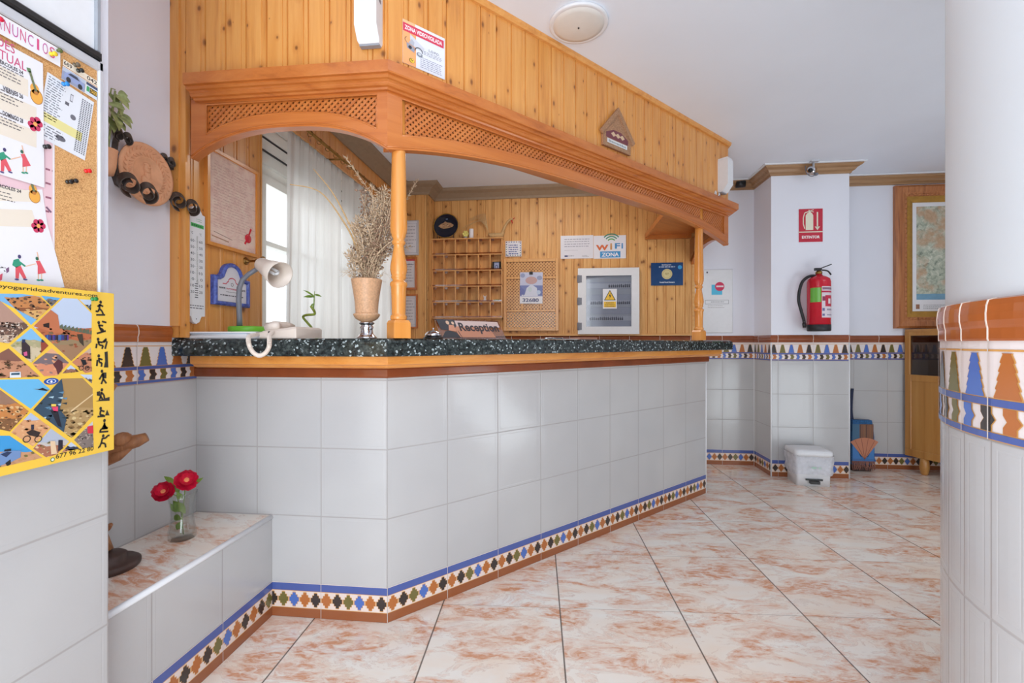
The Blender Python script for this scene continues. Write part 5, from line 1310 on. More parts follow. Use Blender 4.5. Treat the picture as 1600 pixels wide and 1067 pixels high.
# stone vase on a silver foot
c = atd(573, 526, 1.86); c.z = G; VS = c.copy()
root = thing('stone_vase', 'sandy stone vase on a shiny silver foot left of the counter column', 'vase', c)
k = 711 / 1.86
foot = [(0, .040), (.004, .041), (.008, .036), (.012, .033), (.020, .026), (.036, .024), (.044, .027), (.050, .026), (.053, .022), (.056, .024), (.060, .030), (.064, .031), (.067, .026), (.070, .020)]
b = MB(); b.lathe(foot, c, 32); b.build('foot', 'chrome', root)
bowl = [(.068, .020), (.072, .030), (.080, .043), (.090, .050), (.097, .053), (.100, .052), (.102, .046), (.106, .044), (.150, .047), (.190, .053), (.225, .059), (.238, .061), (.241, .0605), (.241, .056), (.20, .048), (.12, .040), (.11, .001)]
b = MB(); b.lathe(bowl, c, 36); b.build('bowl', 'stone', root)
# dried bouquet
rim = c + UP * .20; rr = random.Random(11)
def plume(b, p0, p1, p2, w, seed):
    pts = catmull([p0, p1, p2], 12); rx = random.Random(seed); n = len(pts)
    b.tube(pts, .0014, 5)
    for i in range(n // 3, n):
        p = pts[i]; dd = (pts[min(i + 1, n - 1)] - pts[i - 1]).normalized(); f = math.sin(PI * (i - n / 3) / (n * .72)) 
        for _ in range(4):
            o = Vector((rx.gauss(0, 1), rx.gauss(0, 1), rx.gauss(0, .6))).normalized(); L = w * (.35 + f) * rx.uniform(.5, 1.2)
            e = p + (o * .7 + dd * .8).normalized() * L; m = (p + e) / 2 + o * .1 * L
            b.tube([p, m, e], [.0009, .0013, .0004], 4)
Q = lambda x, y, dd=0: atd(x, y, 1.86 + dd)
for i, (m, e, lab) in enumerate((((548, 345), (485, 258), 'long tan stem of the bouquet bending far to the left'), ((545, 320), (488, 250), None), )):
    pass
for pts, lab in (([rim, Q(556, 385), Q(536, 345, -.03), Q(500, 300, -.06), Q(453, 288, -.08)], 'long tan cane arching lowest and farthest left out of the stone vase'),
                 ([rim, Q(558, 380), Q(541, 340, -.02), Q(519, 300, -.03), Q(490, 264, -.05)], 'long tan cane arching above the lower one out of the stone vase')):
    b = MB(); q = catmull(pts, 8); n = len(q); b.tube(q, [.0042 * (1 - .75 * i / (n - 1)) + .0006 for i in range(n)], 7); tag(b.build('dried_cane', 'straw'), lab, 'dried stem', 'long dried canes')
bq = MB(); bs = MB()
for i in range(58):
    x = rr.uniform(544, 622); y = rr.uniform(272, 392) if x > 562 else rr.uniform(335, 410); dd = rr.uniform(-.10, .10)
    if x > 590: y = max(y, 300)
    e = Q(x, y, dd); p0 = rim + Vector((rr.uniform(-.03, .03), rr.uniform(-.03, .03), 0)); m = p0.lerp(e, .5) + Vector((rr.uniform(-.02, .02), rr.uniform(-.02, .02), .03))
    pts = catmull([p0, m, e], 6); bq.tube(pts, [.0016] * (len(pts) - 1) + [.0007], 5)
    kind = i % 3
    for j, p in enumerate(pts[3:], 3):
        for _ in range(5 if kind else 4):
            o = Vector((rr.gauss(0, 1), rr.gauss(0, 1), rr.gauss(.3, .7))).normalized(); L = rr.uniform(.010, .026)
            tgt = bs if kind == 0 else bq
            tgt.tube([p, p + o * L], [.0007, .0005], 4); q = p + o * L
            if kind == 0: bs.blob(q, rr.uniform(.0025, .0045), 5, 4)
            else: bq.tube([q - o * .006, q, q + o * .008 + UP * .004], [.0006, .0024, .0003], 5)
for i in range(26):   # fine lower twigs spilling over the rim
    a = rr.uniform(0, 2 * PI); o = Vector((math.cos(a), math.sin(a), 0)); p0 = rim + o * .04 + UP * .03; bq.tube([p0, p0 + o * .03 + UP * rr.uniform(.01, .05), p0 + o * rr.uniform(.04, .07) + UP * rr.uniform(-.005, .06)], [.0009, .0008, .0004], 4)
root = thing('dried_bouquet', 'dense bunch of dried grasses and seed heads filling the stone vase', 'dried flowers', rim)
o = bq.build('dried_grass', 'dry', root); o['kind'] = 'stuff'; o = bs.build('seed_heads', 'dry2', root); o['kind'] = 'stuff'
for i, (m, e, w, lab) in enumerate((((588, 330), (540, 246), .02, 'feathery plume standing highest at the left of the bouquet'), ((602, 330), (580, 290), .018, 'feathery plume in the middle of the bouquet'), ((618, 345), (652, 282), .016, 'thin plume reaching right past the counter column'), ((604, 400), (640, 385), .018, 'pale plume pointing sideways across the counter column'), ((610, 360), (612, 318), .022, 'broad pale plume just left of the counter column'))):
    b = MB(); plume(b, rim + Vector((.004 * i, .002 * i, 0)), Q(*m, .02 * (i % 2)), Q(*e, -.02 + .05 * (i % 3)), w, i); tag(b.build('dried_plume', 'dry'), lab, 'dried plume', 'dried plumes')
# bell
c = atd(677, 528, 1.96); c.z = G
root = thing('service_bell', 'silver reception bell on a black base in front of the reception sign', 'bell', c)
b = MB(); b.lathe([(0, .042), (.004, .043), (.010, .036), (.014, .02), (.015, .001)], c, 32); b.build('base', 'black', root)
b = MB(); b.lathe([(.012, .036), (.014, .037), (.022, .034), (.030, .025), (.036, .010), (.037, .001)], c, 36); b.build('dome', 'chrome', root)
b = MB(); b.lathe([(.036, .003), (.042, .003), (.043, .005), (.046, .005), (.047, .002)], c, 14); b.build('button', 'chrome', root)
# reception sign (clear tent card)
c0 = Vector((-.517, 1.962, 0)); Ls = .36; X = Vector((S2, S2, 0)); Nn = Vector((S2, -S2, 0))
fr0 = Fr(c0 + UP * (G + .001) + Nn * .0, X); lean = .62
tdir = (UP * math.cos(lean) - Nn * math.sin(lean)); frs = Fr(fr0.o, X, tdir)
root = thing('reception_sign', 'clear tilted sign with copper inlay and black lettering on the counter', 'sign', c0 + X * Ls / 2 + UP * G)
Hs = .112
b = MB(); b.fbox(frs, 0, Ls, 0, Hs, -.004, 0); b.fbox(fr0, 0, Ls, 0, .004, -.11, .0); b.build('clear_sheet', 'acrylic', root)
P = Print(frs, n=.0006, lay=.0004)
COPR = (206, 142, 112)
P.poly([(.095, .008), (Ls - .06, .008), (Ls - .075, .07), (.085, .07)], COPR, 0); P.rect(.10, Ls - .01, .07, .104, (216, 190, 184), 0)
P.poly([(.004, Hs - .004), (.10, Hs - .004), (.10, .072), (.088, .06), (.055, .065), (.05, .045), (.012, .05)], (52, 54, 62), 1)
P.poly([(.004, .006), (.10, .006), (.09, .032), (.055, .045), (.03, .04)], (52, 54, 62), 1); P.line([(.094, .006), (.108, .006), (.098, .045)], .003, (44, 40, 44), 1)
P.ell((.058, .09), .009, .011, (226, 190, 160), 2); P.ell((.085, .088), .007, .009, (226, 190, 160), 2); P.poly([(.050, .045), (.088, .04), (.086, .075), (.06, .078)], (216, 150, 120), 2)
P.text('Reception', .112, .338, .028, .092, (52, 46, 54), 2, .03)
P.build('lettering', root)
# documents on the counter behind the sign
fr = Fr(FLG.pt(1.00, G, -.18), X)
b = MB(); b.fbox(fr, 0, .21, 0, .004, -.12, 0); tag(b.build('leaflet_stack', 'paper'), 'thin wad of papers on the counter under the lattice shutter', 'papers', 'leaflet stacks')
b = MB(); b.bevbox(Fr(FLG.pt(1.24, G, -.20), X), 0, .16, 0, .012, -.07, 0, .003); M['copper'] = plain('copper_card', (196, 140, 116), .35, .2)
tag(b.build('card_holder', 'copper'), 'flat copper coloured card holder on the counter right of the papers', 'card holder')
b = MB(); q = FLG.pt(.92, G + .006, -.14); b.tube([q, q + X * .12 + UP * .001], [.004, .004], 8); b.tube([q + X * .12 + UP * .001, q + X * .135], [.004, .001], 8); tag(b.build('pen', 'chrome'), 'silver pen lying beside the right end of the reception sign', 'pen')
# ================================================================== BACK WALL FITTINGS
FBP = Fr((0, V_B - .0185, 0), (1, 0, 0))
def span(fr, x0, x1, yt, yb, n=0.0):
    xm, ym = (x0 + x1) / 2, (yt + yb) / 2
    s0, s1 = fr.hit(x0, ym, n)[0], fr.hit(x1, ym, n)[0]; t1, t0 = fr.hit(xm, yt, n)[1], fr.hit(xm, yb, n)[1]; return s0, s1, t0, t1
# key rack
s0, s1, t0, t1 = span(FBP, 675, 785, 372, 497.5, .075); DP = .078
rack = thing('pigeonhole_rack', 'wooden pigeonhole key rack with thirty compartments on the back wall', 'key rack', FBP.pt((s0 + s1) / 2, t0, 0))
th = .010; cw = (s1 - s0 - th) / 6; rh = (t1 - t0 - th) / 5
b = MB(); b.fbox(FBP, s0, s1, t0, t1, .0005, .006); b.build('back_panel', 'pine_back', rack)
for k in range(7): b = MB(); b.cur = Vector((k, 2 * k, 0)); b.fbox(FBP, s0 + k * cw, s0 + k * cw + th, t0, t1, .006, DP); b.build('divider', 'shutter', rack)
for k in range(6):
    b = MB(); b.cur = Vector((k, 3 * k, 0)); b.fbox(FBP, s0 + (-.006 if k == 5 else 0), s1 + (.006 if k == 5 else 0), t0 + k * rh, t0 + k * rh + th, .006, DP + (.008 if k == 5 else -.002)); b.build('shelf', 'shutter', rack, grain=(1, 0, 0))
for r in range(5):
    for k in range(6):
        b = MB(); b.fbox(FBP, s0 + k * cw + th + .004, s0 + k * cw + th + .030, t0 + (r + 1) * rh - .022, t0 + (r + 1) * rh - .0005, DP - .006, DP - .0045); b.build('number_tag', 'acrylic', rack)
for r in range(5): b = MB(); b.fbox(FBP, s0 + th * .5, s1 - th * .5, t0 + r * rh + th - .001, t0 + r * rh + th + .012, DP + .0004, DP + .0022); b.build('clear_lip', 'acrylic', rack)
def cell(col, row): return s0 + (col - 1) * cw + th, t0 + (5 - row) * rh + th      # row 1 = top
x, y = cell(6, 2); b = MB(); b.fbox(FBP, x + .012, x + .088, y, y + .075, .01, .055); bx = b.build('small_box', 'black', org=FBP.pt(x + .05, y, .03)); tag(bx, 'small dark box with a bluish picture in the rightmost key compartment', 'box')
P = Print(FBP, x, y, .0555); P.rect(.03, .075, .004, .066, (150, 158, 190), 0); P.arc((.052, .03), .008, .014, 0, PI, (60, 70, 110), 1); P.rect(.038, .044, .01, .03, (60, 70, 110), 1); P.rect(.060, .066, .01, .03, (60, 70, 110), 1); P.build('picture', bx)
x, y = cell(5, 4); b = MB()
for k in range(5): b.lathe([(k * .010, .016 - .0022 * k), (k * .010 + .004, .020 - .003 * k), (k * .010 + .010, .012 - .002 * k)], FBP.pt(x + .05, y, .045), 10)
for sg in (-1, 1): b.tube([FBP.pt(x + .05 + sg * .008, y + .04, .045), FBP.pt(x + .05 + sg * .014, y + .062, .045)], [.006, .001], 6)
tag(b.build('owl_ornament', 'paper'), 'small pale ornament with two pointed tips in the fourth row of the key rack', 'ornament')
x, y = cell(6, 4); b = MB(); b.blob(FBP.pt(x + .052, y + .010, .045), (.034, .02, .011), 12, 6, .1); tag(b.build('green_pouch', 'leaf'), 'small green pouch in the rightmost compartment of the key rack fourth row', 'pouch')
for cidx, lab in ((3, 'dark flat card lying in the third column of the key rack fourth row'), (4, 'dark flat card lying in the fourth column of the key rack fourth row')):
    x, y = cell(cidx, 4); b = MB(); b.bevbox(FBP.sub(x, y), .008, .098, 0, .012, .012, .066, .002); tag(b.build('card_wallet', 'darkwood'), lab, 'card wallet', 'dark cards in the key rack')
ZR = t1; FBR = FBP
# things on top of the rack
c = FBP.pt(*FBP.hit(697, 352, .05), .05); R = FBP.hit(717, 352, .05)[0] - FBP.hit(697, 352, .05)[0]; c.z = ZR + R * .985 + .004
root = thing('enamel_plate', 'round dark blue plate with a golden fish motif standing on the key rack', 'plate', Vector((c.x, c.y, ZR)))
ax = Vector((0, -1, .16)).normalized()
b = MB(); b.lathe([(-.012, R * .5), (-.004, R * .8), (.004, R), (.008, R), (.004, R * .86), (-.002, R * .74), (-.003, .001)], c, 44, ax); b.build('dish', 'navy', root)
b = MB(); b.lathe([(.0052, R * .995), (.0095, R * 1.0), (.0085, R * .955), (.0062, R * .94), (.0052, R * .995)], c, 44, ax, cap=False); b.build('gilt_rim', 'gold', root)
fp = Fr(c, (1, 0, 0), (0, .16, 1)); P = Print(fp, n=.001)
P.poly([(-.075, .0), (-.05, .022), (-.03, .028), (-.01, .046), (.01, .034), (.04, .030), (.075, .008), (.06, -.012), (.03, -.020), (-.02, -.030), (-.05, -.018)], (170, 132, 96), 0)
for i in range(30): x, y = random.uniform(-.055, .055), random.uniform(-.016, .024); P.ell((x, y), .007, .003, random.choice([(206, 170, 130), (120, 86, 62), (150, 110, 90)]), 1, k=8)
P.ell((.005, .068), .012, .005, (110, 126, 160), 0); P.build('fish_motif', root, 'gloss')
b = MB()
for sg in (-1, 1): b.tube([Vector((c.x + sg * .075, c.y - .03, ZR + .004)), Vector((c.x + sg * .080, c.y - .022, ZR + .05)), Vector((c.x + sg * .07, c.y + .01, ZR + .03)), Vector((c.x + sg * .07, c.y + .035, ZR + .004))], .004, 6)
b.build('stand', 'darkwood', root)
c = FBP.pt(FBP.hit(736.5, 365, .04)[0], ZR + .002, .04)
b = MB(); b.lathe([(0, .019), (.002, .021), (.088, .021), (.091, .018), (.091, .001)], c, 22); cd_ = b.build('candle', 'candle', org=c); tag(cd_, 'white pillar candle standing on top of the key rack', 'candle')
b = MB(); b.tube([c + UP * .09, c + UP * .10], .0012, 5); b.build('wick', 'black', cd_)
c = FBP.pt(FBP.hit(727.5, 365, .045)[0], ZR + .002, .045); M['yellow'] = plain('pale_yellow', (226, 214, 120), .6, var=.15, scale=80)
fg = thing('flower_figurine', 'small pale yellow flower figurine left of the white candle', 'figurine', c)
b = MB(); b.lathe([(0, .016), (.012, .018), (.018, .010), (.03, .004)], c, 14); b.build('foot', 'greybox', fg)
b = MB(); q = c + UP * .044
for k in range(6): a = k * 1.047; b.blob(q + Vector((math.cos(a) * .019, -.004, math.sin(a) * .019)), (.013, .006, .013), 8, 5)
b.blob(q + Vector((0, -.008, 0)), (.010, .006, .010)); b.build('petals', 'yellow', fg)
# straw bird
B_ = lambda x, y, n=.045: FBP.pt(*FBP.hit(x, y, n), n)
root = thing('straw_bird', 'woven straw bird with fanned tail and red beak on the key rack', 'ornament', Vector((B_(774, 372).x, B_(774, 372).y, ZR + .001)))
b = MB(); b.tube([B_(763, 366), B_(767, 368), B_(776, 368.5), B_(784, 367), B_(787, 362)], [.012, .024, .026, .022, .014], 12); b.build('body', 'straw', root)
b = MB(); b.tube(catmull([B_(785, 364), B_(789, 354), B_(794, 346), B_(799, 342)], 5), [.013] * 6 + [.011] * 5 + [.010] * 5, 10); b.blob(B_(800, 342.5), (.013, .012, .011)); b.build('neck', 'straw', root)
b = MB(); b.tube([B_(800, 343), B_(805, 340)], [.007, .001], 6); b.tube([B_(799, 344), B_(801, 349)], [.006, .003], 6); b.build('beak', 'red', root)
b = MB(); rr = random.Random(4)
for k in range(46):
    f = k / 45; x1 = 722 + 26 * f + rr.uniform(-1, 1); y1 = 350 - 14 * math.sin(f * 1.5) + rr.uniform(-2, 2) + (8 if f < .2 else 0)
    b.tube(catmull([B_(764, 367), B_(762 - 2 * (1 - f), 356 - 2 * f), B_(752 - 4 * (1 - f) + 6 * f, 340 + 6 * (1 - f) - 6 * f), B_(x1 + 10 * f, y1 - 3 * f)], 5), .0007, 4)
b.build('tail_fan', 'straw', root)
for i, (x, y) in enumerate(((769, 372), (780, 372))): b = MB(); p = B_(x, y); b.lathe([(0, .010), (.004, .010), (.012, .006)], Vector((p.x, p.y, ZR)), 10); b.build('foot', 'straw', root)
# small tile plaque
s0, s1, t0, t1 = span(FBP, 790, 815, 377, 401)
P = Print(FBP, s0, t0, .012); w, h = s1 - s0, t1 - t0; P.slab(w, h, .0115, (226, 224, 226)); P.rect(.004, w - .004, .004, h - .004, (228, 228, 234), 1)
for k in range(26):
    a = k / 26 * 4; e = int(a); f = a - e; x, y = [(f * w, .010), (w - .010, f * h), (w - f * w, h - .010), (.010, h - f * h)][e]; P.ell((min(max(x, .01), w - .01), min(max(y, .01), h - .01)), .006, .005, random.choice([(90, 100, 160), (150, 90, 80), (96, 130, 100), (70, 70, 110)]), 2, k=8)
P.bars(.03, w - .028, h - .035, 5, .020, .009, (80, 96, 160), 2, word=.018, rag=.15); tag(P.build('tile_plaque', mat='gloss'), 'small square glazed tile with blue writing right of the key rack', 'plaque')
# lattice shutter
s0, s1, t0, t1 = span(FBP, 786.5, 873, 404, 517, .02)
sh = thing('lattice_shutter', 'light wooden lattice shutter hanging on the back wall beside the key rack', 'shutter', FBP.pt((s0 + s1) / 2, t0, 0))
m1 = FBP.hit(820, 434, .02)[1]; m2 = FBP.hit(820, 485.5, .02)[1]; v1 = FBP.hit(816, 460, .02)[0]; v2 = FBP.hit(845, 460, .02)[0]; q = .030
b = MB()
for a in ((s0, s0 + q, t0, t1), (s1 - q, s1, t0, t1), (s0 + q, s1 - q, t1 - q, t1), (s0 + q, s1 - q, t0, t0 + q * .9), (s0 + q, s1 - q, m1 - .012, m1 + .012), (s0 + q, s1 - q, m2 - .010, m2 + .010), (v1 - .009, v1 + .009, m2, m1), (v2 - .009, v2 + .009, m2, m1)):
    b.cur = Vector((random.random() * 9, 0, 0)); b.bevbox(FBP, *a, .004, .026, .003)
b.build('frame', 'shutter', sh)
def lattice(b, fr, s0, s1, t0, t1, pitch, w, n0, n1, gap=.004):
    for dr, na, nb in ((1, n1 - gap, n1), (-1, n0, n0 + gap)):
        k = s0 - (t1 - t0)
        while k < s1 + (t1 - t0):
            base = k if dr > 0 else k
            a = (k, t0) if dr > 0 else (k + 0, t1); 
            lo, hi = max(s0, k), min(s1, k + (t1 - t0))
            if hi - lo > .003:
                y = (lambda s: t0 + (s - k)) if dr > 0 else (lambda s: t1 - (s - k)); hh = w * S2
                b.fprism(fr, [(lo, y(lo) - hh), (hi, y(hi) - hh), (hi, y(hi) + hh), (lo, y(lo) + hh)], na, nb)
            k += pitch
b = MB()
for t_0, t_1 in ((t0 + q * .9, m2 - .01), (m2 + .01, m1 - .012), (m1 + .012, t1 - q)): lattice(b, FBP, s0 + q, s1 - q, t_0, t_1, .0300, .0105, .012, .018, .0045)
b.build('lattice', 'shutter', sh)
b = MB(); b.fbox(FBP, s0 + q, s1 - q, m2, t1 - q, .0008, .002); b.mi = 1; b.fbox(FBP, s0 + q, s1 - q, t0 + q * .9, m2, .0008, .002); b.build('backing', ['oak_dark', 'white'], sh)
# numbered calendar card
cs0, cs1, ct0, ct1 = span(FBP, 812, 847.5, 425, 474, .035); w, h = cs1 - cs0, ct1 - ct0
P = Print(FBP, cs0, ct0, .0268, ang=-.01); P.slab(w, h, .001, (228, 228, 234)); P.rect(0, w, h * .22, h, (196, 200, 224), 1); P.rect(0, w, h * .25, h * .58, (120, 132, 184), 2)
P.poly([(w * .2, h * .25), (w * .3, h * .5), (w * .5, h * .62), (w * .75, h * .5), (w * .8, h * .25)], (214, 218, 234), 3); P.poly([(0, h * .25), (0, h * .56), (w * .22, h * .42), (w * .2, h * .25)], (110, 118, 176), 3)
P.ell((w * .5, h * .74), w * .26, h * .12, (196, 160, 158), 3); P.ell((w * .12, h * .9), w * .1, h * .07, (150, 160, 196), 3); P.ell((w * .86, h * .82), w * .12, h * .07, (150, 158, 190), 3); P.ell((w * .83, h * .36), w * .09, h * .07, (190, 206, 230), 4); P.ell((w * .45, h * .45), w * .08, h * .08, (200, 214, 220), 4)
P.bars(w * .08, w * .7, h * .28, 1, .01, .008, (226, 228, 240), 4); P.rect(0, w, 0, h * .22, (232, 232, 238), 2); P.text('32680', w * .12, w * .84, h * .05, h * .17, (84, 92, 130), 3, .03)
cal = P.build('number_card', mat='print'); tag(cal, 'blue and white number card reading 32680 clipped on the lattice shutter', 'card')
b = MB(); b.fbox(FBP, cs0 + w * .42, cs0 + w * .58, ct1 - .022, ct1 + .004, .0262, .034); b.build('clip', 'black', cal)
# wifi notices
s0, s1, t0, t1 = span(FBP, 876, 927, 368, 404); w, h = s1 - s0, t1 - t0
P = Print(FBP, s0, t0, .004); P.slab(w, h, .0035, (226, 226, 234)); P.bars(.035, w - .03, h - .032, 4, .022, .006, (150, 152, 168), 1, word=.02, rag=.06); P.bars(.035, w - .10, h - .135, 1, .02, .004, (190, 190, 200), 1)
P.rect(.036, .066, .018, .030, (40, 60, 110), 1); P.bars(.07, .14, .028, 1, .01, .006, (150, 150, 160), 1); P.bars(.2, .26, .028, 2, .008, .004, (150, 150, 160), 1); tag(P.build('text_notice', mat='gloss'), 'white text notice on the back wall left of the WiFi sign', 'notice')
s0, s1, t0, t1 = span(FBP, 927.5, 978, 368, 404); w, h = s1 - s0, t1 - t0
P = Print(FBP, s0, t0, .004); P.slab(w, h, .0035, (230, 230, 238)); cx_ = w * .55
for i, (r, c_) in enumerate(((.084, (60, 140, 120)), (.060, (70, 150, 110)), (.036, (100, 170, 90)))): P.arc((cx_, h * .66), r * .95, r * .95 + .011, PI * .22, PI * .78, c_, 1)
P.text('W', w * .07, w * .46, h * .36, h * .60, (214, 110, 70), 1, .05); P.text('i', w * .51, w * .575, h * .38, h * .66, (206, 150, 90), 1, .04); P.text('F', w * .66, w * .82, h * .42, h * .66, (60, 140, 200), 1, .03); P.text('i', w * .86, w * .91, h * .42, h * .66, (60, 140, 200), 1, .05)
P.rect(w * .20, w * .83, h * .04, h * .31, (58, 150, 210), 1); P.text('ZONA', w * .25, w * .78, h * .085, h * .26, (240, 244, 250), 2, .03); tag(P.build('wifi_sign', mat='gloss'), 'WiFi zona sign with green signal arcs and blue band on the back wall', 'sign')
# electrical box
s0, s1, t0, t1 = span(FBP, 903, 999, 418.5, 522, .05); w, h = s1 - s0, t1 - t0; D = .05
fu = thing('fuse_box', 'grey white electrical fuse box with glazed door and yellow warning sticker', 'fuse box', FBP.pt((s0 + s1) / 2, t0, 0))
fr = FBP.sub(s0, t0)
b = MB(); b.fbox(fr, .006, w, .004, h - .004, .0005, .020); b.build('case', 'greybox', fu)
d0, d1, e0, e1 = w * .135, w * .875, h * .115, h * .885
b = MB()
for a in ((.0, d0, 0, h), (d1, w, 0, h), (d0, d1, 0, e0), (d0, d1, e1, h)): b.fbox(fr, *a, .020, D)
b.fbox(fr, d1 + .012, d1 + .030, h * .38, h * .52, D, D + .005)
door = b.build('door', 'white', fu)
b = MB(); b.fbox(fr, d0, d1, e0, e1, .0385, .040); b.build('door_pane', 'boxpane', door)
for k in (.84, .50, .12): b = MB(); b.lathe([(-.035, .010), (-.03, .014), (.03, .014), (.035, .010)], fr.pt(.006, h * k, D - .006), 12); b.fbox(fr, .0, .035, h * k - .032, h * k + .032, D, D + .006); b.build('hinge', 'greypl', fu)
P = Print(fr, n=.030)
P.rect(d0, d1, e0, e1, (150, 154, 164), 0)
for k in range(8): y = e0 + (e1 - e0) * k / 8; P.rect(d0, d1, y + .002, y + (e1 - e0) / 8 - .002, (166 + 6 * (k % 2), 170 + 6 * (k % 2), 180), 1)
for y, x0, x1 in ((.80, .50, 1.0), (.47, .10, 1.0), (.16, .08, .86)):
    yy = e0 + (e1 - e0) * y; xa, xb = d0 + (d1 - d0) * x0, d0 + (d1 - d0) * x1; P.rect(d0 + .01, d1, yy - .02, yy + .022, (190, 192, 198), 2)
    while xa < xb - .012: P.rect(xa, xa + .013, yy - .016, yy + random.choice([.006, .010, .014]), (50, 54, 66), 3); P.rect(xa + .004, xa + .009, yy + .006, yy + .018, (110, 114, 128), 4); xa += .018
P.build('breaker_rows', fu)
P = Print(fr, w * .41, h * .385, .041); ww, hh = w * .23, h * .30; P.rect(0, ww, 0, hh, (232, 232, 236), 0); tri = lambda g: [(ww * .08 + g * 1.7, hh * .42 + g), (ww * .92 - g * 1.7, hh * .42 + g), (ww * .5, hh * .95 - g * 2)]
P.poly(tri(0), (40, 36, 34), 1); P.poly(tri(.006), (244, 196, 48), 2); P.poly([(ww * .54, hh * .80), (ww * .42, hh * .62), (ww * .51, hh * .63), (ww * .47, hh * .48), (ww * .60, hh * .68), (ww * .52, hh * .67)], (30, 28, 28), 3)
P.rect(ww * .07, ww * .93, hh * .07, hh * .36, (244, 196, 48), 1); P.text('RIESGO', ww * .22, ww * .78, hh * .26, hh * .32, (110, 84, 30), 2); P.text('ELÉCTRICO', ww * .16, ww * .84, hh * .17, hh * .24, (110, 84, 30), 2); P.bars(ww * .14, ww * .86, hh * .13, 1, .01, .006, (130, 100, 40), 2, rag=.02)
P.build('warning_sticker', fu, 'gloss')
# blue certificate
s0, s1, t0, t1 = span(FBP, 1017, 1067, 410.5, 446); w, h = s1 - s0, t1 - t0
P = Print(FBP, s0, t0, .006); P.slab(w, h, .0055, (20, 66, 118)); P.text('Booking.com', w * .34, w * .63, h * .87, h * .93, (230, 236, 244), 1, .03); P.bars(w * .25, w * .76, h * .84, 1, .01, .010, (170, 190, 214), 1, word=.02, rag=.02)
P.ell((w * .5, h * .5), w * .165, w * .165, (214, 202, 150), 1, k=28); P.arc((w * .5, h * .5), w * .125, w * .135, 0, 6.28, (176, 160, 104), 2, k=24); P.text('8,9', w * .45, w * .55, h * .46, h * .55, (150, 130, 76), 2)
P.ell((w * .90, h * .79), w * .065, w * .065, (60, 160, 220), 1); P.text('Hostal Rural Romero', w * .27, w * .74, h * .11, h * .17, (230, 236, 244), 1, .03); tag(P.build('award_certificate', mat='gloss'), 'dark blue award certificate with golden seal on the pine back wall', 'certificate')
# white service panel right of the far column
s0, s1, t0, t1 = span(FB, 1096, 1145, 421, 520, .012); w, h = s1 - s0, t1 - t0
root = thing('meter_hatch', 'flat white meter hatch with a small cyan sticker on the plaster wall', 'hatch', FB.pt((s0 + s1) / 2, t0, 0)); fr = FB.sub(s0, t0)
b = MB(); b.bevbox(fr, 0, w, 0, h, .0005, .014, .004); b.build('cover', 'white', root)
P = Print(fr, n=.0148); P.ell((w * .18, h * .955), .007, .009, (70, 70, 80), 0); P.build('lock', root); P = Print(fr, n=.0148); P.rect(w * .32, w * .66, h * .60, h * .76, (80, 186, 222), 0); P.ell((w * .58, h * .73), w * .15, w * .15, (206, 40, 84), 1); P.rect(w * .47, w * .70, h * .72, h * .745, (236, 220, 226), 2)
P.build('sticker', root); P = Print(fr, n=.0148); P.line([(w * .12, h * .455), (w * .86, h * .455), (w * .86, h * .515), (w * .12, h * .515), (w * .12, h * .455)], .003, (130, 130, 134), 0); P.bars(w * .3, w * .72, h * .492, 1, .01, .006, (130, 130, 134), 0, rag=.02); P.bars(w * .2, w * .8, h * .43, 2, .016, .004, (170, 166, 164), 0); P.build('name_plate', root)
# framed certificates on the corner panelling
FCP = Fr((0, 4.06 - .0008, 0), (1, 0, 0))
for x1, yt, yb, fw, lab, red_ in ((654.5, 345, 399, .004, 'topmost certificate in a column of three behind the near wooden column', 0), (652, 402, 453, .02, 'middle certificate with a red heading in a column of three behind the near wooden column', 1), (653, 460, 513, .014, 'lowest certificate in a column of three behind the near wooden column', 0)):
    s0, s1, t0, t1 = span(FCP, 626, x1, yt, yb); w, h = s1 - s0, t1 - t0; fr = FCP.sub(s0, t0)
    root = thing('framed_certificate', lab, 'certificate', fr.pt(w / 2, 0, 0), 'framed certificates on the corner panelling')
    frame_bars('frame', fr, w, h, max(fw, .006), .014, 'oak' if fw > .005 else 'alu', root)
    P = Print(fr, fw, fw, .006); W2, H2 = w - 2 * fw, h - 2 * fw; P.rect(0, W2, 0, H2, (222, 224, 232), 0); P.bars(W2 * .3, W2 * .9, H2 * .85, 7, H2 * .1, .006, (150, 156, 172), 1, word=.02)
    if red_: P.rect(W2 * .3, W2, H2 * .94, H2, (214, 84, 96), 1); P.rect(W2 * .3, W2 * .9, H2 * .80, H2 * .82, (90, 96, 120), 1)
    else: P.line([(W2 * .1, H2 * .06), (W2 * .9, H2 * .06), (W2 * .9, H2 * .93), (W2 * .1, H2 * .93), (W2 * .1, H2 * .06)], .002, (150, 160, 180), 1)
    P.build('document', root)
# small picture and knob on the left wall beyond the curtain
s0, s1 = FLP.hit(590, 470)[0], FLP.hit(604, 470)[0]; t1, t0 = FLP.hit(600, 445)[1], FLP.hit(600, 491)[1]; w, h = s1 - s0, t1 - t0; fr = FLP.sub(s0, t0)
root = thing('small_picture', 'small dark framed picture on the pine wall behind the stone vase', 'picture', fr.pt(w / 2, 0, 0)); frame_bars('frame', fr, w, h, .018, .016, 'darkwood', root); P = Print(fr, .016, .016, .008); P.rect(0, w - .032, 0, h - .032, (206, 204, 212), 0); P.bars(.02, w - .06, h - .06, 8, .022, .005, (150, 150, 160), 1); P.build('print_sheet', root)
q = FLP.pt(*FLP.hit(603, 396), 0); root = thing('iron_coat_hook', 'dark round iron coat hook on the pine wall behind the dried bouquet', 'coat hook', q)
b = MB(); b.lathe([(0, .035), (.005, .035), (.008, .012), (.04, .010), (.045, .03), (.055, .034), (.065, .02), (.067, .001)], q, 18, (1, 0, 0)); b.build('knob', 'iron', root)

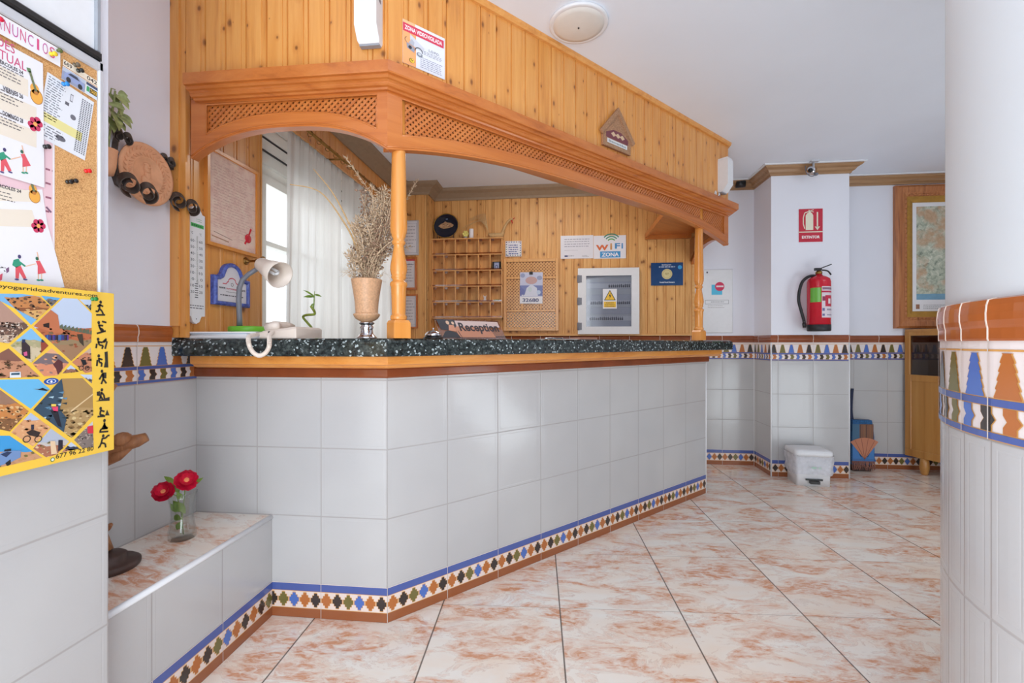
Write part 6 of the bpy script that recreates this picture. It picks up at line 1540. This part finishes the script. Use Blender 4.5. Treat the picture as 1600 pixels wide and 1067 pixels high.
# ================================================================== ON THE FASCIA AND CEILING
def em_light(fr, s, t, w, h, d, label):
    root = thing('emergency_light', label, 'emergency light', fr.pt(s + w / 2, t, 0), 'emergency lights on the fascia'); f = fr.sub(s, t)
    b = MB()
    def R(g, y, n1, x=0): return [f.pt(g, y, -.001), f.pt(g, y, n1), f.pt(w - g, y, n1), f.pt(w - g, y, -.001)]
    b.loft([R(.004, 0, d * .45), R(0, .008, d * .55), R(0, .05, d), R(0, h - .02, d), R(.004, h, d * .9)], cap=True); b.build('housing', 'white', root)
    b = MB(); b.fbox(f, .004, w - .004, -.006, .0, .004, d * .4); b.build('lens', 'greybox', root)
    b = MB(); b.fbox(f, w, w + .0012, h * .55, h * .60, d * .3, d * .6); b.fbox(f, w, w + .0012, h * .78, h * .82, d * .3, d * .55); b.build('indicator', 'greypl', root)
s_ = FS.hit(561, 40, .03)[0]; t_ = FS.hit(583, 60, .05)[1]
em_light(FS, s_ - .006, t_, .082, .26, .058, 'white emergency light on the short side of the pine fascia, near the corner')
s_ = FLG.hit(1133, 270, .05)[0]; t_ = FLG.hit(1135, 299, .05)[1]
em_light(FLG, s_ - .005, t_, .075, .235, .072, 'white emergency light at the far right end of the pine fascia')
# video surveillance notice
s0 = FLG.hit(629, 80)[0]; s1 = FLG.hit(694.5, 80)[0]; t1 = FLG.hit(694.5, 61)[1]; t0 = FLG.hit(694.5, 125)[1]; w, h = s1 - s0, t1 - t0
P = Print(FLG, s0, t0, .0025); P.slab(w, h, .002, (228, 230, 238)); P.rect(0, w * .30, 0, h * .86, (246, 170, 110), 1); P.rect(w * .0, w * .28, h * .84, h, (236, 190, 140), 1)
P.rect(0, w * .97, h * .74, h * .93, (214, 54, 84), 2); P.text('ZONA VIDEOVIGILADA', w * .04, w * .93, h * .785, h * .885, (250, 236, 240), 3, .03)
P.poly([(w * .16, h * .72), (w * .50, h * .52), (w * .46, h * .44), (w * .26, h * .46), (w * .16, h * .60)], (206, 208, 218), 3); P.poly([(w * .08, h * .50), (w * .26, h * .44), (w * .26, h * .32), (w * .09, h * .38)], (150, 152, 166), 3); P.ell((w * .16, h * .41), w * .04, h * .04, (40, 42, 52), 4); P.poly([(w * .24, h * .46), (w * .26, h * .56), (w * .2, h * .62), (w * .12, h * .5)], (176, 178, 190), 4)
P.arc((w * .36, h * .38), w * .08, w * .10, 0, PI, (70, 74, 84), 4); P.ell((w * .38, h * .33), w * .07, h * .05, (130, 136, 146), 4); P.ell((w * .38, h * .34), w * .04, h * .03, (200, 206, 214), 5)
P.arc((w * .1, h * .56), w * .05, w * .06, PI * .6, PI * 1.4, (70, 60, 60), 4)
P.text('L.O.P.D.', w * .60, w * .86, h * .50, h * .56, (120, 122, 140), 2, .01); P.bars(w * .48, w * .94, h * .47, 3, h * .035, h * .012, (150, 152, 168), 2, word=.012); P.bars(w * .40, w * .94, h * .30, 6, h * .045, h * .014, (150, 150, 176), 2, word=.012, rag=.12)
P.ell((w * .2, h * .12), w * .065, h * .055, (150, 110, 30), 2); P.ell((w * .21, h * .12), w * .05, h * .045, (244, 206, 60), 3); P.poly([(w * .19, h * .15), (w * .17, h * .12), (w * .21, h * .12), (w * .19, h * .09), (w * .24, h * .13), (w * .21, h * .13)], (120, 80, 20), 4)
tag(P.build('surveillance_notice', mat='gloss'), 'video surveillance notice with red heading on the long pine fascia', 'notice')
# little house plaque
s0 = FLG.hit(942, 200, .012)[0]; s1 = FLG.hit(985, 215, .012)[0]; tb = FLG.hit(984, 243, .012)[1]; ta = FLG.hit(964, 169, .012)[1]; te = FLG.hit(942, 198, .012)[1] - .010; w = s1 - s0
M['basket'] = plain('carved_brown_wood', (166, 124, 92), .7, var=.3, scale=160); M['maroon'] = plain('maroon_paint', (116, 54, 66), .6, var=.1)
root = thing('house_plaque', 'small brown house-shaped welcome plaque with maroon gable on the long pine fascia', 'plaque', FLG.pt((s0 + s1) / 2, tb, 0)); fr = FLG.sub(s0, tb); he, ha = te - tb, ta - tb; ov = w * .12
b = MB(); b.fprism(fr, [(0, 0), (w, 0), (w, he), (w / 2, ha - .02), (0, he)], .0005, .014); body = b.build('body', 'basket', root)
b = MB(); k = .024
for a, c_ in (((-ov, he - .012), (w / 2, ha)), ((w + ov, he - .012), (w / 2, ha))):
    d_ = Vector((c_[0] - a[0], c_[1] - a[1])).normalized(); nn = Vector((-d_.y, d_.x)) * k * (-1 if d_.x > 0 else 1)
    q = [a, c_, (c_[0] + nn.x * 0, c_[1] - k * 1.5), (a[0] + nn.x, a[1] + nn.y)]
    if d_.x < 0: q = q[::-1]
    b.fprism(fr, q[::-1], .012, .024)
b.build('roof', 'basket', root)
P = Print(fr, n=.0145); P.poly([(w * .10, he * .58), (w * .90, he * .58), (w * .90, he * .9), (w * .64, he * 1.22), (w * .36, he * 1.22), (w * .10, he * .9)], (116, 52, 64), 0)
for k_ in range(3): x = w * (.34 + .16 * k_); P.poly([(x - w * .07, he * .92), (x + w * .02, he * .76), (x + w * .11, he * .92), (x + w * .02, he * 1.10)], (214, 184, 150), 1)
P.rect(w * .14, w * .86, he * .26, he * .54, (222, 222, 224), 1); P.text('Bienvenidos', w * .19, w * .81, he * .33, he * .48, (96, 116, 120), 2, .012)
for k_ in range(9): x = w * (.12 + .095 * k_); P.ell((x, he * .12), w * .035, he * .06, (196, 160, 122), 1, k=8); P.ell((x, he * .12), w * .02, he * .035, (140, 100, 70), 2, k=8)
P.build('painted_front', root)
# tiny hooks on the moulding near the right end
for x, lab in ((1116, 'left of two tiny white hooks on top of the canopy moulding'), (1121.5, 'right of two tiny grey hooks on top of the canopy moulding')):
    s, t = FLG.hit(x, 302, .02); b = MB(); q = FLG.pt(s, 2.0990, .025); b.tube([q, q + UP * .035, q + UP * .045 + FLG.s * .008, q + UP * .035 + FLG.s * .016, q + UP * .004 + FLG.s * .016], .004, 6); tag(b.build('small_hook', 'white' if x < 1118 else 'chrome'), lab, 'hook', 'tiny hooks on the moulding')
# ceiling light
c = onz(904, 42, CEIL - .02); c.z = CEIL
root = thing('ceiling_light', 'round flat frosted ceiling light with a small central screw', 'ceiling light', c)
b = MB(); b.lathe([(0, .130), (.010, .132), (.014, .129), (.014, .120)], c, 56, (0, 0, -1)); b.build('rim', 'white', root)
b = MB(); b.lathe([(.001, .122), (.012, .122), (.020, .09), (.024, .03), (.024, .001)], c, 56, (0, 0, -1)); b.build('diffuser', 'lampw', root)
b = MB(); b.lathe([(.023, .004), (.028, .004), (.029, .001)], c, 12, (0, 0, -1)); b.build('screw', 'black', root)
# surveillance cameras
c = atd(1268, 266, 3.62)
root = thing('security_camera', 'silver security camera hanging from the ceiling above the fire extinguisher', 'security camera', Vector((c.x + .01, c.y, CEIL)))
b = MB(); q = Vector((c.x + .02, c.y + .01, CEIL)); b.fbox(Fr(q, (1, 0, 0)), -.03, .03, -.008, 0, -.03, .03); b.tube([q, q - UP * .05, Vector((c.x + .01, c.y + .01, c.z + .02))], .008, 8); b.build('bracket', 'alu', root)
b = MB(); ax = (CAM - c).normalized(); ax = Vector((ax.x - .25, ax.y, ax.z)).normalized(); b.lathe([(-.06, .020), (-.05, .028), (.03, .030), (.036, .027), (.036, .001)], c, 22, ax); b.build('body', 'chrome', root)
b = MB(); b.lathe([(.036, .017), (.040, .017), (.041, .001)], c, 18, ax); b.build('lens', 'black', root)
b = MB(); b.tube(catmull([c + Vector((-.02, .05, .09)), c + Vector((-.03, .03, .03)), c + Vector((-.035, .0, -.02)), c + Vector((-.01, .0, -.045)), c + Vector((.03, .02, -.035)), c + Vector((.035, .03, 0))], 6), .004, 6); b.blob(c + Vector((.035, .0, -.032)), (.016, .016, .012)); b.build('cable', 'greypl', root)
c = FB.pt(*FB.hit(1160, 284, .05), .05)
root = thing('security_camera', 'small black security camera under a white box in the wall corner', 'security camera', c)
b = MB(); z1 = FB.hit(1160, 273, .05)[1]; z0 = FB.hit(1160, 283, .05)[1]; b.fbox(FB, c.x - .055, c.x + .040, z0, z1, .0005, .06); b.build('junction_box', 'white', root)
b = MB(); b.tube([FB.pt(c.x - .055, z0 - .028, .05), FB.pt(c.x + .02, z0 - .028, .06)], .030, 14); b.tube([FB.pt(c.x, z0 - .03, .045), FB.pt(c.x, z0, .03)], .014, 8); b.build('body', 'black', root)

# ================================================================== FIRE POINT, MAP, CABINET, BAG, BIN
s0, s1, t0, t1 = span(FP, 1248, 1285, 326.5, 378); w, h = s1 - s0, t1 - t0
P = Print(FP, s0, t0, .005); P.slab(w, h, .0045, (196, 14, 52)); IV = (232, 228, 206)
P.rect(0, w, h * .285, h * .315, IV, 1); P.text('EXTINTOR', w * .12, w * .88, h * .10, h * .19, (246, 236, 236), 1, .04)
P.poly([(w * .28, h * .36), (w * .60, h * .36), (w * .60, h * .80), (w * .54, h * .88), (w * .36, h * .88), (w * .28, h * .80)], IV, 1); P.rect(w * .40, w * .50, h * .88, h * .94, IV, 1); P.line([(w * .40, h * .96), (w * .62, h * .90)], .006, IV, 1); P.line([(w * .45, h * .94), (w * .62, h * .97)], .005, IV, 1)
P.line([(w * .40, h * .92), (w * .24, h * .88), (w * .18, h * .74), (w * .18, h * .55), (w * .24, h * .40)], .007, IV, 1); P.rect(w * .745, w * .805, h * .44, h * .90, IV, 1); P.poly([(w * .66, h * .46), (w * .775, h * .35), (w * .89, h * .46)], IV, 1)
tag(P.build('extinguisher_sign'), 'red and white EXTINTOR sign on the pilaster above the fire extinguisher', 'sign')
NX = .09
s, tb = FP.hit(1279, 517.5, NX); R = FP.hit(1296, 480, NX)[0] - s; tt = FP.hit(1279, 432, NX)[1]; c = FP.pt(s, tb, NX + .004); H = tt - tb
ex = thing('fire_extinguisher', 'red fire extinguisher with black hose mounted on the white pilaster', 'fire extinguisher', c)
b = MB(); b.lathe([(.045, R), (H - .045, R), (H - .02, R * .92), (H - .004, R * .62), (H + .006, R * .34), (H + .018, R * .26)], c, 40); b.build('cylinder', 'red', ex)
b = MB(); b.lathe([(0, R * .93), (.006, R * 1.01), (.052, R * 1.01), (.053, R * .98)], c, 40); b.build('foot_ring', 'rubber', ex)
b = MB(); z = H + .016; b.lathe([(z, R * .24), (z + .008, R * .30), (z + .022, R * .28), (z + .03, R * .16), (z + .05, R * .14)], c, 16); b.build('valve', 'brass', ex)
b = MB(); q = c + UP * (z + .045); b.box(q + Vector((.035, -.01, .012)), (.11, .018, .007), (Vector((.93, 0, .36)), Vector((0, 1, 0)), Vector((-.36, 0, .93)))); b.box(q + Vector((-.012, -.01, -.006)), (.05, .02, .02)); b.build('lever', 'black', ex)
b = MB(); b.tube(catmull([q + Vector((.02, -.01, -.012)), q + Vector((.06, -.01, -.02)), q + Vector((.085, -.01, -.05))], 5), .006, 8); b.build('carry_handle', 'black', ex)
HS = lambda x, y, n=NX: FP.pt(*FP.hit(x, y, n), n)
b = MB(); b.tube(catmull([HS(1274, 431), HS(1264, 432), HS(1254, 440), HS(1249, 455), HS(1248, 470), HS(1252, 486), HS(1256, 500)], 6), .0115, 10); b.build('hose', 'rubber', ex)
b = MB(); b.tube([HS(1256, 500), HS(1256.5, 505)], .011, 10); b.tube([HS(1256.5, 505), HS(1257, 512)], [.015, .012], 10); b.build('nozzle', 'black', ex)
class Cyl:
    def __init__(f, c, R): f.c, f.R = c, R
    def pt(f, s, t, n=0.0): a = s / f.R; return f.c + Vector((math.sin(a), -math.cos(a), 0)) * (f.R + n) + UP * t
P = Print(Cyl(c, R + .0006)); P.lay = .0004; a0, a1 = -.06 * R, 1.05 * R
def lab(s0, s1, t0, t1, col, L): P.run(s0 * R, s1 * R, t0 * H, t1 * H, col, L, ds=.01)
lab(-1.25, -.30, .52, .78, (110, 186, 70), 0); lab(-.25, 1.2, .24, .80, (226, 214, 222), 0); lab(-.2, 1.15, .74, .78, (140, 110, 130), 1); lab(-.25, 1.2, .69, .72, (190, 40, 74), 1); lab(.05, 1.15, .44, .64, (196, 40, 70), 1); lab(-.2, .05, .54, .62, (150, 60, 90), 1)
lab(.35, .65, .49, .58, (236, 224, 228), 2); lab(-.2, .0, .36, .41, (110, 110, 160), 1); lab(.2, 1.1, .37, .40, (160, 150, 170), 1); lab(-.2, .0, .27, .31, (110, 110, 160), 1); lab(.2, 1.1, .28, .30, (160, 150, 170), 1)
P.build('label', ex, 'gloss')
b = MB(); b.fbox(FP, s - .02, s + .02, tb + H * .6, tb + H * .8, .0005, NX - R * .8); b.build('wall_bracket', 'black', ex)
# map
FM = Fr((0, V_B, 0), (1, 0, 0)); s0 = FM.hit(1399, 400, .03)[0]; t1 = FM.hit(1399, 290, .03)[1]; t0 = FM.hit(1399, 513, .03)[1]; w = 3.47 - s0; h = t1 - t0; fr = FM.sub(s0, t0)
root = thing('framed_map', 'large relief map in a carved wood and gilt frame on the right wall', 'map', fr.pt(w / 2, 0, 0))
def profile_frame(name, w0, h0, g0, prof, mat):
    b = MB(); ring = []
    rects = [[(g, g), (w0 - g, g), (w0 - g, h0 - g), (g, h0 - g)] for g, n in prof]
    b.loft([[fr.pt(x, y, n) for x, y in r] for r, (g, n) in zip(rects, prof)]); return b.build(name, mat, root)
fo = FM.hit(1418, 400, .03)[0] - s0; fi = FM.hit(1428, 400, .03)[0] - s0
profile_frame('outer_frame', w, h, 0, [(0, .0005), (0, .030), (.02, .046), (fo * .6, .040), (fo * .85, .03), (fo, .024), (fo, .01)], 'map_frame')
b = MB()
for k in range(int(h / .05)): b.blob(fr.pt(fo * .86, fo + .03 + k * .05 * (h - 2 * fo) / h, .03), (.012, .008, .022), 6, 4)
for k in range(int(w / .05)): b.blob(fr.pt(fo + .03 + k * .05 * (w - 2 * fo) / w, fo * .86, .03), (.022, .008, .012), 6, 4); b.blob(fr.pt(fo + .03 + k * .05 * (w - 2 * fo) / w, h - fo * .86, .03), (.022, .008, .012), 6, 4)
b.build('carved_beading', 'map_frame', root)
profile_frame('gilt_slip', w, h, 0, [(fo, .012), (fo, .026), (fo + (fi - fo) * .5, .024), (fi, .014), (fi, .008)], 'gold')
b = MB(); b.fbox(fr, fo, w - fo, fo, h - fo, .001, .009); b.build('mount', 'paper', root)
mt = fi + .035; b = MB(); yb_ = fi + .10; b.fbox(fr, mt, w - mt, yb_ + .05, h - mt, .009, .012); b.build('relief_land', 'map', root)
b = MB(); M['sea'] = plain('printed_sea_blue', (120, 164, 190), .4, var=.08); b.fbox(fr, mt, w - mt, yb_, yb_ + .052, .009, .0115); b.build('sea', 'sea', root)
P = Print(fr, n=.0095); P.rect(fi + .03, fi + .06, fi + .02, fi + .06, (156, 110, 84), 0); P.bars(fi + .09, fi + .30, fi + .055, 3, .014, .005, (150, 150, 150), 0); P.build('legend', root)
# cabinet
A, B, Cc, Dd = (2.955, 4.252), (3.16, 3.66), (3.46, 3.66), (3.46, 4.252); z0, z1 = .135, 1.215
ft = Vector((B[0] - A[0], B[1] - A[1], 0)); LW = ft.length; FCB = Fr((A[0], A[1], 0), ft)
cab = thing('glazed_cabinet', 'light wood floor cabinet with glazed upper part half hidden by the right wall', 'cabinet', (3.2, 3.95, 0))
b = MB(); poly = [A, B, Cc, Dd]
def inset(g): return [(A[0] + g * 1.1, A[1] - g * .2), (B[0] + g, B[1] + g), (Cc[0] - g, Cc[1] + g), (Dd[0] - g, Dd[1])]
zg = FCB.hit(1440, 586, 0)[1]; zg = 1.1 - (586 - HY) / 711 * 3.8
b.hexa([(x, y, z0) for x, y in inset(.016)], [(x, y, zg - .02) for x, y in inset(.016)])
b.build('carcass', 'cab', cab)
b = MB(); b.hexa([(x, y, z1 - .022) for x, y in poly], [(x, y, z1) for x, y in poly]); b.build('top', 'cab', cab, grain=(0, 1, 0))
b = MB(); b.hexa([(x, y, zg - .02) for x, y in inset(.01)], [(x, y, zg) for x, y in inset(.01)]); b.build('shelf', 'cab', cab, grain=(0, 1, 0))
b = MB()
for x, y in (inset(.02)): b.box((x, y, (zg + z1) / 2 - .01), (.035, .035, z1 - zg - .02))
b.build('post', 'cab', cab) if False else None
for x, y in inset(.022): b = MB(); b.box((x, y, (zg + z1 - .022) / 2), (.036, .036, z1 - zg - .022)); b.build('corner_post', 'cab', cab)
b = MB()
for a in ((0, LW, z0, z0 + .06), (0, .05, z0 + .06, zg), (LW - .05, LW, z0 + .06, zg), (.05, LW - .05, zg - .055, zg)): b.bevbox(FCB, *a, -.016, .004, .003)
door = b.build('door_frame', 'cab', cab); b = MB(); b.fbox(FCB, .05, LW - .05, z0 + .06, zg - .055, -.014, -.002); b.build('door_panel', 'cab', door)
b = MB()
for a in ((0, .04, zg, z1 - .022), (LW - .04, LW, zg, z1 - .022), (.04, LW - .04, z1 - .055, z1 - .022)): b.bevbox(FCB, *a, -.016, .004, .003)
b.build('glazed_frame', 'cab', cab)
b = MB(); b.fbox(FCB, .04, LW - .04, zg, z1 - .055, -.012, -.008); b.build('glass_pane', 'smoke', cab)
for x, y in ((3.02, 4.13), (3.17, 3.74), (3.40, 3.74), (3.40, 4.16)): b = MB(); b.lathe([(0, .020), (.01, .026), (.06, .034), (.10, .032), (.136, .028)], (x, y, 0), 18); b.build('leg', 'cab', cab)
b = MB(); q = Vector((3.16, 3.98, zg)); pts = [q + Vector((.02, .07, 0)), q + Vector((-.03, 0, .0)), q + Vector((.03, -.08, 0)), q + Vector((.06, -.02, 0))]
b.hexa([tuple(p + UP * .0008) for p in pts], [tuple(p + UP * (.012 + .02 * (i % 2))) for i, p in enumerate(pts)]); tag(b.build('folded_napkin', 'paper'), 'folded white paper lying behind the glass of the wooden cabinet', 'paper')
# woven bag
s0, s1, t1, t0 = FB.hit(1331, 700, .1)[0], FB.hit(1366, 700, .1)[0], FB.hit(1350, 659, .1)[1], .0
bag = thing('woven_bag', 'blue woven bag with an orange fan motif and fringe leaning in the wall recess', 'bag', FB.pt((s0 + s1) / 2, 0, .09)); w = s1 - s0; H = t1; fr = FB.sub(s0, 0)
b = MB()
def RG(g, t, n0, n1): return [fr.pt(g, t, n0), fr.pt(w - g, t, n0), fr.pt(w - g, t, n1), fr.pt(g, t, n1)]
b.loft([RG(.01, .055, .03, .095), RG(-.004, .10, .02, .10), RG(.0, .30, .025, .10), RG(.010, H - .02, .04, .095), RG(.012, H + .012, .045, .09)], cap=True); b.build('pouch', 'fabric_blue', bag)
P = Print(fr, n=.1015, lay=.0006)
ctr = (w * .56, .105); P.arc(ctr, .004, .185, PI * .5 - .62, PI * .5 + .66, (196, 126, 94), 6)
for a in (-.45, -.15, .15, .45): P.line([ctr, (ctr[0] + .18 * math.sin(a), ctr[1] + .18 * math.cos(a))], .004, (150, 86, 66), 7)
P.rect(w * .34, w * .96, .27, H - .02, (112, 76, 58), 1); P.rect(w * .02, w * .34, .10, H - .02, (58, 102, 134), 1)
for k in range(9): x = w * (.36 + .066 * k); P.rect(x, x + .006, .275, H - .025, random.choice([(140, 90, 62), (90, 60, 50), (160, 110, 70)]), 2)
P.rect(w * .02, w * .98, .085, .125, (60, 110, 170), 3); P.poly([(w * .02, .11), (w * .42, .11), (w * .02, .26)], (62, 124, 190), 4); P.poly([(w * .98, .11), (w * .98, .24), (w * .68, .11)], (62, 124, 190), 4); P.build('motif', bag)
b = MB(); rr = random.Random(9); b.mi = 0
for k in range(34): x = w * k / 33; b.tube([fr.pt(x, .09, .103), fr.pt(x + rr.uniform(-.008, .008), .05, .108), fr.pt(x + rr.uniform(-.012, .012), .012 + rr.uniform(0, .02), .105 + rr.uniform(-.01, .02))], .0028, 5)
M['fringe'] = plain('wool_fringe', (150, 104, 92), .9, var=.3, scale=120); b.build('fringe', 'fringe', bag)
b = MB(); b.fbox(fr, w * .1, w * .9, .0, .055, .04, .09); b.build('base', 'darkwood', bag)
T = lambda x, y, n=.1: FB.pt(*FB.hit(x, y, n), n)
b = MB(); M['strap'] = plain('navy_strap', (44, 52, 78), .8); b.ribbon(catmull([T(1331, 690, .06), T(1331, 660, .05), T(1330, 640, .03), T(1331, 615, .02), T(1332, 607, .015)], 4), .022, (1, 0, 0), .006); b.ribbon(catmull([T(1332, 607, .015), T(1330, 625, .01), T(1331, 650, .012), T(1334, 665, .03)], 4), .02, (1, 0, 0), .005); b.build('shoulder_strap', 'strap', bag)
b = MB(); b.fprism(fr, [(w * -.01, .2), (w * .34, .2), (w * .30, H * 1.0), (w * .14, H + .12), (0, H + .15)], .022, .03); b.build('flap', 'fabric_blue', bag)
# bin
c = Vector((1.945, 3.812, 0)); X = Vector((math.cos(-.10), math.sin(-.10), 0)); Y = Vector((-X.y, X.x, 0))
bn = thing('pedal_bin', 'white plastic pedal bin with liner sticking out below the fire extinguisher', 'bin', c)
def RB(w, d, z, r=.03):
    out = []
    for sx, sy, a0 in ((1, -1, -PI / 2), (1, 1, 0), (-1, 1, PI / 2), (-1, -1, PI)):
        for k in range(5): a = a0 + k * PI / 8; out.append(c + X * (sx * (w / 2 - r) + r * math.cos(a)) + Y * (sy * (d / 2 - r) + r * math.sin(a)) + UP * z)
    return out
b = MB(); b.sm = True; b.loft([RB(.235, .20, .0, .02), RB(.238, .205, .09, .02), RB(.262, .222, .235)], cap=True); b.build('tub', 'white', bn)
b = MB(); b.sm = True; b.loft([RB(.270, .230, .228), RB(.274, .232, .245), RB(.268, .226, .268), RB(.20, .16, .276)], cap=True); b.build('lid', 'white', bn)
b = MB(); b.sm = True; rr = random.Random(2); rings = []
for z, g in ((.085, .012), (.11, .022), (.15, .014), (.19, .024), (.226, .018), (.236, .022)):
    rings.append([p + (p - c - UP * z).normalized() * rr.uniform(-.004, .006) + UP * rr.uniform(-.006, .006) for p in RB(.240 + g + .02 * z / .2, .205 + g, z)])
b.loft(rings); b.build('liner_bag', 'wrap', bn)
b = MB(); q = c - Y * .104; b.box(q + UP * .052 - Y * .004, (.115, .012, .012), (X, Y, UP)); b.box(q + UP * .034 - Y * .012, (.066, .03, .022), (X, Y, UP)); b.build('pedal', 'black', bn)
P = Print(Fr(c - Y * .1375, X), 0, 0, 0); P.ell((-.012, .150), .020, .008, (170, 206, 190), 0); P.ell((.028, .148), .010, .008, (176, 200, 190), 0); P.build('faded_logo', bn)
# ================================================================== LIGHT AND CAMERA
def area(name, loc, target, size, energy, col=(1, 1, 1), sy=None):
    l = bpy.data.lights.new(name, 'AREA'); l.energy = energy; l.color = col; l.size = size
    if sy: l.shape = 'RECTANGLE'; l.size_y = sy
    o = bpy.data.objects.new(name, l); COL.objects.link(o); o.location = loc
    o.rotation_euler = (Vector(target) - Vector(loc)).to_track_quat('-Z', 'Y').to_euler(); return o
COOL = (.85, .945, 1.0)
area('entrance_daylight', (-.2, -1.5, 1.75), (0, 2.5, 1.1), 1.7, 24, (.91, .95, 1.0), 1.8)
area('ceiling_uplight_fill', (-.35, -.5, .4), (-.1, 1.6, 2.5), 1.3, 34, COOL)  # uplight added behind the camera to brighten the ceiling
area('hall_fill', (.1, 1.0, 2.52), (.1, 1.3, 0), .5, 4, (.95, .97, 1))  # unseen overhead fill light added for the near hall
area('far_fill', (2.75, 2.3, 2.50), (2.0, 3.5, .6), .7, 8, COOL)  # added fill for the far corner, hidden behind the rounded wall
area('far_uplight_fill', (2.7, 1.6, .4), (1.9, 3.6, 2.4), 1.1, 17, COOL)  # out-of-view uplight added to lift the far ceiling
area('back_office_fill', (-.1, 3.2, 2.5), (-.1, 3.6, 0), .7, 12, (1, .97, .92))  # fill light added behind the fascia to brighten the back wall
area('window_daylight', (-2.5, 2.9, 1.9), (-1.4, 2.9, 1.6), 1.6, 20, (1, 1, 1), 1.6)
w = bpy.data.worlds.new('daylight'); SC.world = w; w.use_nodes = True
bg = w.node_tree.nodes['Background']; bg.inputs[0].default_value = (.895, .95, 1, 1); bg.inputs[1].default_value = 1.75
cd = bpy.data.cameras.new('camera'); cam = bpy.data.objects.new('camera', cd); COL.objects.link(cam); SC.camera = cam
cam.location = CAM; cam.rotation_euler = (PI / 2, 0, TH); cd.sensor_width = 36; cd.lens = F_PX / 1600 * 36
cd.shift_y = (HY - 533.5) / 1600; cd.clip_start = .02
SC.view_settings.view_transform = 'Standard'; SC.view_settings.look = 'None'; SC.view_settings.exposure = 0.0
SC.cycles.max_bounces = 8; SC.cycles.diffuse_bounces = 5; SC.cycles.glossy_bounces = 4; SC.cycles.transparent_max_bounces = 16
